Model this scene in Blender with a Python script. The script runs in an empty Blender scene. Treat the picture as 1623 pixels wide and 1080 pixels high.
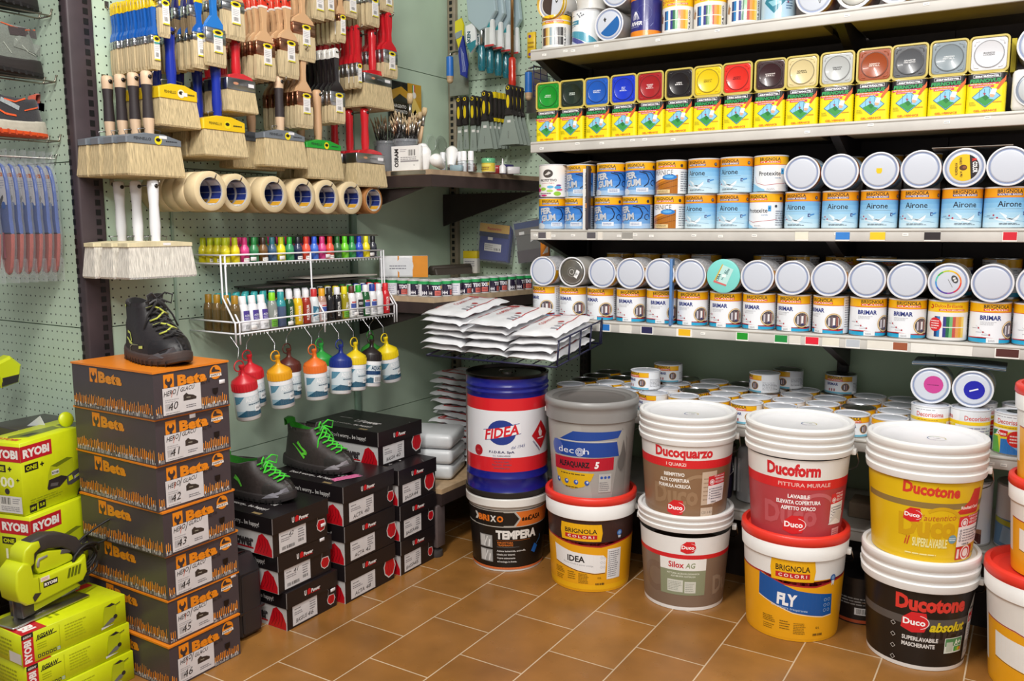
import bpy, bmesh, math, random
from mathutils import Vector, Matrix, Euler
random.seed(7)
SC = bpy.context.scene
COL = SC.collection
PI = math.pi
# ------------------------------------------------------------------ camera
cd = bpy.data.cameras.new('camera'); cam = bpy.data.objects.new('camera', cd); COL.objects.link(cam)
cd.sensor_width = 36.0; cd.lens = 36.0 * 1347.7 / 1623.0; cd.clip_start = 0.05
_yaw, _pit, _rol = 0.555775, 0.13047, -0.002654
_f = Vector((-math.sin(_yaw) * math.cos(_pit), math.cos(_yaw) * math.cos(_pit), -math.sin(_pit)))
_r = Vector((math.cos(_yaw), math.sin(_yaw), 0)); _u = _r.cross(_f)
_r2 = math.cos(_rol) * _r + math.sin(_rol) * _u; _u2 = -math.sin(_rol) * _r + math.cos(_rol) * _u
cam.matrix_world = Matrix(((_r2.x, _u2.x, -_f.x, 2.26), (_r2.y, _u2.y, -_f.y, -3.13), (_r2.z, _u2.z, -_f.z, 1.18), (0, 0, 0, 1)))
SC.camera = cam
# ------------------------------------------------------------------ world, lamps, exposure
W = bpy.data.worlds.new('shop_ambience'); SC.world = W; W.use_nodes = True
W.node_tree.nodes['Background'].inputs[0].default_value = (0.93, 0.96, 1.0, 1)
W.node_tree.nodes['Background'].inputs[1].default_value = 0.33
def lamp(name, loc, target, sx, sy, power, col=(1, .97, .92)):
    l = bpy.data.lights.new(name, 'AREA'); l.shape = 'RECTANGLE'; l.size = sx; l.size_y = sy; l.energy = power; l.color = col
    o = bpy.data.objects.new(name, l); COL.objects.link(o); o.location = loc
    o.rotation_euler = (Vector(target) - Vector(loc)).to_track_quat('-Z', 'Y').to_euler()
    return o
lamp('fluorescent_tube_light', (2.9, -1.75, 2.75), (2.5, -1.2, 0), 1.5, .12, 25)
lamp('fluorescent_tube_light', (1.35, -2.55, 2.75), (1.2, -1.6, 0), .12, 1.5, 64)
lamp('fluorescent_tube_light', (2.9, -4.0, 2.75), (1.6, -1.4, .4), 1.5, .12, 40)
SC.view_settings.view_transform = 'Standard'; SC.view_settings.look = 'None'
SC.view_settings.gamma = 1.0; SC.view_settings.use_curve_mapping = False
SC.view_settings.exposure = 0.0
# ------------------------------------------------------------------ colours and finishes
def hx(h):
    h = h.lstrip('#'); h = ''.join(x * 2 for x in h) if len(h) == 3 else h; c = [int(h[i:i + 2], 16) / 255 for i in (0, 2, 4)]
    return tuple((x / 12.92 if x <= .04045 else ((x + .055) / 1.055) ** 2.4) for x in c)
def C(c): return hx(c) if isinstance(c, str) else c
def finish(name, rough=.5, metal=0., coat=0., bump=0., scale=60., stretch=(1, 1, 1), mott=0., trans=0., alpha=1., sheen=0.):
    m = bpy.data.materials.new(name); m.use_nodes = True; nt = m.node_tree; N = nt.nodes; L = nt.links
    b = N['Principled BSDF']; a = N.new('ShaderNodeAttribute'); a.attribute_name = 'Col'
    b.inputs['Roughness'].default_value = rough; b.inputs['Metallic'].default_value = metal
    b.inputs['Coat Weight'].default_value = coat; b.inputs['Coat Roughness'].default_value = .08
    b.inputs['Transmission Weight'].default_value = trans; b.inputs['Alpha'].default_value = alpha
    b.inputs['Sheen Weight'].default_value = sheen
    tc = N.new('ShaderNodeTexCoord'); mp = N.new('ShaderNodeMapping'); mp.inputs['Scale'].default_value = stretch
    L.new(tc.outputs['Object'], mp.inputs[0])
    nz = N.new('ShaderNodeTexNoise'); nz.inputs['Scale'].default_value = scale; nz.inputs['Detail'].default_value = 3
    L.new(mp.outputs[0], nz.inputs['Vector'])
    if mott:
        mr = N.new('ShaderNodeMapRange'); mr.inputs[1].default_value = .3; mr.inputs[2].default_value = .7
        mr.inputs[3].default_value = 1 - mott; mr.inputs[4].default_value = 1 + mott * .4
        L.new(nz.outputs[0], mr.inputs[0])
        mx = N.new('ShaderNodeMix'); mx.data_type = 'RGBA'; mx.blend_type = 'MULTIPLY'; mx.inputs[0].default_value = 1
        L.new(a.outputs['Color'], mx.inputs[6]); L.new(mr.outputs[0], mx.inputs[7]); L.new(mx.outputs[2], b.inputs['Base Color'])
    else:
        L.new(a.outputs['Color'], b.inputs['Base Color'])
    if bump:
        bp = N.new('ShaderNodeBump'); bp.inputs['Strength'].default_value = bump; bp.inputs['Distance'].default_value = .002
        L.new(nz.outputs[0], bp.inputs['Height']); L.new(bp.outputs[0], b.inputs['Normal'])
    return m
F = dict(
    paper=finish('printed_paper', .55, mott=.05, scale=40),
    card=finish('cardboard', .62, bump=.08, scale=90, mott=.08),
    gcard=finish('varnished_cardboard', .34, bump=.05, scale=30, mott=.06),
    tin=finish('printed_tin', .28, coat=.3),
    plastic=finish('moulded_plastic', .36, mott=.03, scale=25),
    gloss=finish('glossy_plastic', .18, coat=.3),
    metal=finish('bare_metal', .28, metal=1., mott=.12, scale=30),
    steel=finish('painted_steel', .45, mott=.14, scale=9),
    dull=finish('dull_dark_steel', .5, mott=.25, scale=14),
    bristle=finish('brush_bristle', .75, bump=.9, scale=420, stretch=(1, 1, .03), mott=.42),
    cloth=finish('woven_cloth', .85, bump=.3, scale=260, mott=.2, sheen=.2),
    leather=finish('leather', .5, bump=.25, scale=110, mott=.2),
    rubber=finish('rubber', .6, bump=.1, scale=80, mott=.1),
    wood=finish('pale_wood', .5, scale=34, stretch=(1, 1, .12), mott=.22),
    bag=finish('crinkled_white_film', .3, bump=.5, scale=26, mott=.05),
    film=finish('clear_film', .12, trans=.0, alpha=.10),
    tub=finish('clear_plastic_tub', .1, alpha=.25),
    jug=finish('milky_plastic', .3, alpha=.92),
)
# ------------------------------------------------------------------ mesh builder
class MB:
    def __init__(s):
        s.v = []; s.f = []; s.c = []; s.m = []; s.sm = []; s.nr = []; s.names = []
    def mi(s, m):
        if m not in s.names: s.names.append(m)
        return s.names.index(m)
    def add(s, vs, fs, col, mat='paper', smooth=False, normals=None):
        o = len(s.v); s.v += [tuple(p) for p in vs]; k = s.mi(mat); col = C(col)
        for i, f in enumerate(fs):
            s.f.append([o + j for j in f]); s.c.append(col); s.m.append(k); s.sm.append(smooth)
            s.nr.append(None if normals is None else [normals[j] for j in f])
        return s
    def box(s, x0, y0, z0, x1, y1, z1, col, mat='paper', cols=None):
        v = [(x0, y0, z0), (x1, y0, z0), (x1, y1, z0), (x0, y1, z0), (x0, y0, z1), (x1, y0, z1), (x1, y1, z1), (x0, y1, z1)]
        fs = [(3, 2, 1, 0), (4, 5, 6, 7), (0, 1, 5, 4), (1, 2, 6, 5), (2, 3, 7, 6), (3, 0, 4, 7)]
        if cols is None: return s.add(v, fs, col, mat)
        for f, c in zip(fs, cols): s.add([v[i] for i in f], [(0, 1, 2, 3)], c, mat)   # bottom top front right back left
        return s
    def rbox(s, x0, y0, z0, x1, y1, z1, col, mat='plastic', r=.005, seg=2, M=None):
        bm = bmesh.new(); bmesh.ops.create_cube(bm, size=1)
        for v in bm.verts: v.co = Vector(((x0 + x1) / 2 + v.co.x * (x1 - x0), (y0 + y1) / 2 + v.co.y * (y1 - y0), (z0 + z1) / 2 + v.co.z * (z1 - z0)))
        bmesh.ops.bevel(bm, geom=bm.edges[:] , offset=r, segments=seg, affect='EDGES', profile=.5)
        return s.frombm(bm, col, mat, M, smooth=True)
    def frombm(s, bm, col, mat, M=None, smooth=True):
        bm.verts.index_update(); bm.normal_update()
        vs = [(M @ v.co if M else v.co.copy()) for v in bm.verts]
        s.add(vs, [[v.index for v in f.verts] for f in bm.faces], col, mat, smooth); bm.free(); return s
    def lathe(s, prof, col, mat='plastic', seg=48, M=None, cols=None, mats=None, a0=0., a1=2 * PI):
        """prof: (r, z) from bottom to top; one colour per profile segment if cols is given"""
        n = len(prof); sn = []
        for i in range(n - 1):
            dr, dz = prof[i + 1][0] - prof[i][0], prof[i + 1][1] - prof[i][1]; l = math.hypot(dr, dz) or 1
            sn.append((dz / l, -dr / l))
        full = abs(a1 - a0 - 2 * PI) < 1e-6
        ca = [(math.cos(a0 + (a1 - a0) * k / seg), math.sin(a0 + (a1 - a0) * k / seg)) for k in range(seg + 1)]
        for i in range(n - 1):
            nA = nB = sn[i]
            if i > 0 and sn[i - 1][0] * sn[i][0] + sn[i - 1][1] * sn[i][1] > .6:
                t = (sn[i - 1][0] + sn[i][0], sn[i - 1][1] + sn[i][1]); l = math.hypot(*t); nA = (t[0] / l, t[1] / l)
            if i < n - 2 and sn[i + 1][0] * sn[i][0] + sn[i + 1][1] * sn[i][1] > .6:
                t = (sn[i + 1][0] + sn[i][0], sn[i + 1][1] + sn[i][1]); l = math.hypot(*t); nB = (t[0] / l, t[1] / l)
            vs = []; ns = []; fs = []
            for k in range(seg + 1):
                c_, s_ = ca[k]
                for (r, z), (a, b) in ((prof[i], nA), (prof[i + 1], nB)):
                    p = Vector((r * c_, r * s_, z)); q = Vector((a * c_, a * s_, b))
                    if M: p = M @ p; q = (M.to_3x3() @ q).normalized()
                    vs.append(p); ns.append(q)
            for k in range(seg):
                if prof[i][0] < 1e-7: fs.append((2 * k, 2 * k + 3, 2 * k + 1))
                elif prof[i + 1][0] < 1e-7: fs.append((2 * k, 2 * k + 2, 2 * k + 1))
                else: fs.append((2 * k, 2 * k + 2, 2 * k + 3, 2 * k + 1))
            s.add(vs, fs, cols[i] if cols else col, mats[i] if mats else mat, True, ns)
        return s
    def tube(s, pts, r, col, mat='metal', seg=6, closed=False, cap=True, rs=None):
        P = [Vector(p) for p in pts]; n = len(P); rings = []; ref = None
        for i in range(n):
            a = P[(i - 1) % n] if (closed or i > 0) else P[i]; b = P[(i + 1) % n] if (closed or i < n - 1) else P[i]
            d = (b - a).normalized()
            if ref is None: ref = Vector((0, 0, 1)) if abs(d.z) < .9 else Vector((1, 0, 0))
            u = d.cross(ref);
            if u.length < 1e-6: u = d.cross(Vector((0, 1, 0)))
            u.normalize(); w = u.cross(d).normalized(); ref = w
            rr = rs[i] if rs else r
            rings.append([P[i] + rr * (math.cos(2 * PI * k / seg) * u + math.sin(2 * PI * k / seg) * w) for k in range(seg)])
        vs = [p for g in rings for p in g]; fs = []
        for i in range(n if closed else n - 1):
            j = (i + 1) % n
            for k in range(seg):
                fs.append((i * seg + k, i * seg + (k + 1) % seg, j * seg + (k + 1) % seg, j * seg + k))
        if cap and not closed:
            fs.append(tuple(range(seg - 1, -1, -1))); fs.append(tuple((n - 1) * seg + k for k in range(seg)))
        return s.add(vs, fs, col, mat, seg > 4)
    def loft(s, rings, col, mat='plastic', cap=True, smooth=True, cols=None, closed=True):
        """rings: equal-length lists of points"""
        m = len(rings[0]); n = len(rings); vs = [Vector(p) for g in rings for p in g]
        for i in range(n - 1):
            fs = [(k, (k + 1) % m, m + (k + 1) % m, m + k) for k in range(m if closed else m - 1)]
            if cols: s.add(vs[i * m:(i + 2) * m], fs, cols[i], mat, smooth)
        if not cols:
            s.add(vs, [(i * m + k, i * m + (k + 1) % m, (i + 1) * m + (k + 1) % m, (i + 1) * m + k) for i in range(n - 1) for k in range(m if closed else m - 1)], col, mat, smooth)
        if cap:
            s.add(rings[0], [tuple(range(m - 1, -1, -1))], cols[0] if cols else col, mat); s.add(rings[-1], [tuple(range(m))], cols[-1] if cols else col, mat)
        return s
    def prism(s, poly, axis, t0, t1, col, mat='plastic', bev=0.):
        """extrude a 2-D outline along x, y or z; bev pulls the two end faces in a little"""
        def P(u, v, t): return {'x': (t, u, v), 'y': (u, t, v), 'z': (u, v, t)}[axis]
        n = len(poly); cu = sum(p[0] for p in poly) / n; cv = sum(p[1] for p in poly) / n
        def ins(d):
            o = []
            for u, v in poly:
                l = math.hypot(u - cu, v - cv) or 1; o.append((u - (u - cu) / l * d, v - (v - cv) / l * d))
            return o
        ts = [(t0, bev), (t0 + bev, 0), (t1 - bev, 0), (t1, bev)] if bev else [(t0, 0), (t1, 0)]
        rings = [[P(u, v, t) for u, v in ins(d)] for t, d in ts]
        bm = bmesh.new(); R = [[bm.verts.new(p) for p in g] for g in rings]
        for a, b in zip(R, R[1:]):
            for k in range(n): bm.faces.new((a[k], a[(k + 1) % n], b[(k + 1) % n], b[k]))
        bm.faces.new(R[0][::-1]); bm.faces.new(R[-1])
        bmesh.ops.recalc_face_normals(bm, faces=bm.faces); bmesh.ops.triangulate(bm, faces=[f for f in bm.faces if len(f.verts) > 4])
        return s.frombm(bm, col, mat, None, smooth=False)
    def solid(s, poly, t0, t1, col, mat, r, seg=3):
        """outline in (y, z) extruded along x with rounded edges"""
        bm = bmesh.new(); A, B = [[bm.verts.new((t, u, v)) for u, v in poly] for t in (t0, t1)]; n = len(poly)
        for k in range(n): bm.faces.new((A[k], A[(k + 1) % n], B[(k + 1) % n], B[k]))
        fa, fb = bm.faces.new(A[::-1]), bm.faces.new(B); bmesh.ops.recalc_face_normals(bm, faces=bm.faces)
        bmesh.ops.bevel(bm, geom=list({e for f in (fa, fb) for e in f.edges}), offset=r, segments=seg, affect='EDGES', profile=.5, clamp_overlap=True)
        bmesh.ops.triangulate(bm, faces=[f for f in bm.faces if len(f.verts) > 4])
        for e in bm.edges: e.smooth = len(e.link_faces) < 2 or e.calc_face_angle(0) < .9
        return s.frombm(bm, col, mat)
    def ball(s, c, r, col, mat='plastic', n=10, sc=(1, 1, 1)):
        prof = [(math.cos(-PI / 2 + PI * i / n) * r + (0), math.sin(-PI / 2 + PI * i / n) * r) for i in range(n + 1)]
        prof[0] = (0, -r); prof[-1] = (0, r)
        M = Matrix.Translation(c) @ Matrix.Diagonal((*sc, 1))
        return s.lathe(prof, col, mat, seg=n * 2, M=M)
    # ---- printed artwork
    def flat(s, art, O, U, V, mat='paper', lift=.0003, eps=.00005):
        O, U, V = Vector(O), Vector(U).normalized(), Vector(V).normalized(); Nn = U.cross(V)
        for pts, col, lay in art.p:
            s.add([O + U * x + V * y + Nn * (lift + lay * eps) for x, y in pts], [tuple(range(len(pts)))], col, mat)
        return s
    def wrap(s, art, rz, seg, mat='tin', lift=.0002, eps=.00005, R=None, M=None):
        """wrap artwork round a lathe body with radius rz(z); x is arc length at radius R, front at -Y"""
        da = 2 * PI / seg
        for pts, col, lay in art.p:
            th = [(-PI / 2 + x / R, y) for x, y in pts]
            k0 = math.floor(min(t for t, _ in th) / da + 1e-9); k1 = math.ceil(max(t for t, _ in th) / da - 1e-9)
            for k in range(k0, k1):
                q = clip(clip(th, k * da, 1), (k + 1) * da, -1)
                if len(q) < 3: continue
                A = Vector((math.cos(k * da), math.sin(k * da), 0)); B = Vector((math.cos((k + 1) * da), math.sin((k + 1) * da), 0)); nm = (A + B).normalized()
                off = lift + lay * eps; vs = []; ns = []
                for t, z in q:
                    w = (t - k * da) / da; p = (A * (1 - w) + B * w) * rz(z) + nm * off; p.z = z
                    nn = Vector((math.cos(t), math.sin(t), 0))
                    if M: p = M @ p; nn = M.to_3x3() @ nn
                    vs.append(p); ns.append(nn)
                s.add(vs, [tuple(range(len(vs)))], col, mat, True, ns)
        return s
    def mesh(s, name):
        me = bpy.data.meshes.new(name); me.from_pydata(s.v, [], s.f)
        for m in s.names: me.materials.append(F[m])
        me.polygons.foreach_set('material_index', s.m); me.polygons.foreach_set('use_smooth', s.sm)
        at = me.attributes.new('Col', 'FLOAT_COLOR', 'CORNER'); buf = []
        for f, c in zip(s.f, s.c): buf += [c[0], c[1], c[2], 1.0] * len(f)
        at.data.foreach_set('color', buf)
        if any(n is not None for n in s.nr):
            cn = [tuple(x.vector) for x in me.corner_normals]; i = 0
            for f, n in zip(s.f, s.nr):
                if n is not None:
                    for j in range(len(f)): cn[i + j] = tuple(n[j])
                i += len(f)
            me.normals_split_custom_set(cn)
        me.update(); return me
    def build(s, name, parent=None, loc=None, rot=None, label=None):
        o = bpy.data.objects.new(name, s.mesh(name)); COL.objects.link(o)
        if parent: o.parent = parent
        if loc is not None: o.location = loc
        if rot is not None: o.rotation_euler = rot
        if label: o['label'] = label
        return o
def clip(p, a, sg):
    o = []
    for i in range(len(p)):
        A, B = p[i - 1], p[i]; da, db = (A[0] - a) * sg, (B[0] - a) * sg
        if da >= 0 > db or da < 0 <= db:
            t = da / (da - db); o.append((A[0] + (B[0] - A[0]) * t, A[1] + (B[1] - A[1]) * t))
        if db >= 0: o.append(B)
    return o
# ------------------------------------------------------------------ things and parts
def thing(name, label, cat, loc=(0, 0, 0), rot=(0, 0, 0), group=None):
    o = bpy.data.objects.new(name, None); COL.objects.link(o); o.location = loc; o.rotation_euler = rot
    o.empty_display_size = .02; o['label'] = label; o['category'] = cat
    if group: o['group'] = group
    return o
def tag(o, label, cat, group=None):
    o['label'] = label; o['category'] = cat
    if group: o['group'] = group
    return o
def struct(o): o['kind'] = 'structure'; return o
def dup(root, loc, rot=None, label=None, group=None):
    r = root.copy(); COL.objects.link(r); r.location = loc
    if rot is not None: r.rotation_euler = rot
    if label: r['label'] = label
    if group: r['group'] = group
    for ch in list(root.children):
        c = ch.copy(); COL.objects.link(c); c.parent = r
        for g in ch.children:
            d = g.copy(); COL.objects.link(d); d.parent = c
    return r
class Maker:
    """first call places the original, later calls place copies of it and its parts"""
    def __init__(s, fn): s.fn = fn; s.o = {}
    def __call__(s, key, loc, rot, label, cat, group=None):
        if key not in s.o:
            o = s.fn(key); s.o[key] = o; o.location = loc; o.rotation_euler = rot
            o['label'] = label; o['category'] = cat
            if group: o['group'] = group
            return o
        o = dup(s.o[key], loc, rot, label, group); o['category'] = cat; return o
def chk():
    seen = {}
    for o in bpy.data.objects:
        l = o.get('label')
        if not l: continue
        if not 4 <= len(l.split()) <= 16: print('LABELLEN', len(l.split()), o.name, l)
        if o.parent is None:
            if l in seen: print('LABELDUP', o.name, l)
            seen[l] = 1
ORD = ['zeroth', 'first', 'second', 'third', 'fourth', 'fifth', 'sixth', 'seventh', 'eighth', 'ninth', 'tenth', 'eleventh', 'twelfth', 'thirteenth', 'fourteenth', 'fifteenth', 'sixteenth', 'seventeenth', 'eighteenth', 'nineteenth', 'twentieth']
# ------------------------------------------------------------------ printed artwork in the plane
_TX = {}
def text_tris(st, bold, shear):
    k = (st, bold, shear)
    if k in _TX: return _TX[k]
    cu = bpy.data.curves.new('t', 'FONT'); cu.body = st; cu.size = 1; cu.offset = bold; cu.shear = shear; cu.resolution_u = 2; cu.fill_mode = 'FRONT'
    ob = bpy.data.objects.new('t', cu); me = ob.to_mesh()
    vs = [v.co for v in me.vertices]; tr = [[(vs[i].x, vs[i].y) for i in p.vertices] for p in me.polygons]
    xs = [p[0] for t in tr for p in t] or [0]; ys = [p[1] for t in tr for p in t] or [0]
    r = (tr, min(xs), max(xs), min(ys), max(ys)); ob.to_mesh_clear(); bpy.data.objects.remove(ob); bpy.data.curves.remove(cu)
    _TX[k] = r; return r
class Art:
    def __init__(s): s.p = []; s.l = 0
    def up(s): s.l += 1; return s
    def poly(s, pts, col, up=True):
        if up: s.l += 1
        c = C(col)
        if sum(pts[i - 1][0] * pts[i][1] - pts[i][0] * pts[i - 1][1] for i in range(len(pts))) < 0: pts = pts[::-1]
        if len(pts) <= 4: s.p.append((list(pts), c, s.l)); return s
        cx = sum(p[0] for p in pts) / len(pts); cy = sum(p[1] for p in pts) / len(pts)
        for i in range(len(pts)): s.p.append(([(cx, cy), pts[i - 1], pts[i]], c, s.l))
        return s
    def rect(s, x0, y0, x1, y1, col, up=True): return s.poly([(x0, y0), (x1, y0), (x1, y1), (x0, y1)], col, up)
    def circ(s, cx, cy, r, col, n=20, ry=None):
        s.l += 1; ry = ry or r
        s.p.append(([(cx + r * math.cos(2 * PI * k / n), cy + ry * math.sin(2 * PI * k / n)) for k in range(n)], C(col), s.l)); return s
    def ring(s, cx, cy, r0, r1, col, n=28, a0=0, a1=2 * PI, sy=1, cols=None):
        s.l += 1
        for k in range(n):
            a, b = a0 + (a1 - a0) * k / n, a0 + (a1 - a0) * (k + 1) / n
            s.p.append(([(cx + r * math.cos(t), cy + sy * r * math.sin(t)) for r, t in ((r0, a), (r1, a), (r1, b), (r0, b))], C(cols[k * len(cols) // n]) if cols else C(col), s.l))
        return s
    def line(s, pts, w, col):
        s.l += 1
        for (x0, y0), (x1, y1) in zip(pts, pts[1:]):
            l = math.hypot(x1 - x0, y1 - y0) or 1; nx, ny = -(y1 - y0) / l * w / 2, (x1 - x0) / l * w / 2
            s.p.append(([(x0 - nx, y0 - ny), (x1 - nx, y1 - ny), (x1 + nx, y1 + ny), (x0 + nx, y0 + ny)], C(col), s.l))
        return s
    def text(s, st, x, y, h, col, w=None, bold=.02, shear=0., rot=0., al='C', sk=0.):
        """capital-height h text with its left/centre/right at x and baseline at y; w fits the width"""
        s.l += 1; tr, x0, x1, y0, y1 = text_tris(st, bold, shear); k = h / .72; kx = k if w is None else w / max(1e-6, x1 - x0)
        wd = (x1 - x0) * kx; ox = {'C': -wd / 2, 'L': 0, 'R': -wd}[al]; c = C(col); cr, sr = math.cos(rot), math.sin(rot)
        for t in tr:
            q = []
            for px, py in t:
                a, b = (px - x0) * kx + ox, py * k; b += a * sk
                q.append((x + a * cr - b * sr, y + a * sr + b * cr))
            s.p.append((q, c, s.l))
        return s
    def fine(s, x0, y0, x1, y1, n, col, seed=1, fill=.45):
        """rows of print too small to read in the photograph"""
        s.l += 1; R = random.Random(seed); hgt = (y1 - y0) / n; c = C(col)
        for i in range(n):
            y = y1 - (i + 1) * hgt + hgt * .25; x = x0; end = x1 - (x1 - x0) * R.uniform(0, .3)
            while x < end:
                wd = min(end - x, (x1 - x0) * R.uniform(.06, .2)); s.p.append(([(x, y), (x + wd, y), (x + wd, y + hgt * fill), (x, y + hgt * fill)], c, s.l)); x += wd + (x1 - x0) * .025
        return s
    def bars(s, x0, y0, x1, y1, n, col='#222222', seed=3):
        s.l += 1; R = random.Random(seed); x = x0; u = (x1 - x0) / n
        while x < x1 - u * .5:
            wd = u * R.uniform(.25, .8); s.p.append(([(x, y0), (x + wd, y0), (x + wd, y1), (x, y1)], C(col), s.l)); x += u
        return s
    def put(s, o, dx=0, dy=0, sc=1.):
        b = s.l + 1
        for pts, col, lay in o.p: s.p.append(([(dx + x * sc, dy + y * sc) for x, y in pts], col, b + lay))
        s.l = b + o.l; return s
# ================================================================== the room and its fixed furniture
GREEN, DKB = '#bcd0ba', '#3a302d'
def floor_mat():
    m = bpy.data.materials.new('terracotta_tiles'); m.use_nodes = True; nt = m.node_tree; N = nt.nodes; L = nt.links; b = N['Principled BSDF']
    tc = N.new('ShaderNodeTexCoord'); sp = N.new('ShaderNodeSeparateXYZ'); cb = N.new('ShaderNodeCombineXYZ')
    L.new(tc.outputs['Object'], sp.inputs[0])
    ax = N.new('ShaderNodeMath'); ax.operation = 'ADD'; ax.inputs[1].default_value = 8 * .2015 - .547; L.new(sp.outputs['X'], ax.inputs[0])
    ay = N.new('ShaderNodeMath'); ay.operation = 'ADD'; ay.inputs[1].default_value = 1.597 - .1478 + 20 * .2955; L.new(sp.outputs['Y'], ay.inputs[0])
    L.new(ay.outputs[0], cb.inputs['X']); L.new(ax.outputs[0], cb.inputs['Y'])
    bt = N.new('ShaderNodeTexBrick'); bt.offset = .5; bt.inputs['Scale'].default_value = 1
    bt.inputs['Brick Width'].default_value = .2955; bt.inputs['Row Height'].default_value = .2015
    bt.inputs['Mortar Size'].default_value = .0021; bt.inputs['Mortar Smooth'].default_value = .2; bt.inputs['Bias'].default_value = 0
    bt.inputs['Color1'].default_value = (*hx('#9c6c36'), 1); bt.inputs['Color2'].default_value = (*hx('#8f602c'), 1); bt.inputs['Mortar'].default_value = (*hx('#cdb596'), 1)
    L.new(cb.outputs[0], bt.inputs['Vector'])
    n1 = N.new('ShaderNodeTexNoise'); n1.inputs['Scale'].default_value = 7; n1.inputs['Detail'].default_value = 6; L.new(tc.outputs['Object'], n1.inputs['Vector'])
    mr = N.new('ShaderNodeMapRange'); mr.inputs[1].default_value = .3; mr.inputs[2].default_value = .7; mr.inputs[3].default_value = .68; mr.inputs[4].default_value = 1.12; L.new(n1.outputs[0], mr.inputs[0])
    mx = N.new('ShaderNodeMix'); mx.data_type = 'RGBA'; mx.blend_type = 'MULTIPLY'; mx.inputs[0].default_value = .8
    L.new(bt.outputs['Color'], mx.inputs[6]); L.new(mr.outputs[0], mx.inputs[7]); L.new(mx.outputs[2], b.inputs['Base Color'])
    n2 = N.new('ShaderNodeTexNoise'); n2.inputs['Scale'].default_value = 22; L.new(tc.outputs['Object'], n2.inputs['Vector'])
    r2 = N.new('ShaderNodeMapRange'); r2.inputs[3].default_value = .2; r2.inputs[4].default_value = .42; L.new(n2.outputs[0], r2.inputs[0]); L.new(r2.outputs[0], b.inputs['Roughness'])
    bp = N.new('ShaderNodeBump'); bp.inputs['Strength'].default_value = .25; bp.inputs['Distance'].default_value = .002; bp.invert = True
    L.new(bt.outputs['Fac'], bp.inputs['Height']); L.new(bp.outputs[0], b.inputs['Normal'])
    return m
def peg_mat(name, ax, ou, ov):
    """green painted board drilled on a 25 mm grid"""
    m = finish(name, .55, mott=.08, scale=5); nt = m.node_tree; N = nt.nodes; L = nt.links; b = N['Principled BSDF']
    tc = N.new('ShaderNodeTexCoord'); sp = N.new('ShaderNodeSeparateXYZ'); L.new(tc.outputs['Object'], sp.inputs[0])
    def m1(op, a, v=None, w=None):
        n = N.new('ShaderNodeMath'); n.operation = op
        for i, t in enumerate((a, v, w)):
            if t is None: continue
            if isinstance(t, (int, float)): n.inputs[i].default_value = t
            else: L.new(t, n.inputs[i])
        return n.outputs[0]
    def cell(s, o): return m1('SUBTRACT', m1('FRACT', m1('MULTIPLY', m1('ADD', s, o + 50 * .025), 40.)), .5)
    u, v = cell(sp.outputs[ax], ou), cell(sp.outputs['Z'], ov)
    d = m1('SQRT', m1('ADD', m1('MULTIPLY', u, u), m1('MULTIPLY', v, v)))
    h = m1('LESS_THAN', d, .105)
    src = b.inputs['Base Color'].links[0].from_socket
    mx = N.new('ShaderNodeMix'); mx.data_type = 'RGBA'; L.new(h, mx.inputs[0]); L.new(src, mx.inputs[6]); mx.inputs[7].default_value = (.012, .015, .012, 1)
    L.new(mx.outputs[2], b.inputs['Base Color']); return m
F['peg_y'] = peg_mat('drilled_board', 'Y', 0, 0); F['peg_x'] = peg_mat('drilled_board', 'X', 0, 0)
F['green'] = finish('green_paint', .5, mott=.1, scale=4)
fl = MB().box(-1.6, -5, -.05, 4.2, .1, 0, '#ffffff').build('floor'); struct(fl); fl.data.materials.clear(); fl.data.materials.append(floor_mat())
# brush wall (x = 0): drilled boards near the post, plain boards towards the corner, thin dark joints between
w = MB()
w.box(-.06, -1.70, 0, -.012, .06, 3.0, '#1c1a18', 'dull')
for z0, z1 in ((.906, 1.366), (1.369, 1.829), (1.832, 2.29), (2.293, 2.8)): w.box(-.012, -1.672, z0, 0, -.659, z1, GREEN, 'peg_y')
for z0, z1 in ((0, .441), (.444, .903)): w.box(-.012, -1.672, z0, 0, -.659, z1, GREEN, 'green')
for z0, z1 in ((0, .441), (.444, .903), (.906, 1.366), (1.369, 1.829), (1.832, 2.29), (2.293, 2.8)): w.box(-.012, -.655, z0, 0, -.001, z1, GREEN, 'green')
struct(w.build('wall_left'))
w = MB(); w.box(-1.5, -1.70, 0, -.06, -1.66, 3.0, '#1c1a18', 'dull')
for z0, z1 in ((0, .441), (.444, .903), (.906, 1.366), (1.369, 1.829), (1.832, 2.29), (2.293, 2.8)): w.box(-1.5, -1.74, z0, -.033, -1.70, z1, GREEN, 'peg_x')
w.box(-.033, -1.744, 0, -.027, -1.70, 2.8, '#cbdccb', 'green')
struct(w.build('wall_front'))
w = MB(); w.box(-.06, .012, 0, 4.2, .06, 3.0, '#2a211e', 'dull')
for z0, z1 in ((0, .441), (.444, .903), (.906, 1.366), (1.369, 1.815), (1.818, 2.29), (2.293, 2.8)): w.box(.044, 0, z0, .655, .012, z1, GREEN, 'peg_x')
for x0, x1 in ((.70, 1.672), (1.71, 1.978), (1.981, 2.70), (2.73, 4.2)):
    w.box(x0, 0, 0, x1, .012, .86, '#a9bf9f', 'green'); w.box(x0, 0, .863, x1, .012, 2.8, '#3c302b', 'dull')
struct(w.build('wall_back'))
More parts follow.
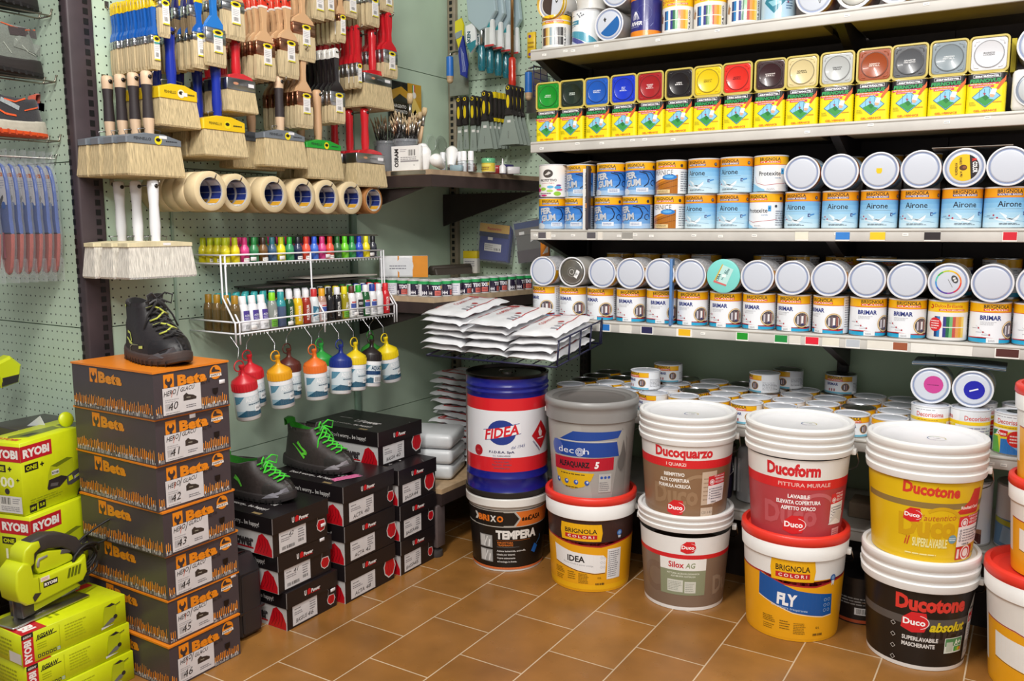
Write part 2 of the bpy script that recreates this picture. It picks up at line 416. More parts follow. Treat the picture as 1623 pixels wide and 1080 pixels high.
# slotted uprights
def upright(nm, x0, y0, x1, y1, col, slots):
    w = MB().rbox(x0, y0, 0, x1, y1, 2.85, col, 'dull', r=.006)
    for axis, a, b, pos in slots:
        z = .06
        while z < 2.8:
            if axis == 'y': w.box(pos, a, z, pos + .0012, b, z + .016, '#050404', 'dull')
            else: w.box(a, pos - .0012, z, b, pos, z + .016, '#050404', 'dull')
            z += .027
    return struct(w.build(nm))
upright('trim_1', -.026, -1.752, .012, -1.676, '#41363a', [('y', -1.706, -1.692, .012), ('x', -.022, -.012, -1.752)])
upright('trim_2', .002, -.022, .044, .011, '#8f836f', [('x', .016, .03, -.022)])
for i, x in enumerate((.657, 1.672, 2.70)): upright('trim_%d' % (3 + i), x, -.02, x + .038, .011, '#2a211e', [('x', x + .008, x + .016, -.02), ('x', x + .023, x + .031, -.02)])
upright('trim_6', .002, -.672, .018, -.642, '#7f9a86', [])
# ------------------------------------------------------------------ long shelves on the right
LIP, GRY = .037, '#cfccc6'
def tagart(c='#f4f2ec', seed=1):
    a = Art(); a.rect(0, 0, .016, .008, c); a.fine(.002, .002, .014, .006, 1, '#8a8a92', seed); return a
def shelf(z, yf, label, tags, swatches=(), x0=.65, x1=2.72, stiff=True, brk=True):
    t = thing('wall_shelf', label, 'shelf', (0, 0, 0), group='shelves of the paint rack')
    b = MB(); b.box(x0, yf + .002, z - .012, x1, -.022, z, '#b9b5ac', 'steel')
    b.box(x0, yf + .002, z - .03, x0 + .004, -.03, z - .012, '#39302c', 'dull'); b.build('board', t)
    l = MB(); l.rbox(x0, yf - .008, z - LIP, x1, yf + .004, z + .0015, GRY, 'steel', r=.0025)
    l.box(x0 + .001, yf - .0092, z - .0075, x1 - .001, yf - .0078, z - .0045, '#a49d92', 'steel'); rail = l.build('price_rail', t)
    if stiff:
        for a, c in ((x0 + .10, 1.655), (1.735, x1)):
            s = MB(); s.box(a, yf + .012, z - .034, c, yf + .16, z - .013, '#8b7a59', 'steel')
            s.box(a, yf + .165, z - .028, c, yf + .33, z - .013, '#4a4034', 'dull'); s.build('stiffener', t)
    if brk:
        for x in (.66, 1.69, 2.70):
            s = MB(); s.prism([(yf + .012, z - .012), (yf + .012, z - .035), (-.022, z - .15), (-.022, z - .012)], 'x', x, x + .026, '#2c2421', 'dull'); s.build('bracket', t)
    for i, (x, dz) in enumerate(tags):
        g = MB(); g.flat(tagart(seed=i), (x, yf - .0084, z - .03 + dz), (1, 0, 0), (0, 0, 1), lift=.0005); g.box(x, yf - .0086, z - .03 + dz, x + .016, yf - .0079, z - .022 + dz, '#efece4'); g.build('price_tag', rail)
    for x, wd, c, e in swatches:
        g = MB(); g.box(x, yf - .0102, z - .035, x + wd, yf - .008, z - .008, '#f2efe8', 'paper'); g.box(x + e, yf - .0108, z - .031, x + wd - e * .6, yf - .0098, z - .009, c, 'paper'); g.build('colour_swatch', rail)
    return t
shelf(1.816, -.40, 'topmost grey metal shelf of the paint rack, holding colourful tins', [(.70, .004), (.785, .008), (.815, .006), (.905, .012), (1.13, .006), (1.33, .012), (1.72, .008), (1.93, .012)])
shelf(1.492, -.40, 'grey metal shelf under the row of square yellow tins', [(.69, .002), (.835, .012), (.93, .008), (1.045, .012), (1.09, .012), (1.19, .006), (1.62, .004), (1.80, .014), (2.0, .008), (2.1, .014)])
shelf(1.177, -.40, 'grey metal shelf under the two rows of blue and yellow cans, with colour swatches', [(.665, .006), (.74, .004), (.82, .006), (1.0, .004), (1.06, .008), (1.12, .004), (1.27, .006), (1.36, .004), (1.47, .006), (1.72, .012), (1.84, .008), (1.91, .01)],
      [(.686, .031, '#5b565c', 0), (.721, .017, '#e8e0d4', 0), (.885, .033, '#59555a', 0), (.927, .018, '#e6dfd4', 0), (1.02, .04, '#9b9892', 0), (1.605, .04, '#e9e4d2', .0), (1.725, .04, '#2f7fd0', 0), (1.822, .042, '#f0c81e', 0), (1.968, .042, '#241d20', 0), (2.163, .036, '#d2162c', .002), (2.235, .04, '#d9d4c8', 0)])
shelf(.853, -.40, 'grey metal shelf under the white and yellow enamel cans, with colour swatches', [(1.31, .006), (1.56, .006), (2.03, .01)],
      [(.935, .045, '#2272c2', .005), (1.015, .045, '#e6e2d8', .002), (1.095, .046, '#232250', .004), (1.225, .055, '#efb914', .008), (1.43, .04, '#11921d', .003), (1.553, .042, '#12873a', .002), (1.60, .035, '#ddd9cf', 0), (1.648, .042, '#e0112f', .002), (1.70, .05, '#e5dfcf', 0), (1.768, .042, '#b9bfc6', .002), (1.83, .07, '#e2ddd2', 0), (1.90, .042, '#9a5130', .002), (1.95, .16, '#e9e6df', 0), (2.165, .06, '#4f221d', .003)])
shelf(.548, -.45, 'low white metal shelf covered with squat enamel cans', [(2.17, .004), (2.2, .003)], stiff=False, brk=False)
shelf(.268, -.45, 'lowest grey shelf of the paint rack behind the floor buckets', [], stiff=False, brk=False)
bk = MB(); bk.box(.66, -.355, 0, 2.72, -.335, .22, '#2b2522', 'dull'); tag(bk.build('plinth_panel'), 'dark base panel closing the paint rack at floor level', 'panel')
# ================================================================== cans
def can_body(r, h, cols, base='#f4f4f6', seg=48):
    """cols: list of (z0, z1, colour) bands"""
    zs = sorted({0.003, h - .004} | {z for b in cols for z in b[:2] if .003 < z < h - .004}); prof = [(r - .003, 0), (r + .001, .0005), (r + .001, .003)]; pc = ['#b9b8b6', '#d0cfcd']
    prof.append((r, .0035)); pc.append('#cfcecb'); pm = ['metal'] * 3
    for a, b in zip([.0035] + zs[1:-1], zs[1:]):
        c = base
        for z0, z1, cc in cols:
            if z0 - 1e-6 <= (a + b) / 2 <= z1 + 1e-6: c = cc
        prof.append((r, b)); pc.append(c); pm.append('tin')
    return prof, pc, pm
def can_lid(r, h, kind):
    m = MB(); c = '#ccd1dc'; f = 'tin'
    if kind in ('clear', 'silver'): c = '#b9b6ae'; f = 'metal'
    if kind == 'teal': c = '#7fd6cf'; f = 'plastic'
    if kind == 'brown': c = '#544a42'; f = 'metal'
    if kind == 'teal':
        m.lathe([(r + .002, h - .009), (r + .0025, h), (r - .004, h + .002), (0, h + .002)], c, f)
    else:
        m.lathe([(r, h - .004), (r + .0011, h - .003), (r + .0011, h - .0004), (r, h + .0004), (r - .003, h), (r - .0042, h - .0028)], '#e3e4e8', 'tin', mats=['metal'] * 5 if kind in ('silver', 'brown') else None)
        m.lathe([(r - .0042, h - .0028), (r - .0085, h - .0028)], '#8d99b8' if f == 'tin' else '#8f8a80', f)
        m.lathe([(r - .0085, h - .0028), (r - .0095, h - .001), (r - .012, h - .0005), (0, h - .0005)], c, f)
    return m
TEALSTICK = Art()
def lid_art(kind, r):
    a = Art()
    if kind == 'clear':
        a.poly([(.008, -.03), (.03, -.012), (.022, 0), (0, -.018)], '#f2f2f2'); a.bars(.008, -.019, .021, -.01, 7)
        a.ring(0, 0, .008, .0095, '#dcd9d2', 20); a.ring(0, 0, .016, .017, '#a5a299', 20)
    if kind == 'teal':
        a.poly([(-.032, -.02), (.01, -.033), (.034, .022), (-.004, .038)], '#bfe6e2'); a.poly([(-.032, -.02), (-.027, -.022), (0, .038), (-.004, .038)], '#d9b54a'); a.poly([(-.032, -.02), (.01, -.033), (.0125, -.028), (-.03, -.014)], '#d66b6b')
        a.text('CERA', -.012, -.006, .008, '#174f57', .026, .03, rot=1.15); a.text('PARQUET', .006, .002, .006, '#23696f', .034, .02, rot=1.15); a.rect(-.004, -.004, .010, .006, '#e9f6f4'); a.text('EXTRA', .018, .014, .006, '#174f57', .02, .03, rot=1.15)
    if kind == 'wheel':
        a.ring(0, 0, .030, .034, '', 36, cols=['#e8a018', '#f0cc1e', '#b9cc2e', '#4fae4a', '#57c0b0', '#3d8ad0', '#3f52ae', '#5a3f9e', '#8c4a9e', '#c8324e', '#e24530', '#e8742a'])
        a.line([(.003, -.018), (.003, .008)], .0012, '#777777'); a.circ(.018, 0, .008, '#4b4b4b', ry=.012); a.circ(.018, .003, .004, '#dddddd', ry=.003); a.circ(.018, -.004, .004, '#dddddd', ry=.003)
    if kind == 'spot': a.poly([(-.008, -.003), (-.005, -.008), (.005, -.008), (.008, -.001), (.007, .007), (-.008, .007)], '#efc61d')
    if kind == 'badge':
        n = 30; a.circ(0, 0, .037, '#f1c21d', n)
        pts = [(.037 * math.cos(t), .037 * math.sin(t)) for t in [(-1.05 + 2.3 * k / 14) for k in range(15)]]
        a.poly(pts, '#2b2322'); a.circ(-.002, 0, .010, '#5b3722', ry=.008); a.circ(.001, .001, .005, '#8f5a38', ry=.004)
        a.text('COLOR', .022, .0, .011, '#f2f2f2', .03, .04, rot=-1.5); a.text('R', .019, .02, .011, '#e2312e', .008, .04, rot=-1.5)
        a.text('FONDO', -.012, .018, .006, '#3a2a10', .02, .03, rot=-1.5); a.text('POTENZIATA', -.022, -.004, .006, '#3a2a10', .034, .03, rot=-1.5); a.text('A PIU', -.009, -.018, .006, '#3a2a10', .016, .03, rot=-1.5)
    if kind == 'brownhalf':
        n = 16; a.poly([(.038 * math.cos(t), .038 * math.sin(t)) for t in [PI / 2 + PI * k / n for k in range(n + 1)]], '#3f2b28'); a.circ(.018, .012, .005, '#333333', ry=.009); a.circ(.018, .012, .003, '#dddddd', ry=.003)
    if kind == 'bluehalf':
        n = 16; a.poly([(.039 * math.cos(t), .039 * math.sin(t)) for t in [-2.65 + PI * k / n for k in range(n + 1)]], '#1f62a8'); a.poly([(-.014, .012), (-.009, .014), (-.009, .028), (-.014, .024)], '#222222'); a.line([(-.016, .02), (-.006, .021)], .004, '#333333')
    if kind == 'heart':
        a.circ(-.004, .012, .006, '#e23a30'); a.circ(.004, .012, .006, '#e23a30'); a.poly([(-.009, .010), (0, -.002), (.009, .010)], '#e23a30')
        a.text('LACCA', .020, -.006, .006, '#2b2b2b', .024, .03, rot=-1.35); a.text('PRIVATA', .013, -.012, .006, '#2b2b2b', .026, .03, rot=-1.35)
    if kind == 'darkspot': a.circ(.003, 0, .026, '#3b3d40'); a.fine(-.012, -.004, .014, .004, 2, '#b9b9b9', 5)
    if kind == 'pink': a.circ(.008, .004, .026, '#c6438f'); a.fine(-.008, .0, .024, .006, 1, '#7f2b62', 4)
    if kind == 'blue': a.circ(.004, -.002, .027, '#1b1fa4'); a.line([(-.008, -.006), (.014, .002)], .004, '#e6e6ef')
    if kind == 'octo':
        a.poly([(-.01, .034), (-.034, .01), (-.02, .0), (.02, .018)], '#44444e'); a.fine(.0, -.014, .03, -.002, 2, '#4a4a4a', 2)
    return a
def sub(cls):  # small helpers for label art
    a = Art(); return a
def brig(a, x, z, red='CLASSIC', wide=.070, band='#d9302a', tcol='#fff2e6'):
    a.text('BRIGNOLA', x, z, .0098, '#1a1a1a', wide, .015); a.rect(x - wide / 2, z - .0072, x + wide / 2, z - .0014, band); a.text(red, x, z - .0064, .0042, tcol, wide * .93, .02)
def art_brimar(rot=0.):
    a = Art()
    a.line([(-.10, .0895), (.10, .0895)], .0015, '#d32b2a'); brig(a, .004, .101)
    a.text('BRIMAR', -.012, .068, .0125, '#1d2f7d', .055, .035); a.fine(-.038, .053, .006, .064, 3, '#a7a7ac', 4, .3)
    a.poly([(-.085, .0165), (-.03, .019), (.06, .013), (.085, .018), (.085, .0155), (.06, .0105), (-.03, .0165), (-.085, .014)], '#c2323f')
    a.rect(-.02, .0035, .012, .017, '#eef1f4'); a.fine(-.015, .006, .006, .012, 2, '#8a8c96', 6)
    a.line([(-.05, .052), (-.034, .036), (-.016, .026)], .0008, '#c9c3c6')
    for x, z in ((-.042, .044), (-.029, .033), (-.013, .026)): a.circ(x, z, .0026, '#b5333e', 8); a.fine(x - .02, z - .002, x - .003, z + .001, 1, '#9a9aa2', 3)
    a.circ(.044, .040, .0255, '#c9983a', 24); a.circ(.044, .040, .0235, '#f0e2bd', 24); a.circ(.044, .040, .0218, '#51484d', 24)
    for k, (x, wd, c) in enumerate(((-.013, .006, '#c3bfc9'), (-.005, .004, '#7c6a70'), (.001, .007, '#efeaea'), (.010, .005, '#9a5f55'), (.015, .003, '#d4c8c2'))):
        a.rect(.044 + x - wd / 2, .026, .044 + x + wd / 2, .052 + .004 * (k % 2), c)
    a.circ(.046, .026, .005, '#33336f', 10, ry=.003)
    a.poly([(.075, .0035), (.168, .0035), (.168, .113), (.075, .113)], '#e9eaee'); a.fine(.08, .02, .16, .108, 12, '#8b8b93', 9)
    a.fine(-.16, .03, -.09, .085, 8, '#a2a2ab', 10)
    return a
def art_brimar_low():
    a = Art(); a.line([(-.16, .0455), (.16, .0455)], .0012, '#d32b2a'); brig(a, -.012, .054, wide=.056)
    a.text('BRIMAR', -.018, .031, .009, '#1d2f7d', .04, .035); a.circ(.026, .026, .014, '#c9983a', 18); a.circ(.026, .026, .0122, '#5a5056', 18); a.rect(.021, .018, .024, .033, '#d8d3da'); a.rect(.027, .018, .031, .035, '#b08a80')
    for x in (-.03, -.021, -.012): a.rect(x, .011, x + .004, .02, '#a03a3e')
    a.rect(.05, .0035, .12, .064, '#eceef2'); a.fine(.054, .012, .112, .04, 6, '#9898a0', 2)
    return a
def art_airone():
    a = Art(); a.line([(-.16, .0855), (.16, .0855)], .0016, '#d8402a'); brig(a, .004, .098, 'WATER BASED', .066, '#2b3f8c')
    for k in range(6): a.rect(-.17, .0035 + .0136 * k, .17, .0035 + .0136 * (k + 1), ['#cfe7f3', '#bfe0f1', '#aed7ee', '#9dcdec', '#8bc3e9', '#7ab8e4'][k], up=False)
    a.text('Airone', .004, .060, .0165, '#20232e', .062, .012); a.line([(-.032, .0545), (.045, .0545)], .0006, '#3a4658')
    a.poly([(-.006, .030), (.01, .024), (.032, .040), (.030, .031), (.016, .017), (-.004, .022)], '#eef6fb'); a.poly([(-.002, .036), (-.022, .046), (-.004, .026)], '#e2f0f8'); a.poly([(.0, .022), (-.03, .030), (-.034, .026), (-.004, .017)], '#dcedf7')
    a.rect(.044, .037, .047, .047, '#3b3c7e'); a.rect(.047, .044, .052, .047, '#3b3c7e'); a.rect(.047, .037, .052, .039, '#3b3c7e'); a.poly([(.05, .04), (.066, .044), (.066, .048), (.052, .045)], '#4b8fd0')
    a.line([(-.07, .034), (-.02, .028), (.06, .018)], .0007, '#7398b4')
    for x, z in ((-.036, .037), (-.026, .030)): a.circ(x, z, .0026, '#b82c4a', 8); a.fine(x - .022, z - .003, x - .004, z, 1, '#5b7896', 2)
    a.fine(-.02, .010, .035, .016, 2, '#3e4c5c', 5); a.circ(.072, .096, .0055, '#2b3550', 12); a.circ(.072, .096, .003, '#7f97bf', 10)
    a.rect(.09, .0035, .165, .084, '#dcecf5'); a.fine(.095, .01, .16, .078, 9, '#7c8ea0', 4); a.fine(-.16, .01, -.1, .07, 8, '#6f93b4', 7)
    return a
def art_fergum():
    a = Art(); a.line([(-.16, .0855), (.16, .0855)], .0016, '#d8402a'); brig(a, .004, .098, 'SOLUZIONE', .066, '#23408c')
    for k in range(5): a.rect(-.17, .0035 + .0163 * k, .17, .0035 + .0163 * (k + 1), ['#a8c8ea', '#6fa6e0', '#4d8fdb', '#3a80d2', '#2f74c6'][k], up=False)
    a.line([(.02, .08), (.044, .074), (.055, .055), (.05, .04), (.036, .03)], .004, '#16233f'); a.line([(.03, .082), (.06, .078), (.078, .06)], .003, '#16233f'); a.ring(.072, .042, .008, .011, '#16233f', 14, 0, 5)
    a.line([(-.052, .075), (-.058, .05), (-.05, .03)], .003, '#1c315c')
    for dx, dz, c in ((.0012, -.0012, '#3a4a66'), (0, 0, '#c9ccd2')):
        a.text('FER', -.012 + dx, .058 + dz, .021, c, .046, .05, rot=.12); a.text('GUM', -.002 + dx, .033 + dz, .021, c, .056, .05, rot=.10)
    a.rect(.010, .012, .052, .026, '#e8eef6'); a.fine(.014, .014, .046, .024, 2, '#5b6a9c', 3); a.circ(-.035, .012, .02, '#d7dfe8', 16, ry=.012); a.circ(-.028, .028, .003, '#c5333f', 8)
    a.rect(.088, .0035, .165, .084, '#e8eef4'); a.fine(.093, .01, .16, .078, 9, '#8793a3', 4); a.circ(.075, .096, .0055, '#2b3550', 12)
    return a
def art_vernice():
    a = Art(); a.line([(-.16, .0855), (.16, .0855)], .0016, '#d8402a'); brig(a, .004, .098, 'LUX LEGNO', .066, '#c8332a')
    a.text('VERNICE', -.008, .066, .017, '#3b3b42', .076, -.005)
    a.poly([(-.052, .0035), (.046, .0035), (.046, .066), (-.052, .042)], '#b06a1c'); a.poly([(-.052, .030), (.03, .056), (.03, .061), (-.052, .036)], '#d98a2a'); a.line([(-.05, .022), (.044, .050)], .0018, '#6f3f12'); a.line([(-.05, .010), (.044, .030)], .0018, '#7d4815')
    a.circ(.018, .058, .025, '#2f7fcc', 18, ry=.009); a.circ(.016, .059, .016, '#69b2ea', 14, ry=.0045); a.rect(-.034, .005, .020, .017, '#e8cf9a'); a.fine(-.03, .007, .016, .015, 2, '#7c5a28', 3)
    a.rect(.05, .0035, .16, .084, '#f1f1f1'); a.fine(.056, .01, .15, .078, 9, '#909097', 6); a.circ(.06, .096, .0055, '#2b3550', 12)
    return a
def art_protexite():
    a = Art(); a.line([(-.16, .0855), (.16, .0855)], .0016, '#d8402a'); brig(a, -.006, .098, 'CLASSIC', .066)
    a.text('Protexite', -.006, .052, .014, '#22262e', .070, .01); a.text('verde', .02, .042, .006, '#4a86b8', .02, .0)
    a.line([(-.06, .05), (-.05, .03), (-.02, .022), (.06, .030)], .0012, '#c34a52')
    a.poly([(-.1, .0035), (.0, .0035), (-.03, .012), (-.06, .026), (-.1, .034)], '#8ec8ea'); a.rect(-.02, .005, .024, .016, '#f6f6f8'); a.fine(-.014, .007, .018, .013, 2, '#8a8a94', 2)
    a.rect(.03, .056, .04, .074, '#4aa3df'); a.circ(.035, .066, .003, '#1c5f9c', 8); a.circ(.056, .072, .0045, '#3b3b44', 10); a.circ(.075, .096, .0055, '#2b3550', 12); a.fine(.055, .01, .15, .06, 7, '#9a9aa4', 8)
    return a
def art_protettivo():
    a = Art(); a.circ(.004, .086, .020, '#4a4440', 20, ry=.015); a.poly([(-.010, .081), (.006, .081), (.016, .088), (.008, .094), (.002, .089)], '#d6d2cd'); a.text('PROTETTIVO', .004, .058, .0085, '#2e2a2c', .068, .03); a.text('resine a legno', .004, .050, .005, '#c04a54', .05, .0)
    for x, z, rx, rz, c in ((-.042, .028, .014, .007, '#d4237d'), (-.016, .031, .014, .006, '#9ccf4a'), (.012, .024, .013, .005, '#b3db6a'), (.014, .038, .013, .005, '#66b9e2'), (.042, .036, .013, .006, '#59a8dc'), (.040, .014, .014, .008, '#93c83d'), (.045, .044, .01, .003, '#7a3a8f'), (-.055, .042, .012, .006, '#b41d6a'), (-.038, .044, .01, .005, '#8cc63f'), (-.012, .008, .014, .003, '#d4237d'), (-.04, .007, .01, .003, '#5a2d82'), (.048, .028, .012, .003, '#e0507d')): a.circ(x, z, rx, c, 12, ry=rz)
    a.fine(-.03, .012, .02, .018, 1, '#55555a', 4); a.fine(.07, .02, .15, .1, 9, '#b3b3b8', 4)
    return a
STR = ['#2b3f74', '#2a7fc0', '#e9e9ec', '#3b3f86', '#2b6e4a', '#74b87a', '#c4574f', '#e5a05a', '#e2a529', '#f0cf63']
STG = ['#2c2523', '#7a4a3a', '#caa24a', '#e2cf93', '#9fb3bd', '#dce2e4', '#8a9197', '#4a4443', '#777777', '#2a2626']
def art_dulox(st):
    a = Art(); a.rect(-.17, .084, .17, .114, '#f2c619', up=False); a.text('DuloxBrillante', .006, .098, .010, '#c8461f', .078, .012); a.rect(-.02, .088, .052, .094, '#d5512a'); a.text('SMALTO BRILLANTE', .016, .089, .004, '#fdf0dc', .066, .01)
    a.ring(-.043, .100, .003, .0065, '#c8301f', 12, -2.6, 2.2)
    a.rect(-.17, .004, .17, .084, '#eceae6', up=False); wd = .0083; x = -.032
    for c in st: a.rect(x, .012, x + wd, .072, c); x += wd
    a.rect(-.032, .04, .051, .0425, '#e9e6df'); return a
def art_dulox_c():
    a = art_dulox(STR); a.circ(-.030, .048, .020, '#d9262c', 20); a.fine(-.044, .034, -.016, .062, 4, '#f6d8d6', 3); a.text('GLITTER', .085, .05, .012, '#333333', .05, .02, rot=PI / 2, sk=0); return a
def art_dulox_p():
    a = art_dulox(STR); a.poly([(-.056, .040), (-.042, .036), (-.038, .056), (-.05, .062)], '#9c6b3b'); a.poly([(-.05, .062), (-.044, .058), (-.046, .07)], '#44352b')
    for k in range(6): a.text('DULOX'[k % 5], .062, .014 + .0105 * k, .0075, '#3b3b40', .010, .02, rot=PI / 2)
    return a
def art_dulox_g():
    a = art_dulox(STG)
    for k in range(6): a.text('DULOX'[k % 5], .062, .014 + .0105 * k, .0075, '#3b3b40', .010, .02, rot=PI / 2)
    return a
def art_river():
    a = Art(); a.ring(-.012, .07, .016, .0165, '#8f95c6', 20, 0, 6.2); a.ring(.018, .078, .026, .0265, '#7076b4', 24, -1.5, 3.2)
    for k in range(5): a.line([(-.012 + (k - 2) * .0065, .058), (-.012 + (k - 2) * .003, .078)], .0022, '#e8e8f2')
    a.circ(-.012, .079, .0055, '#e8e8f2', 10); a.text('RIVER', -.010, .040, .012, '#f0f0f5', .046, .04, .25); a.fine(-.036, .033, .016, .037, 1, '#a9adcf', 2); a.line([(.04, .034), (.05, .045)], .0015, '#8a90c4'); return a
def art_teal():
    a = Art(); a.fine(-.045, .098, -.02, .103, 1, '#6f7f9c', 2)
    for x, z in ((-.012, .104), (-.006, .099), (.002, .106), (.006, .098), (-.002, .094), (.012, .101)): a.circ(x, z, .003, '#777b82', 8)
    a.rect(-.055, .070, -.006, .084, '#3f8aa6'); a.fine(-.05, .074, -.012, .08, 1, '#d8e8ee', 3); a.line([(-.05, .064), (-.02, .067)], .002, '#4a5a78')
    a.poly([(-.08, .05), (-.03, .05), (.01, .043), (.05, .022), (.075, .004), (.03, .004), (.0, .018), (-.04, .034), (-.08, .038)], '#4f9db6'); a.poly([(-.08, .036), (-.03, .030), (.005, .014), (.018, .004), (-.08, .004)], '#4a4f96'); a.poly([(-.08, .018), (-.04, .018), (-.01, .004), (-.08, .004)], '#c3cfe6'); return a
def art_dia():
    a = Art(); a.rect(-.17, .0035, .17, .1145, '#b4d3e8', up=False)
    for x in (-.02, -.008, .004, .014): a.line([(x, .075), (x + .006, .11)], .004, '#d6b68a')
    a.poly([(-.034, .055), (0, .02), (.034, .055), (.016, .08), (-.016, .08)], '#2b7f95'); a.poly([(-.02, .056), (-.004, .04), (.022, .050), (.01, .06)], '#8fc6d4'); a.fine(.036, .03, .06, .06, 4, '#54759a', 3); a.circ(.042, .052, .003, '#8a3a5a', 8); return a
def art_decor(turn):
    a = Art(); a.rect(-.17, .074, .17, .084, '#f5d11f', up=False); a.text('Decorissima', .004, .088, .0135, '#cf3a2b', .076, .015); a.fine(-.04, .106, .04, .110, 1, '#9a9aa2', 2); a.fine(-.03, .076, .03, .081, 1, '#b98a1a', 3)
    a.poly([(-.054, .066), (-.03, .070), (-.04, .055), (-.054, .05)], '#1f7a3b'); a.poly([(-.054, .05), (-.03, .056), (.02, .072), (.054, .074), (.054, .004), (-.054, .004)], '#e8d32a'); a.poly([(-.054, .05), (-.03, .05), (-.02, .004), (-.054, .004)], '#5aa83a'); a.poly([(.0, .06), (.054, .066), (.054, .02), (.01, .02)], '#6b4a9c'); a.poly([(-.02, .045), (.04, .05), (.05, .004), (-.02, .004)], '#2d76c2'); a.poly([(.0, .035), (.04, .042), (.03, .012)], '#7fb6ea')
    a.poly([(.05, .004), (.062, .004), (.062, .04), (.05, .03)], '#b9283a')
    a.poly([(-.034, .062), (-.022, .070), (-.002, .069), (-.002, .053), (-.02, .051)], '#d92b28'); a.text('Duco', -.018, .056, .009, '#ffffff', .026, .03); a.circ(.020, .048, .023, '#dc2a26', 22); a.fine(.004, .034, .036, .060, 3, '#f7d6d2', 5)
    a.rect(.066, .004, .166, .114, '#dfe2e6'); a.fine(.072, .02, .16, .07, 6, '#8e90a8', 5); a.text('Decorissima', .118, .088, .0135, '#cf3a2b', .076, .015); a.rect(.066, .074, .166, .084, '#f5d11f'); return a
R1, H1 = .0525, .118
CANS = {
 'brimar': (R1, H1, [(.090, .115, '#f0b312'), (.003, .0155, '#2aa7d4')], '#eef1f6', art_brimar),
 'low': (.0518, .066, [(.046, .063, '#f0b312'), (.003, .009, '#6fb5cf')], '#eceff4', art_brimar_low),
 'airone': (R1, .115, [(.086, .112, '#efa11a')], '#a9d4ee', art_airone),
 'fergum': (R1, .115, [(.086, .112, '#f2b416')], '#4d8fdb', art_fergum),
 'vernice': (R1, .115, [(.086, .112, '#f2b416')], '#f1f1f3', art_vernice),
 'protexite': (R1, .115, [(.086, .112, '#f2b416')], '#eef2f6', art_protexite),
 'protettivo': (.0555, .119, [], '#f1eeea', art_protettivo),
 'duloxc': (R1, H1, [], '#eceae6', art_dulox_c), 'duloxp': (R1, H1, [], '#eceae6', art_dulox_p), 'duloxg': (.052, .098, [], '#eceae6', lambda: art_dulox_g()),
 'river': (.0525, .135, [(.003, .022, '#ee8a1c'), (.122, .131, '#ee8a1c')], '#2a2a78', art_river),
 'teal': (R1, .118, [], '#eceff2', art_teal), 'dia': (R1, H1, [], '#b4d3e8', art_dia),
 'decor': (.052, .118, [], '#eef0f3', lambda: art_decor(0)),
 'plain': (R1, H1, [(.06, .09, '#8c4a2a'), (.09, .112, '#d8a02a')], '#6b3b34', None),
 'silverbody': (R1, H1, [], '#b9b7b2', None),
}
_BM = {}; _LM = {}
def can(key, loc, rot, label, group=None, lid='white', cat='paint can', scale=1.):
    r, h, bands, base, fn = CANS[key]
    t = thing('paint_can', label, cat, loc, rot, group); t.scale = (scale,) * 3
    if key not in _BM:
        prof, pc, pm = can_body(r, h, bands, base); m = MB().lathe(prof, '', cols=pc, mats=pm)
        m.lathe([(0, .0006), (r - .003, 0)], '#b9b8b6', 'metal')
        if fn: m.wrap(fn(), lambda z: r, 48, R=r)
        _BM[key] = m.mesh('body')
    b = bpy.data.objects.new('body', _BM[key]); COL.objects.link(b); b.parent = t
    if (key, lid) not in _LM:
        m = can_lid(r, h, lid); a = lid_art(lid, r)
        if a.p: m.flat(a, (0, 0, h + (.0022 if lid == 'teal' else -.0004)), (1, 0, 0), (0, 1, 0), 'tin')
        _LM[(key, lid)] = m.mesh('lid')
    l = bpy.data.objects.new('lid', _LM[(key, lid)]); COL.objects.link(l); l.parent = t
    return t
RX = PI / 2
# ---- shelf of white and yellow enamel cans: standing row
zD = .8535
xs = [.684, .7975, .9125, 1.029, 1.144, 1.257, 1.372, 1.4835, 1.595, 1.707, 1.817, 1.927, 2.036, 2.145, 2.254]
rz = [.35, -.05, .1, -.2, -.35, -.05, -.1, 0, .12, .45, -.35, -.12, 0, -.3, -.4]
for i, (x, a) in enumerate(zip(xs, rz)):
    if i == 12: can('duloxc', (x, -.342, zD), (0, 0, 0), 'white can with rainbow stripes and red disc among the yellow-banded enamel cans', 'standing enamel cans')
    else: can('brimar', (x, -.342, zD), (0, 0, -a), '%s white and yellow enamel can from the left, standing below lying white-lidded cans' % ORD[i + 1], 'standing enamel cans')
lying = [(.701, 'white'), (.822, 'clear'), (.942, 'white'), (1.0505, 'white'), (1.159, 'white'), (1.268, 'white'), (1.38, 'teal'), (1.4905, 'white'), (1.60, 'white'), (1.7095, 'white'), (1.8185, 'white'), (1.928, 'white'), (2.037, 'wheel'), (2.147, 'white'), (2.257, 'white')]
for i, (x, k) in enumerate(lying):
    lb = {'clear': 'can lying on its side showing bare metal with a barcode sticker', 'teal': 'can lying on its side with a turquoise plastic lid and tilted label', 'wheel': 'can lying on its side, lid printed with a rainbow colour ring'}.get(k, '%s white-lidded can from the left, lying on the standing white and yellow enamel cans' % ORD[i + 1])
    can('brimar' if k not in ('clear', 'wheel') else 'silverbody', (x, -.405 + H1, zD + H1 + .0003 + R1 + .0016), (RX, random.uniform(-.6, .6) if k != 'teal' else 0, 0), lb, 'lying cans above the enamel cans', 'silver' if False else k)
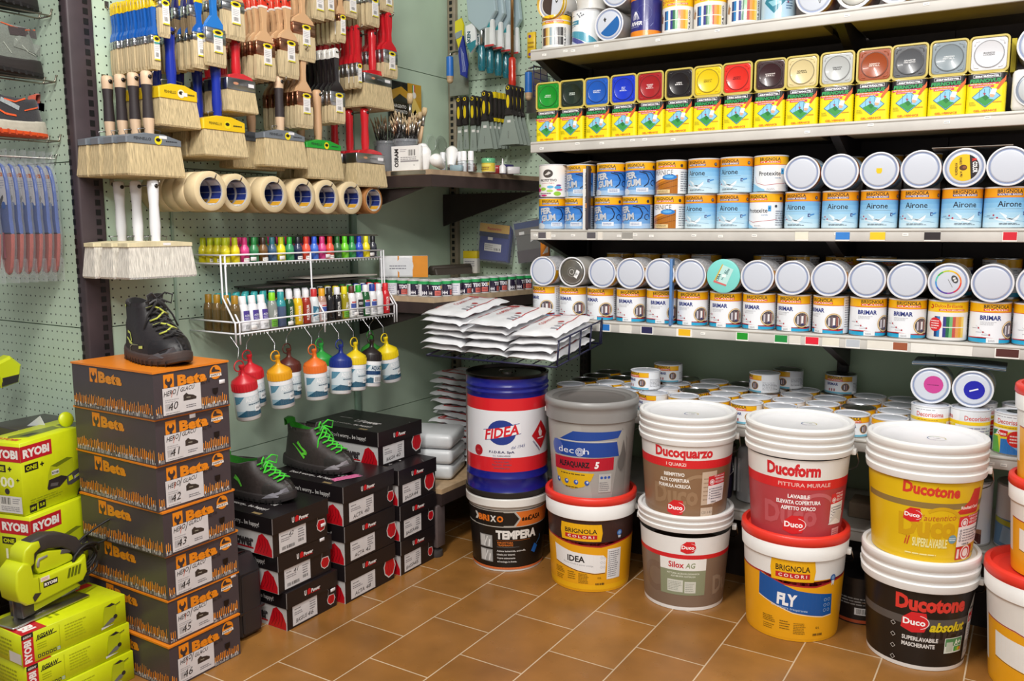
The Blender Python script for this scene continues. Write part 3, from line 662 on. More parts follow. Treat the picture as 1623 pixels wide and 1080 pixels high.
    # the lid faces the shop
for i, x in enumerate((.9, 1.012, 1.124, 1.236, 1.46, 1.572, 1.70, 1.812, 2.03, 2.16, 2.27)):
    can('brimar', (x, -.155, zD), (0, 0, i * .7), '%s can from the left hidden at the back of the enamel shelf' % ORD[i + 1], 'back row of enamel cans', 'brown')
    can('brimar', (x, -.155, zD + H1), (0, 0, 1 + i * .9), '%s yellow top from the left peeping over the lying enamel cans' % ORD[i + 1], 'back row of enamel cans', 'brown')
# ---- shelf of blue and yellow cans
zC = 1.1775
low = [('fergum', .709, -.2), ('fergum', .8185, .35), ('fergum', .9385, .25), ('fergum', 1.047, .3), ('vernice', 1.166, .1), ('airone', 1.277, .28), ('airone', 1.3865, .1), ('protexite', 1.494, .2), ('airone', 1.608, .3), ('airone', 1.721, .05), ('airone', 1.8325, .05), ('airone', 1.9435, .15), ('airone', 2.054, -.15), ('airone', 2.162, -.2), ('airone', 2.272, -.1)]
nm = {'fergum': 'blue can with grey slanted lettering', 'vernice': 'white can picturing brown planks', 'airone': 'pale blue yellow-topped can with a white dove', 'protexite': 'white yellow-topped can with a small blue square', 'protettivo': 'white can with bright leaf shapes'}
for i, (k, x, a) in enumerate(low): can(k, (x, -.342, zC), (0, 0, -a), '%s, %s from left in the lower blue row' % (nm[k], ORD[i + 1]), 'blue and yellow cans, lower row')
up = [('protettivo', .713, 0), ('fergum', .8255, .3), ('fergum', .946, .0), ('fergum', 1.056, .05), ('vernice', 1.170, .1), ('airone', 1.285, .3), ('airone', 1.3945, .3), ('airone', 1.470, .9), ('protexite', 1.5055, -.3)]
for i, (k, x, a) in enumerate(up): can(k, (x, -.342 if i != 7 else -.228, zC + .1155), (0, 0, -a), '%s, %s from left in the upper blue row' % (nm[k], ORD[i + 1]), 'blue and yellow cans, upper row')
can('airone', (1.475, -.228, zC), (0, 0, .4), 'pale blue can standing behind the lower row, under a half-hidden blue can', 'blue and yellow cans, lower row')
for i, (x, k) in enumerate(((1.616, 'white'), (1.727, 'white'), (1.8375, 'spot'), (1.948, 'white'), (2.058, 'badge'), (2.166, 'white'), (2.277, 'white'))):
    lb = {'spot': 'white-lidded can with one yellow spot, lying on the pale blue cans', 'badge': 'can with a yellow and dark badge on its lid, lying on the pale blue cans'}.get(k, '%s white-lidded can from the left, lying on the pale blue dove cans' % ORD[i + 1])
    can('airone', (x, -.405 + .115, zC + .1155 + R1 + .0016), (RX, random.uniform(-.5, .5) if k == 'white' else 0, 0), lb, 'lying cans above the dove cans', k)
for i, x in enumerate((1.70, 1.815, 1.925)):
    can('airone', (x, -.15, zC), (0, 0, 0), '%s can from the left hidden in the back row behind the dove cans' % ORD[i + 1], 'back cans behind the dove cans')
    can('vernice', (x, -.15, zC + .1155), (0, 0, 2.4), '%s orange-sided can from the left peeping over lying cans above dove cans' % ORD[i + 1], 'back cans behind the dove cans')
# upright card dividers
def divider(nm_, x, y, z, h, col, label, front=None):
    m = MB(); m.box(-.0012, -.0, 0, .0012, .02, h, col, 'gcard'); m.rbox(-.0045, -.010, 0, .0045, .002, h, col, 'gcard', r=.0015)
    if front: m.flat(front, (-.0045, -.0105, 0), (1, 0, 0), (0, 0, 1))
    o = m.build(nm_, None, (x, y, z)); tag(o, label, 'divider'); return o
a = Art(); a.rect(0, .005, .009, .1, '#4a4145'); a.rect(0, .075, .004, .092, '#d98a2a')
d = divider('shelf_divider', .8835, -.402, zC, .222, '#403739', 'dark grey upright divider strip with white lettering between two blue cans', a)
m = MB(); t_ = Art(); t_.rect(0, 0, .010, .21, '#e7e5e2'); t_.text('RESINA', .0085, .17, .0075, '#1d1a1b', .055, .03, rot=-PI / 2); t_.text('GUMMY', .0085, .09, .0075, '#1d1a1b', .055, .03, rot=-PI / 2); m.box(-.018, -.005, 0, -.0055, -.003, .212, '#e7e5e2'); m.flat(t_, (-.017, -.0052, 0), (1, 0, 0), (0, 0, 1)); m.build('card', d)
divider('shelf_divider', 1.2025, -.404, zD, .225, '#5b86bd', 'slim blue upright divider between the enamel cans, right of the fifth standing can')
# colour chart leaflets lying on top of cans
def leaflet(loc, sx, sy, rz_, bend, label, col='#9a948c', n=2):
    m = MB()
    for k in range(n):
        for i in range(12):
            x0, x1 = -sx / 2 + sx * i / 12, -sx / 2 + sx * (i + 1) / 12; zz = lambda x: bend * math.sin(PI * (x / sx + .5)) + k * .0035
            m.add([(x0, -sy / 2 - k * .004, zz(x0)), (x1, -sy / 2 - k * .004, zz(x1)), (x1, sy / 2, zz(x1)), (x0, sy / 2, zz(x0)), (x0, -sy / 2 - k * .004, zz(x0) + .0015), (x1, -sy / 2 - k * .004, zz(x1) + .0015), (x1, sy / 2, zz(x1) + .0015), (x0, sy / 2, zz(x0) + .0015)],
                  [(3, 2, 1, 0), (4, 5, 6, 7), (0, 1, 5, 4), (2, 3, 7, 6)], [col, '#d9d7d2'][k % 2], 'gcard')
    o = m.build('colour_leaflet', None, loc, (0, 0, rz_)); tag(o, label, 'leaflet'); return o
leaflet((.79, -.30, 1.4175), .20, .14, -.1, -.010, 'grey curled leaflet lying on top of the white oval-emblem can', n=1)
leaflet((1.90, -.335, 1.0825), .23, .12, .02, -.002, 'shiny blue-grey leaflets lying over three white-lidded lying cans', '#5f86a8')
leaflet((2.07, -.335, 1.4045), .20, .12, .05, .0, 'dull leaflet lying across the badge-lidded can', n=1)
leaflet((2.075, -.335, .7795), .24, .13, 0, .004, 'stack of glossy leaflets lying on the pink and blue dotted cans', '#6d7f92', 3)
# ---- square gel-paint tins
def tin_mesh():
    s, h = .048, .110; m = MB()
    def rr(z, d=0, r=.012):
        p = []
        for cx, cy, a0 in ((s - r, s - r, 0), (-s + r, s - r, PI / 2), (-s + r, -s + r, PI), (s - r, -s + r, 1.5 * PI)):
            for k in range(5): p.append((cx + (r + d) * math.cos(a0 + k * PI / 8), cy + (r + d) * math.sin(a0 + k * PI / 8), z))
        return p
    rings = [rr(0), rr(.002, .001), rr(.003), rr(.082), rr(h - .003), rr(h - .002, .0015), rr(h, .001), rr(h, -.004), rr(h - .003, -.005)]
    m.loft(rings, '', 'tin', cols=['#c7b04a', '#c7b04a', '#f3e018', '#1d191b', '#c7b04a', '#c9b65a', '#c9b65a', '#8f7d30'], cap=True)
    a = Art(); a.rect(-.033, .096, .033, .106, '#eceaf0'); a.rect(-.032, .097, .032, .105, '#1d191b'); a.text('saratoga', 0, .0985, .0058, '#f2f2f6', .058, .04)
    a.text('FERNOVUS', -.003, .084, .0095, '#2f9c57', .076, .05, .12); a.poly([(-.044, .076), (.030, .078), (.030, .0825), (-.044, .0805)], '#d8324a'); a.rect(-.034, .070, .018, .0755, '#d8445a'); a.fine(-.04, .0775, .026, .081, 1, '#f6dfe2', 3); a.fine(-.03, .071, .014, .0745, 1, '#f6dfe2', 4)
    a.poly([(-.034, .045), (0, .016), (.036, .046), (.006, .072), (-.004, .072)], '#1d6f96'); a.poly([(-.0315, .045), (0, .0185), (.0335, .046), (.006, .070), (-.004, .070)], '#8ecbe8')
    for x in (-.016, -.004, .008): a.line([(x, .034), (x, .066)], .0012, '#4b6f88')
    a.poly([(-.024, .039), (-.008, .046), (.012, .038), (.02, .036), (0, .0195)], '#3d9a4a'); a.poly([(-.01, .045), (.0, .05), (.008, .042), (0, .034)], '#257a38'); a.poly([(-.003, .048), (.0, .055), (-.008, .056)], '#a8465a')
    a.poly([(.034, .085), (.042, .092), (.046, .100), (.046, .086), (.030, .064), (.022, .062)], '#d8642e'); a.poly([(.014, .066), (.026, .064), (.022, .047), (.008, .050)], '#e9eef0'); a.poly([(.010, .052), (.022, .049), (.018, .042), (.010, .044)], '#e6b08c')
    a.fine(-.040, .022, -.022, .034, 4, '#a39a1a', 2, .3); a.text('GEL-VERNICE', 0, .005, .0058, '#d8632a', .056, .02); a.fine(.018, .027, .04, .033, 1, '#d99a1e', 3)
    m.flat(a, (0, -s, 0), (1, 0, 0), (0, 0, 1), 'tin'); b = Art(); b.fine(-.035, .01, .035, .075, 9, '#9a921a', 4)
    m.flat(b, (s, 0, 0), (0, 1, 0), (0, 0, 1), 'tin'); m.flat(b, (-s, 0, 0), (0, -1, 0), (0, 0, 1), 'tin'); return m.mesh('body')
_TB = tin_mesh()
def tin(loc, rot, label, col, lidtext, tcol, group):
    t = thing('square_tin', label, 'paint tin', loc, rot, group); b = bpy.data.objects.new('body', _TB); COL.objects.link(b); b.parent = t
    m = MB(); r, h = .011, .110; s = .0435; p = []
    for cx, cy, a0 in ((s - r, s - r, 0), (-s + r, s - r, PI / 2), (-s + r, -s + r, PI), (s - r, -s + r, 1.5 * PI)):
        for k in range(5): p.append((cx + r * math.cos(a0 + k * PI / 8), cy + r * math.sin(a0 + k * PI / 8)))
    q = [(x * .93, y * .93, h - .0025) for x, y in p]; m.loft([[(x, y, h - .0032) for x, y in p], q], col, 'tin', cap=False, smooth=False); m.add(q, [tuple(range(len(q)))], col, 'tin')
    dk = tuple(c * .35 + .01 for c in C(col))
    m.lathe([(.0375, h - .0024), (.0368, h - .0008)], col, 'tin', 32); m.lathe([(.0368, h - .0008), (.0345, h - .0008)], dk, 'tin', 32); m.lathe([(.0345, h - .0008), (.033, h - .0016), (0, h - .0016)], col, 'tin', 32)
    for sx, sy in ((1, 1), (-1, 1), (-1, -1), (1, -1)): m.ring = None; m.tube([(sx * .036, sy * .024, h - .0016), (sx * .034, sy * .034, h - .0016), (sx * .024, sy * .036, h - .0016)], .0012, tuple(min(1, c * 1.3 + .02) for c in C(col)), 'tin')
    a = Art()
    for i, st in enumerate(lidtext): a.text(st, 0, (len(lidtext) / 2 - i - 1) * .0052 + .0012, .0038, tcol, min(.03, .0045 * len(st)), .02)
    m.flat(a, (0, 0, h - .0014), (1, 0, 0), (0, 1, 0), 'tin'); m.build('lid', t); return t
cols = [('green', '#0c8f26', ['VERDE', 'BRILL.'], '#e9f5ea'), ('dark green', '#16261a', ['VERDE', 'SCURO'], '#e9f5ea'), ('mid blue', '#1557b8', ['AZZURRO', 'BRILL.'], '#e9eef8'), ('royal blue', '#1034c4', ['BLU', 'RAL', 'BRILL.'], '#e9eef8'), ('dark red', '#a3191f', ['ROSSO', 'VINO', 'BRILL.'], '#f8e9e9'), ('black', '#191214', ['NERO', 'BRILL.'], '#f0eeee'), ('yellow', '#e6c70a', ['GIALLO', 'BRILL.'], '#7c6a10'), ('bright red', '#dd2a1c', ['ROSSO', 'BRILL.'], '#5c0f0f'), ('dark brown', '#35171a', ['MARRONE', 'BRILL.'], '#f0e6e2'), ('sand', '#d9c894', ['SABBIA', 'DEL SOLE'], '#4a4020'), ('light grey', '#b9bcbb', ['GRIGIO', 'PERLA'], '#333333'), ('copper brown', '#9c4517', ['RAMATO', 'METALL.'], '#f6e8dc'), ('graphite grey', '#56585c', ['GRAFITE', 'FERRO ANTICO'], '#f0f0f0'), ('silver grey', '#87939a', ['GRIGIO', 'METALL.'], '#f0f4f6'), ('white', '#dcdde2', ['BIANCO', 'LUCIDO'], '#444444')]
xt = [.713, .811, .914, 1.013, 1.111, 1.2095, 1.3075, 1.407, 1.5055, 1.604, 1.705, 1.8055, 1.904, 2.002, 2.0985]
zB = 1.4925
for i, (nm_, c, tx, tc_) in enumerate(cols):
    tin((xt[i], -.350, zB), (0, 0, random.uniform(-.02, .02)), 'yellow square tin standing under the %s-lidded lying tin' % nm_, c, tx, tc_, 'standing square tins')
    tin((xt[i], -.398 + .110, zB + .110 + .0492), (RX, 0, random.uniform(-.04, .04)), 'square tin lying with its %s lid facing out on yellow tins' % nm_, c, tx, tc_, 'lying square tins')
m = MB().box(-.006, -.05, 0, .006, .05, .09, '#b9a916', 'card'); tag(m.build('card_box', None, (2.157, -.30, 1.605)), 'narrow yellow-green carton wedged beside the white-lidded square tin', 'carton')
can('silverbody', (2.218, -.40 + H1, zB + .1165 + .056), (RX, 0, 0), 'round can lying, grey mark on its lid, right end of the square-tin shelf', None, 'octo')
b = MB(); b.rbox(-.055, -.055, 0, .055, .055, .115, '#eceae4', 'tin', r=.012); t = thing('square_tin', 'white square tin lying with a round grey lid, right end of the tin shelf', 'paint tin', (2.215, -.29, zB + .0558), (RX, 0, 0)); b.build('body', t)
b = MB(); b.lathe([(.049, .114), (.049, .119), (.045, .119), (.044, .117), (.039, .117), (.038, .118), (0, .118)], '#c9cdd0', 'tin', cols=['#8d8f78', '#d6d8da', '#5c6472', '#8b95a5', '#c9cdd0', '#c9cdd0']); b.build('lid', t)
# ---- topmost shelf
zA = 1.8165
A = [('duloxg', .722, -.345, 0, 'low can with yellow top and metallic colour stripes, left end of the topmost shelf', 'white'), ('teal', .841, -.338, 0, 'white can with teal and violet waves on the topmost shelf', 'white'), ('river', 1.066, -.338, -.1, 'navy can with orange bands on the topmost shelf', 'white')]
for k, x, y, a, lb, ld in A: can(k, (x, y, zA), (0, 0, a), lb, None, ld)
for i, x in enumerate((1.180, 1.290, 1.4015)): can('duloxp', (x, -.338, zA), (0, 0, .05 * i), '%s of three yellow-topped rainbow-striped cans on the topmost shelf, from the left' % ORD[i + 1], 'rainbow cans on the topmost shelf')
can('dia', (1.51, -.338, zA), (0, 0, 0), 'pale blue can with a teal diamond picture on the topmost shelf')
can('silverbody', (.953, -.395 + H1, zA + .054), (RX, -.2, 0), 'can lying with a half blue lid on the topmost shelf', None, 'bluehalf')
can('duloxg', (.728, -.39 + .098, zA + .0985 + .0542), (RX, .1, 0), 'can lying with a half brown lid on top of the metallic-striped can', None, 'brownhalf')
can('silverbody', (.975, -.39 + H1, zA + .163), (RX, 0, 0), 'white-lidded can lying above the half blue lid on the topmost shelf', None, 'white')
can('plain', (1.627, -.39 + H1, zA + .0555), (RX, 0, 0), 'can lying with a red heart on its white lid, topmost shelf', None, 'heart')
can('plain', (1.742, -.385 + H1, zA + .0555), (RX, 0, 0), 'can lying with a bare silver lid, topmost shelf', None, 'silver')
can('plain', (1.855, -.385 + H1, zA + .0555), (RX, 0, 0), 'white-lidded lying can at the right of the topmost shelf', None, 'white')
m = MB(); prof = [(.046, 0), (.052, .004), (.050, .02), (.055, .05), (.053, .085)]; m.lathe([(0, 0)] + prof + [(0, .085)], '#d8d6d2', 'bag', 24); tag(m.build('wrapped_can', None, (.855, -.33, zA + .1183)), 'can wrapped in creased clear film on top of the teal wave can', 'paint can')
m = MB(); m.box(-.05, -.07, 0, .05, .07, .17, '#6b5546', 'card'); tag(m.build('brown_carton', None, (.71, -.14, zA)), 'brown carton behind the metallic-striped can, left end of topmost shelf', 'carton')
# ---- squat cans on the low shelf
zE = .5485
n = 0
for j, y in enumerate((-.392, -.285, -.178, -.072)):
    for i in range(11):
        n += 1; lid = 'white'
        if (i, j) in ((0, 1), (0, 2), (1, 2), (1, 3), (0, 3), (5, 3)): lid = 'brown'
        elif (i + j * 3) % 5 == 2 and j > 0: lid = 'silver'
        can('low', (.815 + .1088 * i, y, zE), (0, 0, random.uniform(-2.6, 2.6) if not (j == 0 and i in (7, 9)) else .4), 'squat yellow-banded can, %s row from the front, %s from the left, low shelf' % (ORD[j + 1], ORD[i + 1]), 'squat cans on the low shelf', lid)
for x, y, a, lb in ((1.085, -.335, .35, 'squat yellow-banded can on top of the others, nearer of the left pair'), (1.10, -.155, -.2, 'squat yellow-banded can on top of the others, farther of the left pair'), (1.465, -.178, .9, 'squat can on top of the others, front of the pair showing a grey print panel'), (1.515, -.058, .6, 'squat can on top of the others, at the wall behind the grey print panel'), (1.695, -.062, 0, 'squat can alone on top of the others against the green back wall')):
    can('low', (x, y, zE + .0665), (0, 0, -a), lb, 'squat cans stacked on top', 'brown' if y > -.1 else 'white')
for x, y, a, lb, ld in ((2.0105, -.39, 0, 'white can with red lettering and a green leaf picture under the pink-dotted lying can', 'white'), (2.114, -.385, -1.75, 'white can showing its seam, under the blue-dotted lying can', 'white'), (2.226, -.385, -.25, 'white can with a large red disc at the right end of the low shelf', 'darkspot'), (2.24, -.26, -.2, 'white can behind the red-disc can on the low shelf', 'darkspot'), (2.125, -.275, .6, 'white can behind the seam-showing can on the low shelf', 'white')):
    can('decor', (x, y, zE), (0, 0, a), lb, 'white decorative paint cans', ld)
can('decor', (2.007, -.40 + H1, zE + .1185 + .054), (RX, 0, 0), 'white can lying on its side with a pink dot on the lid', None, 'pink'); can('decor', (2.1165, -.40 + H1, zE + .1185 + .054), (RX, 0, 0), 'white can lying on its side with a blue dot on the lid', None, 'blue')
# ---- goods on the lowest shelf, seen between the buckets
zF = .2685
def bigcan(x, y, art, label):
    m = MB(); r, h = .068, .19; m.lathe([(0, 0), (r, 0), (r + .0015, .003), (r, .006), (r, h - .006), (r + .0015, h - .003), (r, h), (r - .006, h - .004), (0, h - .004)], '#e6e7ea', 'tin', cols=['#999999', '#b5b3af', '#b5b3af', '#e3e5ea', '#8d8b88', '#8d8b88', '#6f6d6a', '#77736f'])
    m.wrap(art, lambda z: r, 48, R=r); o = m.build('solvent_can', None, (x, y, zF)); tag(o, label, 'can'); return o
a = Art(); 
for x, z in ((.0, .15), (.008, .146), (.004, .155), (-.006, .151), (.014, .152), (.018, .145)): a.circ(x, z, .004, random.choice(['#8d6f94', '#a07a5a', '#c8a070']), 8)
a.text('N-SOL', 0, .105, .017, '#8a3a22', .07, .06); a.fine(-.035, .094, .03, .099, 1, '#4a4e78', 2); a.poly([(-.07, .055), (-.03, .05), (.02, .045), (.05, .05), (.05, .008), (-.07, .008)], '#5e2b25'); a.poly([(-.02, .062), (.05, .035), (.05, .05)], '#a8735a'); a.line([(-.05, .055), (.0, .045), (.04, .01)], .003, '#d8c8c0'); a.fine(-.05, .012, -.01, .03, 4, '#c9aaa0', 4)
bigcan(2.118, -.37, a, 'tall grey-white can with brown wave on the lowest shelf beside the yellow bucket')
a = Art(); a.rect(-.09, .008, .09, .09, '#6f9cc8'); a.poly([(-.09, .09), (.09, .075), (.09, .06), (-.09, .075)], '#c9c832'); a.rect(-.025, .115, -.01, .135, '#2f5f9c'); a.fine(-.02, .16, .05, .168, 1, '#444444', 4); a.poly([(-.05, .07), (.02, .05), (.0, .015), (-.06, .02)], '#a8c4e0'); bigcan(2.262, -.36, a, 'tall can with blue lower half on the lowest shelf, right end')
m = MB(); m.lathe([(0, 0), (.052, 0), (.06, .006), (.06, .03), (.062, .04), (.062, .15), (.055, .18), (.03, .195), (0, .195)], '#d3d6d8', 'jug', 40)
for k in range(9): m.box(-.058 + k * .0135, -.0625 + abs(k - 4) * .004, .035, -.052 + k * .0135, -.0575 + abs(k - 4) * .004, .15, '#c6cacd', 'jug')
tag(m.build('plastic_jug', None, (1.486, -.33, zF)), 'milky ribbed plastic jug on the lowest shelf between two buckets', 'jug')
m = MB(); m.lathe([(0, 0), (.055, 0), (.062, .15), (.066, .15), (.066, .18), (0, .178)], '', cols=['#dddddd', '#4a3f5e', '#6b5a4c', '#7a6a58', '#7a6a58'], mats=['plastic'] * 5); a = Art(); a.rect(-.05, .05, .06, .13, '#2e2744'); a.rect(-.05, .035, .06, .045, '#9c2b3a'); a.text('EASY', .02, .06, .014, '#b9b0c4', .05, .02, rot=PI / 2); a.rect(-.05, .004, .06, .034, '#d8d6da')
m.wrap(a, lambda z: .055 + z * .047, 48, R=.06); m.tube([(.062, -.02, .15), (.07, -.03, .10), (.05, -.055, .075)], .0018, '#d5d3d0', 'metal'); tag(m.build('small_bucket', None, (1.355, -.345, zF)), 'small dark-labelled bucket on the lowest shelf behind the grey-brown bucket', 'bucket')
m = MB(); m.rbox(-.06, -.06, 0, .06, .06, .10, '#3a3634', 'plastic', r=.006); m.box(-.05, -.0615, .03, .05, -.06, .07, '#6f6a64'); tag(m.build('dark_carton', None, (1.19, -.34, zF)), 'dark carton on the lowest shelf glimpsed between grey and brown buckets', 'carton')
m = MB(); m.rbox(-.07, -.05, 0, .07, .05, .05, '#7f6f5c', 'card', r=.004); tag(m.build('flat_carton', None, (1.86, -.3, zF)), 'low brownish carton on the lowest shelf left of the yellow bucket', 'carton')
m = MB(); m.lathe([(0, 0), (.078, 0), (.084, .12), (.087, .12), (.087, .145), (0, .14)], '#1b191a', 'plastic'); a = Art(); a.rect(.0, .03, .05, .052, '#d8d8d8'); a.bars(.006, .033, .044, .049, 16); a.fine(-.05, .058, .05, .085, 3, '#8a8a8a', 3); a.rect(-.12, .004, .12, .014, '#a84a2a'); m.wrap(a, lambda z: .078 + z * .05, 48, R=.08)
m.tube([(.085, -.02, .115), (.092, -.03, .08), (.065, -.075, .07), (.02, -.088, .075)], .0016, '#cfcac2', 'metal'); tag(m.build('black_bucket', None, (1.852, -.452, 0)), 'black bucket on the floor half hidden between the blue-panel and black buckets', 'bucket')
# ================================================================== buckets standing on the floor
def bucket(name, label, loc, rb, rt, hb, prof_top, cols, art, lidcol, lid, rot=0., ears=True, R=.14, bails=True, finish_='plastic', group=None, base='#f0efec'):
    """rb/rt: radius of the tapered body at the bottom and at height hb; cols: colour bands; lid: list of (r, z, colour) going up and inwards"""
    t = thing(name, label, 'bucket', loc, (0, 0, rot), group); m = MB(); rz = lambda z: rb + (rt - rb) * z / hb
    zs = sorted({.008, hb} | {z for b in cols for z in b[:2] if .008 < z < hb}); prof = [(0, .002), (rb - .008, .002), (rb - .006, 0), (rb, .001), (rz(.008), .008)]; pc = [base, base, base, cols[0][2] if cols and cols[0][0] <= 0 else base]
    for a, b in zip(zs, zs[1:]):
        c = base
        for z0, z1, cc in cols:
            if z0 - 1e-6 <= (a + b) / 2 <= z1 + 1e-6: c = cc
        prof.append((rz(b), b)); pc.append(c)
    m.lathe(prof, '', finish_, 72, cols=pc)
    if art: m.wrap(art, rz, 72, finish_, R=R)
    m.build('body', t)
    l = MB(); l.lathe([(r, z) for r, z, c in lid], '', 'plastic', 72, cols=[c for r, z, c in lid[1:]])
    l.build('lid', t); return t
def lidart(t, art, z):
    m = MB(); m.flat(art, (0, 0, z), (1, 0, 0), (0, 1, 0), 'plastic'); o = m.build('lid_print', [c for c in t.children if c.name.startswith('lid')][0]); return o
def bail(t, r, z, ang, drop=.10, back=True):
    """wire handle hanging down one side with its two pivots"""
    m = MB(); pts = []
    for k in range(15):
        u = -1 + 2 * k / 14; a = ang + u * 1.45; zz = z - drop * (1 - u * u) ** .8; rr = r + .010 + .012 * (1 - abs(u) ** 6); pts.append((rr * math.cos(a), rr * math.sin(a), zz))
    m.tube(pts, .0017, '#c9c4bb', 'metal', 6); wh = m.build('wire_handle', t)
    for s_ in (-1, 1):
        a = ang + s_ * 1.47; e = MB(); e.rbox(-.004, -.011, -.009, .010, .011, .009, '#e9e8e4', 'plastic', r=.003, M=Matrix.Rotation(a, 4, 'Z') @ Matrix.Translation((r, 0, z)) if False else None)
        e.build('handle_lug', wh, (r * math.cos(a), r * math.sin(a), z), (0, 0, a))
def ridged(R0, z0, z1, n, top, c='#f1f1ef', mid=None):
    """ribbed white skirt then a recessed lid"""
    p = [(R0 - .010, z0 - .001, c), (R0 - .002, z0, c)]; h = (z1 - z0) / n
    for k in range(n):
        a = z0 + k * h; p += [(R0 - .001 + .0012 * k / n, a + .003, c), (R0 + .001, a + h * .72, c), (R0 - .0045, a + h * .80, c), (R0 - .004, a + h, c)]
    p = p[:-2]; zt = z1
    p += [(R0 + .001, zt - .006, c), (R0 - .001, zt - .001, c), (R0 - .005, zt, c), (R0 - .011, zt - .001, c), (R0 - .014, zt - .007, '#e9e9ea'), (R0 - .030, zt - .0085, '#ececec'), (R0 - .034, zt - .013, '#e6e6e8'), (0, zt - .0135, '#eaeaec')]
    return p
def wheel(a, x, y, r=.02):
    a.ring(x, y, r - .0022, r, '', 30, cols=['#c9b23a', '#7fae3c', '#3a8a52', '#2c6f9c', '#2f3f8c', '#5a3a80', '#c9c9cc', '#c9c9cc', '#b9b03a']); a.fine(x - .001, y - .004, x + .012, y + .004, 2, '#3a3a44', 2); a.line([(x - .006, y - .012), (x - .004, y + .012)], .0008, '#b9b9bf')
def duco_logo(a, x, z, s=.03, txt='#ffffff', bg='#d8242a'):
    a.poly([(x - s, z - s * .55), (x - s * .9, z + s * .25), (x - s * .25, z + s * .8), (x + s * .75, z + s * .8), (x + s * .95, z - s * .05), (x + s * .7, z - s * .7), (x - s * .2, z - s * .85)], bg)
    a.text('Duco', x - s * .05, z - s * .22, s * .48, txt, s * 1.6, .03); a.ring(x + s * .1, z + s * .02, s * .86, s * .93, '#f6dcdc', 16, -1.2, 1.3, .62)
def promo(a, x, z, w, h):
    """white and red voucher sticker"""
    a.poly([(x, z), (x + w, z + .006), (x + w, z + h), (x, z + h - .006)], '#f1eeee'); a.poly([(x, z + h * .62), (x + w, z + h * .66), (x + w, z + h), (x, z + h - .006)], '#d42d36'); a.circ(x + w * .2, z + h * .74, w * .13, '#f4e6e6', 14); a.ring(x + w * .2, z + h * .74, w * .07, w * .1, '#c42b34', 12)
    a.text('VINCI PREMI', x + w * .66, z + h * .80, h * .07, '#f8eeee', w * .58, .02); a.text('ESCLUSIVI!', x + w * .66, z + h * .70, h * .07, '#f8eeee', w * .55, .02); a.text('ACCUMULA PUNTI', x + w * .62, z + h * .91, h * .045, '#f8eeee', w * .62, .02)
    a.fine(x + w * .18, z + h * .14, x + w * .92, z + h * .56, 5, '#8d8d94', 7); 
    for k in range(4): a.ring(x + w * .1, z + h * (.2 + .1 * k), w * .02, w * .04, '#7b7b82', 8)
    a.bars(x + w * .2, z + h * .05, x + w * .5, z + h * .10, 9)
W_ = '#f1f1ef'
# --- black "tempera" bucket with the drum on it
cF = (.692, -.638)
a = Art()
a.rect(-.24, .163, .24, .222, '#b9b4ab'); a.rect(-.24, .166, .005, .219, '#17130f'); a.poly([(.005, .166), (.005, .219), (.042, .2195), (.062, .193), (.042, .166)], '#a9a59c'); a.poly([(.0, .169), (.0, .216), (.04, .216), (.058, .193), (.04, .169)], '#17130f')
a.poly([(.046, .166), (.20, .166), (.20, .219), (.046, .219), (.065, .193)], '#d8702a'); a.text('CASA', .118, .184, .018, '#2a1c12', .055, .04); 
for k in range(3): a.poly([(.068 + .0105 * k, .184), (.077 + .0105 * k, .184), (.077 + .0105 * k, .193), (.0725 + .0105 * k, .198), (.068 + .0105 * k, .193)], '#2a1c12')
a.poly([(-.108, .181), (-.098, .181), (-.088, .194), (-.098, .208), (-.108, .208), (-.099, .194)], '#d4d0c8')
a.text('BRI', -.068, .183, .021, '#e0741f', .046, .05); a.text('X', -.031, .183, .021, '#d9d6d0', .021, .05); a.text('O', -.007, .183, .021, '#e0741f', .022, .05)
a.rect(-.16, .164, -.11, .168, '#b9b4ab'); a.text('TEMPERA', .052, .122, .029, '#e6e3de', .150, .055); a.line([(-.02, .115), (.10, .115)], .0012, '#b4622c')
a.text('IDROPITTURA', .010, .104, .0065, '#e07a2a', .055, .02); a.text('TRASPIRANTE', .010, .095, .0065, '#e07a2a', .055, .02); a.line([(-.02, .091), (.06, .091)], .0008, '#8a8a8a')
for k, s_ in enumerate(('Azione battericida, antimuffa,', 'ideale per interni.', 'Copre ottimamente', 'ed asciuga in fretta.')): a.text(s_, -.02, .074 - .013 * k, .0062, '#e3e0dc', [.105, .066, .066, .072][k], .015, al='L')
for z in (.086, .034): a.rect(-.088, z, -.036, z + .046, '#8f8f8e'); a.rect(-.085, z + .003, -.064, z + .043, '#c9c9c6'); a.rect(-.060, z + .003, -.039, z + .043, '#aaaaa8'); a.line([(-.07, z + .004), (-.055, z + .04)], .004, '#e0e0de'); a.line([(-.05, z + .004), (-.046, z + .03)], .005, '#e6e6e4')
a.poly([(.108, .068), (.125, .058), (.138, .082), (.122, .094)], '#1f62b4'); a.line([(.13, .088), (.148, .105), (.15, .12)], .003, '#3a6a9c')
a.rect(-.24, .009, .24, .0165, '#d8703c')
t = bucket('paint_bucket', 'black white-lidded bucket on the floor supporting the blue and red drum', (*cF, 0), .124, .141, .262, None, [(0, .009, '#e2e0dc'), (.009, .225, '#191512'), (.225, .262, '#c3c0b8')], a, '', [(.138, .236, '#e8e6e0'), (.1475, .238, '#e8e6e0'), (.1485, .262, '#e8e6e0'), (.1435, .266, '#dcdad4'), (.1435, .270, '#26221f'), (.149, .272, '#26221f'), (.149, .286, '#26221f'), (.1466, .287, '#26221f'), (.1462, .2752, '#26221f'), (0, .2752, '#2a2624')], rot=.42, R=.133)
bail(t, .146, .24, 1.5, .09)
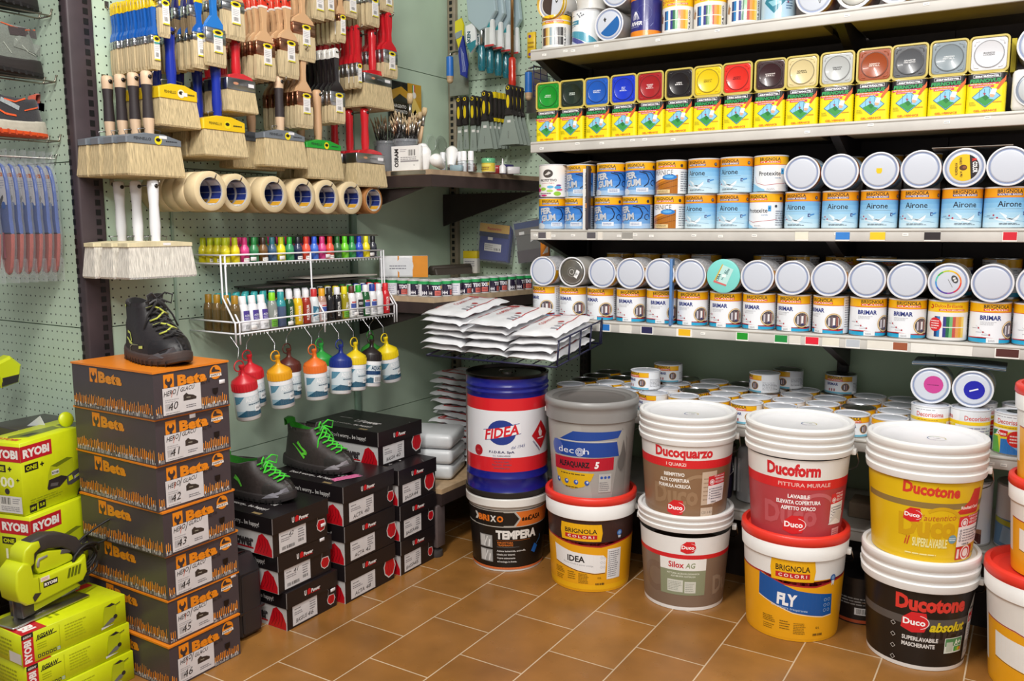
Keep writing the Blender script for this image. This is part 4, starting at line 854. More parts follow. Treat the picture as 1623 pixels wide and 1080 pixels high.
def drum():
    t = thing('steel_drum', 'blue, white and red steel drum stacked on the black bucket', 'drum', (*cF, .2758), (0, 0, .42)); m = MB(); h = .415; r = .1425
    bl, rd, wh = '#171c7c', '#d8232c', '#e4e6ec'; p = [(0, .004), (r - .006, .004), (r - .002, 0), (r + .002, .002), (r + .002, .010), (r, .012)]; pc = ['#555555', '#444444', '#333333', '#2a2724', '#2a2724']
    def seg_(z, c): p.append((r, z)); pc.append(c)
    def bead(z, c):
        p.append((r, z - .006)); pc.append(c); p.append((r + .003, z - .002)); pc.append(c); p.append((r + .003, z + .002)); pc.append(c); p.append((r, z + .006)); pc.append(c)
    bead(.060, bl); seg_(.0845, bl); seg_(.135, rd); seg_(.296, wh); seg_(.338, rd); bead(.358, bl); bead(.376, bl); seg_(h - .012, bl); p += [(r + .002, h - .010), (r + .003, h - .002), (r, h), (r - .004, h - .001), (r - .006, h - .012), (.12, h - .013), (.118, h - .010), (0, h - .010)]; pc += ['#3a3633', '#3a3633', '#6a655f', '#4a4541', '#3d3936', '#4b4744', '#4b4744', '#4f4b47']
    m.lathe(p, '', 'tin', 72, cols=pc, mats=['tin'] * (len(p) - 9) + ['metal'] * 8)
    a = Art(); a.circ(.0, .222, .050, '#1f3a8c', 26, ry=.043); a.poly([(-.066, .194), (.066, .218), (.066, .252), (-.066, .228)], '#eceef2'); a.line([(-.06, .194), (.068, .218)], .002, '#2c3c84'); a.line([(-.066, .229), (.062, .253)], .002, '#2c3c84')
    a.text('FIDEA', 0, .207, .034, '#d42232', .120, .03, .12, sk=.18); a.text('dal 1945', .058, .168, .011, '#4a5488', .05, .0, .3, rot=.12)
    a.circ(-.088, .155, .018, '#b5222c', 14, ry=.019); a.ring(-.088, .155, .010, .011, '#8c151e', 14); a.fine(-.096, .152, -.08, .158, 2, '#d86a6a', 2)
    a.text('F.I.D.E.A. SpA', .0, .151, .0078, '#26295c', .088, .025)
    for k, (s_, w_) in enumerate((('S.C. CASALVERDE', .06), ('10024 Moncalieri (TO)', .064), ('Tel. 0121 70441', .05), ('Fax 0121 554801', .066), ('www.fidea.com', .055))): a.text(s_, 0, .139 - .0105 * k, .0052, '#5a5c74', w_, .01)
    a.poly([(.108, .205), (.152, .255), (.196, .205), (.152, .155)], '#c41a22'); a.poly([(.145, .2), (.139, .215), (.147, .232), (.153, .22), (.16, .214), (.156, .198)], '#f2e4e4'); a.line([(.135, .193), (.168, .193)], .004, '#f2e4e4'); a.text('INFIAMMABILE', .128, .166, .006, '#3a3f78', .05, .01, rot=-.86)
    m.wrap(a, lambda z: r, 72, 'tin', R=r)
    m.box(-.004, -r - .0035, .012, .004, -r + .004, h - .012, '#8f8f96', 'metal'); M_ = Matrix.Rotation(-1.25, 4, 'Z')
    vs = m.v[-8:]; m.v[-8:] = [tuple(M_ @ Vector(v)) for v in vs]
    m.build('body', t)
    c = MB(); c.lathe([(.022, h - .010), (.022, h - .006), (0, h - .006)], '#8a8680', 'metal', 24); c.tube([(-.03, 0, h - .008), (-.026, 0, h + .001), (.026, 0, h + .001), (.03, 0, h - .008)], .003, '#6b6762', 'metal'); c.build('top_handle', t, (0, 0, 0), (0, 0, .3)); return t
drum()
# --- yellow "IDEA" bucket with the grey bucket on it
cI = (1.018, -.628)
def brig_badge(a, x, z, w=.118, h=.052):
    a.poly([(x - w / 2, z), (x + w / 2, z), (x + w / 2 + .004, z + h * .5), (x + w / 2, z + h), (x - w / 2, z + h), (x - w / 2 - .004, z + h * .5)], '#efb414')
    a.text('BRIGNOLA', x, z + h * .46, h * .26, '#201a16', w * .80, .02); a.rect(x - w * .4, z + h * .14, x + w * .4, z + h * .38, '#c42329'); a.text('C O L O R I', x, z + h * .19, h * .14, '#f8efe0', w * .66, .025)
def brig_common(a, low):
    a.fine(-.12, low + .034, -.076, low + .055, 4, '#5f4714', 2, .35); a.fine(-.118, low + .012, -.08, low + .030, 3, '#6b5218', 4, .3); a.fine(-.066, low + .020, -.036, low + .050, 4, '#6b5218', 5, .3); a.fine(-.026, low + .010, .014, low + .046, 7, '#6b5218', 6, .32); a.text('12 L', .046, low + .028, .006, '#3f300e', .012, .02); a.bars(.032, low + .006, .064, low + .013, 14)
a = Art(); a.rect(-.24, .163, .24, .246, '#3b2521'); a.poly([(-.24, .178), (-.13, .176), (-.05, .166), (.05, .160), (.13, .172), (.24, .18), (.24, .175), (.13, .167), (.05, .155), (-.05, .161), (-.13, .171), (-.24, .173)], '#a8262a')
a.poly([(-.24, .173), (-.13, .171), (-.05, .161), (.05, .155), (.13, .167), (.24, .175), (.24, .009), (-.24, .009)], '#eaa616'); a.rect(-.24, .009, .24, .026, '#efb414')
a.poly([(-.122, .150), (-.05, .136), (.058, .128), (.068, .118), (.066, .068), (.03, .066), (-.03, .074), (-.118, .092)], '#eeedec'); a.line([(-.118, .090), (-.03, .072), (.03, .064), (.066, .066)], .0022, '#5a2a22')
a.text('IDEA', -.035, .103, .0205, '#1e1c1c', .062, .03); a.text('Pittura murale al quarzo antialga', -.028, .092, .0058, '#8f8f93', .105, -.005, rot=-.06)
for k in range(3):
    a.ring(.052, .120 - .016 * k, .0035, .0042, '#a9a9ae', 8); a.ring(.062, .119 - .016 * k, .003, .0036, '#a9a9ae', 8)
brig_badge(a, -.018, .176, .134, .058); a.rect(.072, .044, .124, .148, '#e9e9e9'); a.fine(.076, .05, .120, .142, 13, '#8c8c92', 3); brig_common(a, .02)
a.circ(.114, .200, .010, '#3a6fb4', 16); a.circ(.114, .200, .006, '#86a9d4', 12); a.poly([(.108, .190), (.112, .180), (.114, .186), (.117, .180), (.121, .190)], '#d9dde4')
RD = '#e5392b'
def redlid(R0, z0, z1, zt):
    return [(R0 - .008, z0 - .001, W_), (R0, z0, W_), (R0 + .002, z1, W_), (R0 + .001, z1 + .001, RD), (R0 + .004, z1 + .004, RD), (R0 + .003, zt - .004, RD), (R0 - .001, zt, RD), (R0 - .010, zt, RD), (R0 - .016, zt - .016, RD), (R0 - .03, zt - .018, RD), (0, zt - .018, '#dc3426')]
t = bucket('paint_bucket', 'yellow and dark brown bucket with a red lid, under the grey bucket', (*cI, 0), .131, .1455, .252, None, [(0, .26, '#e9a616')], a, '', redlid(.1505, .249, .296, .322), rot=.36)
bail(t, .149, .26, 1.47, .08)
a = Art(); a.poly([(-.13, .24), (-.02, .26), (.02, .006), (-.17, .006)], '#a7a49f'); a.poly([(.12, .24), (.15, .20), (.15, .01), (.09, .01)], '#8d8a86')
a.poly([(-.10, .200), (-.045, .232), (.135, .232), (.13, .210), (-.07, .198)], '#1f4596'); a.rect(-.10, .198, .125, .2005, '#c9c7c4'); a.rect(-.128, .148, .118, .196, '#1f4596'); a.circ(-.112, .172, .026, '#4a5fae', 16); a.poly([(.118, .232), (.137, .232), (.145, .148), (.112, .148), (.10, .20)], '#a5a29c')
a.text('dec', -.075, .158, .021, '#e6e8ee', .062, .0); a.text('h', -.002, .158, .021, '#e6e8ee', .017, .0); 
for r in (.004, .008, .012): a.ring(-.024, .164, r, r + .002, '#dfe3ee', 14)
a.poly([(-.13, .098), (.092, .104), (.092, .146), (-.128, .142)], '#b5162c'); a.text('ALFAQUARZ', -.048, .113, .018, '#1c1620', .115, .045); a.text('5', .033, .112, .021, '#f0eef0', .016, .05, .2)
a.poly([(-.125, .098), (.025, .094), (.014, .070), (-.012, .048), (-.05, .038), (-.09, .046), (-.12, .075)], '#dcae16'); a.fine(-.10, .084, .0, .092, 1, '#5a4a18', 4); a.fine(-.08, .04, -.02, .048, 1, '#5a4a18', 5)
for x in (-.112, -.075, -.038, .0): a.circ(x, .062, .0085, '#2f56a8', 12); a.circ(x + .002, .064, .004, '#c9d4ea', 8)
a.rect(.04, .03, .085, .092, '#b9b7b3'); a.fine(.043, .034, .082, .066, 5, '#77757a', 2)
for x in (.05, .063, .076): a.circ(x, .08, .005, '#2f56a8', 10)
a.poly([(.128, .20), (.143, .15), (.138, .11), (.124, .095), (.110, .11), (.108, .13), (.12, .16)], '#6d6a67')
GL = '#8f8d8b'
t = bucket('paint_bucket', 'grey bucket with blue stripes, grey lid, on the red-lidded yellow bucket', (*cI, .3068), .1275, .1455, .262, None, [(0, .27, '#a5a29e')], a, '', [(.138, .258, GL), (.1515, .260, GL), (.153, .290, GL), (.1535, .304, GL), (.1565, .307, GL), (.157, .316, GL), (.1545, .326, GL), (.150, .328, GL), (.146, .324, '#7f7d7b'), (.132, .322, '#8b8987'), (.129, .319, '#6f6d6a'), (.112, .318, '#7b7875'), (.108, .315, '#6a6663'), (0, .315, '#716c69')], rot=.36)
bail(t, .153, .268, 1.47, .11)
# --- grey-brown bucket with the quartz bucket on it
cS = (1.341, -.598)
BRN = '#85705f'
a = Art(); a.rect(-.24, .172, .24, .186, '#d5242a'); a.ring(-.11, .10, .03, .05, '#7a6353', 20, 0, 6.28); a.text('Duco', .165, .055, .060, '#96826f', .14, .04, rot=.06)
a.rect(-.089, .134, .062, .172, '#efeeea'); a.rect(-.089, .052, .062, .134, '#8d9376'); a.text('Silox', -.035, .143, .019, '#c8202f', .050, .03); a.text('AG', .010, .143, .017, '#8f9a74', .032, .02, .2)
a.text('PITTURA ACRILSILOSSANICA', -.012, .121, .0055, '#e9ebdc', .105, .01); a.text('ANTIMUFFA ANTIALGA', -.012, .112, .0055, '#e9ebdc', .080, .01); a.rect(-.064, .062, -.012, .102, '#d3d4c9'); a.rect(-.007, .060, .030, .098, '#d3d4c9'); a.fine(-.061, .066, -.015, .098, 6, '#a3a69a', 3); a.fine(-.004, .064, .027, .094, 5, '#a3a69a', 4)
duco_logo(a, .002, .211, .024)
t = bucket('paint_bucket', 'white and grey-brown bucket on the floor under the brown-and-white bucket', (*cS, 0), .1245, .1425, .242, None, [(0, .012, W_), (.012, .173, BRN), (.173, .26, W_)], a, '', ridged(.1505, .258, .311, 3, 0), rot=.42)
bail(t, .1505, .245, 1.3, .10)
TAN = '#8f6f52'
a = Art(); a.rect(-.24, .155, .24, .181, '#d9272b'); a.text('I QUARZI', -.042, .162, .010, '#f4ded4', .062, .015)
a.text('Ducoquarzo', -.020, .190, .030, '#d0262d', .182, .045); a.text('Duco', -.045, .040, .060, '#9a7b5d', .15, .04); a.ring(.03, .07, .055, .066, '#a08264', 24, -.6, 2.4)
for k, (s_, w_) in enumerate((('RIEMPITIVO', .066), ('ALTA COPERTURA', .096), ('FORMULA ACRILICA', .106))): a.text(s_, -.048, .129 - .0185 * k, .0108, '#f2ebe2', w_, .04)
duco_logo(a, -.042, .028, .030); a.poly([(.040, .038), (.092, .040), (.092, .146), (.040, .144)], '#c9b49c'); a.fine(.046, .05, .07, .13, 6, '#a08a72', 3, .3); promo(a, .062, .040, .068, .095); a.rect(.040, .002, .084, .030, '#cdb9a4'); a.text('120-140', .062, .010, .009, '#5a5048', .038, -.01)
t = bucket('paint_bucket', 'white bucket with a red band over brown, on the grey-brown bucket', (*cS, .3034), .1265, .1435, .225, None, [(0, .156, TAN), (.156, .26, '#eceae6')], a, '', ridged(.1505, .226, .313, 4, 0), rot=.42)
bail(t, .1495, .235, 1.3, .11); b = Art(); wheel(b, .01, -.02, .022); lidart(t, b, .2997)
# --- blue and yellow "FLY" bucket with the pink-red bucket on it
cY = (1.688, -.614)
a = Art(); a.poly([(-.24, .196), (-.12, .196), (-.06, .176), (.03, .172), (.10, .185), (.24, .196), (.24, .191), (.10, .180), (.03, .167), (-.06, .171), (-.12, .191), (-.24, .191)], '#b0242c'); a.poly([(-.24, .191), (-.12, .191), (-.06, .171), (.03, .167), (.10, .180), (.24, .191), (.24, .008), (-.24, .008)], '#eda716')
a.poly([(-.132, .192), (-.09, .182), (-.02, .158), (.09, .142), (.094, .080), (.06, .078), (-.03, .090), (-.135, .124)], '#14559f'); a.line([(-.135, .122), (-.03, .088), (.06, .076), (.094, .078)], .0022, '#f0e9d8'); a.text('FLY', -.048, .110, .034, '#f4f4f6', .056, .05, rot=-.05); a.text('idropittura traspirante', -.040, .097, .0072, '#c3d4e8', .105, .0, rot=-.10)
for k in range(3):
    for j in range(2): a.ring(.066 + .013 * j, .128 - .016 * k, .004, .005, '#b3c8e2', 8)
brig_badge(a, -.034, .184, .116, .066); a.circ(.088, .192, .010, '#2f5fa6', 16); a.circ(.088, .192, .006, '#86a9d4', 12); a.poly([(.082, .184), (.084, .168), (.088, .174), (.092, .168), (.094, .184)], '#e3e5ea'); brig_common(a, .014)
t = bucket('paint_bucket', 'yellow bucket with a blue panel and red lid, under the pink-red bucket', (*cY, 0), .131, .1455, .252, None, [(0, .19, '#eda716'), (.19, .27, W_)], a, '', redlid(.1505, .249, .290, .318), rot=.46)
bail(t, .150, .252, 1.06, .10)
PK = '#b8434a'
a = Art(); a.rect(-.24, .150, .24, .178, '#d7282c'); a.text('PITTURA MURALE', -.010, .158, .0115, '#efc4bc', .150, .01)
a.text('Ducoform', -.044, .190, .034, '#d0242c', .150, .05); a.text('Duco', -.05, .045, .062, '#c05a60', .16, .04); a.ring(.03, .075, .055, .066, '#c4656a', 24, -.6, 2.4)
for k in range(8): a.rect(-.24, .004 + .010 * k, .24, .004 + .010 * (k + 1), ['#c25057', '#c04d54', '#be4b52', '#bd494f', '#bb474e', '#ba464c', '#b9454b', '#b8434a'][k]) if False else None
for k, (s_, w_) in enumerate((('LAVABILE', .062), ('ELEVATA COPERTURA', .128), ('ASPETTO OPACO', .100))): a.text(s_, -.026, .124 - .0175 * k, .0108, '#f8eeee', w_, .04)
duco_logo(a, -.036, .045, .034); promo(a, .074, .045, .058, .095); a.poly([(.07, .044), (.13, .04), (.135, .075), (.10, .085)], '#d9d6d2'); a.poly([(.07, .044), (.10, .06), (.12, .05), (.13, .04)], '#efece8'); a.rect(.088, .004, .125, .030, '#e0a3a6'); a.fine(.092, .008, .12, .026, 3, '#a85a60', 3)
t = bucket('paint_bucket', 'white bucket with a red band over pink-red, on the red-lidded blue-panel bucket', (*cY, .3028), .1265, .1435, .235, None, [(0, .152, PK), (.152, .26, '#eceae6')], a, '', ridged(.1515, .240, .325, 4, 0), rot=.46)
bail(t, .150, .245, 1.06, .11); b = Art(); wheel(b, .025, -.012, .022); lidart(t, b, .3117)
# --- black bucket with the yellow bucket on it
cA = (2.026, -.604)
a = Art(); a.rect(-.24, .128, .24, .150, '#57514d'); a.text('Ducotone', -.018, .172, .040, '#dc3a30', .190, .05); a.text('Duco', .02, .085, .05, '#352c28', .15, .04)
duco_logo(a, -.062, .137, .036); a.text('absolut', .030, .116, .026, '#dcc41f', .108, .04, .25); a.text('SUPERLAVABILE', -.046, .084, .0115, '#e6e3df', .096, .03); a.text('MASCHERANTE', -.050, .066, .0115, '#e6e3df', .088, .03)
a.rect(.022, .052, .084, .096, '#d9e0d6'); a.rect(.024, .072, .082, .094, '#4a8a56'); a.rect(.028, .056, .050, .084, '#b9c4b4'); a.text('A+', .066, .074, .016, '#e6f2e2', .024, .04); a.rect(.054, .056, .082, .070, '#3f9c4a')
for k, c in enumerate(('#3f9c4a', '#8ab83a', '#e0c02a', '#d8562a')): a.rect(.055 + .0068 * k, .057, .0605 + .0068 * k, .067, c)
a.poly([(.10, .02), (.150, .028), (.150, .205), (.125, .20), (.100, .16)], '#b5b0aa'); promo(a, .106, .075, .056, .085); a.text('FORMULA BASE', .13, .165, .006, '#2c2826', .045, .03); a.rect(.104, .03, .144, .055, '#cfcbc5'); a.text('180-210', .124, .038, .009, '#55504c', .036, -.01)
for k in range(4): a.ring(-.118, .122 - .033 * k, .0055, .0075, '#b9b4ae', 4)
t = bucket('paint_bucket', 'black bucket with red lettering on the floor, under the yellow bucket', (*cA, 0), .1245, .142, .238, None, [(0, .012, '#e6e4e0'), (.012, .225, '#1d1815'), (.225, .26, W_)], a, '', ridged(.1505, .226, .311, 3, 0), rot=.52)
bail(t, .1505, .235, .94, .10)
YL = '#e6bf16'
a = Art(); a.rect(-.24, .150, .24, .166, '#8d7440'); a.text('Ducotone', -.040, .186, .030, '#d23a2a', .142, .045, rot=-.06); a.poly([(.030, .142), (.052, .160), (.066, .172), (.078, .202), (.110, .202), (.110, .142)], '#cf2f26'); a.text('Risultati Certi', .072, .149, .0085, '#f8ece4', .064, .03)
a.poly([(.030, .142), (.11, .142), (.105, .135), (.036, .135)], '#c42a22'); a.text('Duco', -.045, .072, .058, '#cf9f10', .15, .05); a.ring(-.01, .092, .055, .064, '#d2a512', 24, -.8, 2.2)
duco_logo(a, -.084, .128, .024); a.text("l'autentico", -.018, .118, .017, '#c2562a', .092, -.005, .25, rot=.06); a.text('il', -.096, .044, .026, '#c8442a', .016, .01, .3); a.text('SUPERLAVABILE', -.036, .043, .024, '#efe6a0', .092, .03)
a.circ(.024, .067, .012, '#6f9aa8', 16); a.fine(.014, .062, .034, .072, 2, '#e6eef0', 3); promo(a, .038, .044, .098, .090); a.poly([(.12, .075), (.138, .078), (.14, .13), (.118, .136)], '#5c554e'); a.rect(.038, .008, .104, .044, '#c8302a'); a.circ(.075, .026, .020, '#f1e9e4', 18); a.ring(.075, .026, .012, .016, '#c8302a', 16); a.text('14 LITRI', .126, .016, .0065, '#4a3f14', .034, .02); a.rect(.042, .012, .05, .038, '#e6d8d4')
a.fine(-.10, .018, .0, .026, 1, '#f2e6a0', 5)
t = bucket('paint_bucket', 'yellow bucket with a red numeral and white ribbed lid, on the black bucket', (*cA, .3034), .1255, .1435, .225, None, [(0, .26, YL)], a, '', ridged(.1515, .224, .322, 4, 0), rot=.52)
bail(t, .1505, .24, .94, .11); b = Art(); wheel(b, .02, -.012, .024); lidart(t, b, .3087)
# --- stack of three red-lidded buckets at the right edge
def casa_art(k):
    a = Art(); a.poly([(-.24 * k, .176 * k), (-.14 * k, .170 * k), (-.05 * k, .146 * k), (.05 * k, .138 * k), (.2 * k, .15 * k), (.2 * k, .008), (-.24 * k, .008)], '#e9a41a'); a.line([(-.24 * k, .178 * k), (-.14 * k, .172 * k), (-.05 * k, .148 * k), (.05 * k, .140 * k), (.2 * k, .152 * k)], .003, '#a5352a')
    a.poly([(-.2 * k, .150 * k), (-.12 * k, .142 * k), (-.04 * k, .128 * k), (.15 * k, .12 * k), (.15 * k, .05 * k), (-.04 * k, .058 * k), (-.2 * k, .082 * k)], '#ebe9e4'); a.line([(-.2 * k, .080 * k), (-.04 * k, .056 * k), (.15 * k, .048 * k)], .0016, '#4a3a2a')
    a.text('CASAVIVA', -.03 * k, .100 * k, .026 * k, '#26221f', .17 * k, .0, rot=-.10); a.text('ANTICONDENSA', -.03 * k, .080 * k, .016 * k, '#2f2b28', .165 * k, -.005, rot=-.10); a.text('Pittura antimuffa', -.03 * k, .068 * k, .0085 * k, '#b9a9a4', .14 * k, -.01, rot=-.10)
    brig_badge(a, -.045 * k, .162 * k, .14 * k, .062 * k); a.fine(-.10 * k, .02 * k, .05 * k, .045 * k, 3, '#7a5c14', 4); return a
cR = (2.337, -.625)
for k, z, rb, rt, hb, lb in ((1, 0, .1275, .146, .252, 'large red-lidded white and orange bucket, bottom of the right-edge stack'), (.80, .3055, .106, .118, .19, 'middle red-lidded bucket of the right-edge stack'), (.80, .541, .106, .118, .19, 'topmost red-lidded bucket of the right-edge stack')):
    ld = redlid(.1515, .249, .292, .320) if k == 1 else redlid(.1225, .186, .224, .248)
    t = bucket('paint_bucket', lb, (cR[0] + (.012 if k < 1 else 0), cR[1], z), rb, rt, hb, None, [(0, .05, '#e9a41a'), (.05, .27, '#e9e7e2')], casa_art(k), '', ld, rot=.50, R=.135 if k == 1 else .111)
    if k == 1: bail(t, .150, .25, .84, .10)
# ================================================================== shoe boxes, boots and power-tool cartons
OR, CH = '#e8891b', '#453d42'
def skyline(a, x0, x1, h, seed, n):
    """row of small orange and grey tools printed along the foot of a carton"""
    R = random.Random(seed); u = (x1 - x0) / n
    for i in range(n):
        x = x0 + u * i; hh = h * R.uniform(.75, 1.2); w_ = u * R.uniform(.3, .62); a.rect(x, .012, x + w_, .012 + hh, R.choice(['#e2861c', '#e2861c', '#dd8f35', '#d97f1c']), False)
        if R.random() < .5: a.rect(x + w_ * .2, .012 + hh, x + w_ * .8, .016 + hh, '#e7a25a', False)
    a.up()
    for i in range(n * 2):
        x = x0 + u / 2 * i; hh = h * R.uniform(.2, .72); a.rect(x, .003, x + u * R.uniform(.16, .34), .003 + hh, R.choice(['#b9b5b2', '#8d8a88', '#d8d5d2', '#6d6866', '#c7c3bf', '#a39e98']), False)
    a.up()
    for i in range(n): a.circ(x0 + u * (i + .5), .010 + h * R.uniform(0, .3), R.uniform(.001, .0022), '#dedbd8', 6, ry=R.uniform(.002, .005)) if i % 3 == 0 else None
def wrench_icon(a, x, z, s):
    a.rect(x, z, x + s, z + s * 1.12, OR); c = '#3a3032'; a.circ(x + s * .5, z + s * .52, s * .36, c, 16); a.poly([(x + s * .28, z + s * 1.12), (x + s * .72, z + s * 1.12), (x + s * .66, z + s * .62), (x + s * .34, z + s * .62)], OR); a.circ(x + s * .5, z + s * .66, s * .17, OR, 10)
    a.rect(x + s * .36, z, x + s * .64, z + s * .22, c)
def beta_front(num, scrawl, seed):
    a = Art(); R = random.Random(seed); skyline(a, .004, .022, .018, seed, 3); skyline(a, .138, .221, .018, seed + 1, 14)
    wrench_icon(a, .028, .0745, .030); a.text('Beta', .112, .0765, .0255, OR, .088, .055)
    a.circ(.1845, .0935, .0185, OR, 24); a.poly([(.172, .099), (.178, .108), (.183, .107), (.184, .101), (.198, .097), (.199, .094), (.172, .094)], '#3b2f2c'); a.poly([(.165, .082), (.204, .082), (.202, .090), (.167, .090)], '#efe9e0'); a.text('SAFETY', .1845, .0838, .0048, '#3b2f2c', .032, .03)
    a.rect(.0235, .006, .136, .074, '#d6d2d3'); a.poly([(.083, .034), (.083, .048), (.092, .054), (.098, .049), (.112, .046), (.122, .040), (.121, .034)], '#37302c'); a.line([(.092, .042), (.104, .041)], .0022, '#9a9486'); a.bars(.030, .016, .052, .034, 9, '#8d8a8c'); a.fine(.030, .036, .07, .046, 2, '#a9a6a8', seed); a.fine(.09, .014, .125, .024, 2, '#77747a', seed + 3); a.fine(.03, .008, .075, .012, 1, '#9b989a', seed + 4)
    a.poly([(.172, .052), (.190, .052), (.189, .040), (.181, .033), (.173, .040)], '#120c0c')
    a.text('HERO', .046 + R.uniform(-.002, .002), .056 + R.uniform(-.002, .003), .0125, '#171213', .036, .005, .25, rot=.02, sk=.1); a.line([(.064, .052), (.072, .074)], .0016, '#171213'); a.text('GLACU', .096, .060 + R.uniform(-.001, .004), .0105, '#171213', .042, .0, .25, sk=.08); a.text(scrawl, .15, .066 + R.uniform(-.002, .003), .0095, '#171213', .03, -.005, .3, sk=.1); a.line([(.048, .05), (.052, .066)], .0014, '#c8562a')
    a.text(num, .052, .018, .019, '#171213', .028, -.005, .2, sk=.1)
    return a
def beta_side(seed):
    a = Art(); wrench_icon(a, .078, .0725, .033); a.text('Beta', .165, .0755, .027, '#d98a22', .098, .055); skyline(a, .004, .336, .022, seed, 44); return a
LB, WB, HB = .34, .2255, .1195
bx = [(.424, -1.846, '46', 'ACTA', .0), (.418, -1.838, '45', 'ACTA', .0), (.421, -1.837, '44', 'ACTA', .0), (.430, -1.846, '43', 'ACTA', .02), (.424, -1.853, '42', 'ACTA', -.01), (.431, -1.853, '41', 'ACTA', 0), (.440, -1.858, '40', 'ACTA', .0)]
pos = ['bottom', 'second from the bottom', 'third from the bottom', 'middle', 'third from the top', 'second from the top', 'top']
for i, (x, y, num, sc_, rz_) in enumerate(bx):
    t = thing('shoe_box', 'grey and orange shoe box marked %s, %s of its stack' % (num, pos[i]), 'shoe box', (x, y, i * HB), (0, 0, rz_), 'grey and orange shoe boxes')
    b = MB(); b.box(-LB, 0, 0, 0, WB, HB - .005, CH, 'gcard'); b.flat(beta_side(i * 7 + 1), (-LB, 0, 0), (1, 0, 0), (0, 0, 1), 'gcard')
    b.flat(beta_front(num, sc_, i * 5 + 2), (0, 0, 0), (0, 1, 0), (0, 0, 1), 'gcard'); b.build('body', t)
    l = MB(); e = .0022; l.box(-LB - e, -e, HB - .0052, e, WB + e, HB - .0004, '#e07f1d', 'gcard'); l.build('lid', t)
    s = {6: (.195, .060), 5: (.10, .103), 1: (.200, .107)}.get(i)
    if s: g = MB(); g.rbox(.0003, s[0], s[1], .0016, s[0] + .018, s[1] + .0105, '#e6e3e6', 'paper', r=.0005, seg=1); g.build('price_sticker', t)
# ---- black and red shoe boxes
def red_leaf(a, x, z, w, h, side=1):
    a.poly([(x - w / 2, z + h * .62), (x - w * .3, z + h), (x + w * .35, z + h * .95), (x + w / 2, z + h * .5), (x + w * .3, z + h * .08), (x - w * .1, z), (x - w * .42, z + h * .25)], '#cfcbc9')
    q = .86; cx, cz = x, z + h / 2; a.poly([(cx + (px - cx) * q, cz + (pz - cz) * q) for px, pz in [(x - w / 2, z + h * .62), (x - w * .3, z + h), (x + w * .35, z + h * .95), (x + w / 2, z + h * .5), (x + w * .3, z + h * .08), (x - w * .1, z), (x - w * .42, z + h * .25)]], '#c2121f')
    for k in range(3): a.line([(x - w * .2 + k * w * .16, z + h * .2), (x - w * .1 + k * w * .15, z + h * .5), (x - w * .14 + k * w * .17, z + h * .82)], .0011, '#5a0a12')
def up_logo(a, x, z, s):
    a.text('U', x, z, s, '#e8e4e2', s * .55, .05); a.poly([(x + s * .55, z - s * .1), (x + s * .5, z + s * .8), (x + s * 1.0, z + s * 1.15), (x + s * 1.45, z + s * .9), (x + s * 1.4, z - s * .05)], '#c9141f'); a.text('Power', x + s * 1.5, z + .001, s * .72, '#e8e4e2', s * 2.5, .04, .12, al='L'); a.rect(x + s * 1.6, z - s * .16, x + s * 3.9, z - s * .03, '#b5121d')
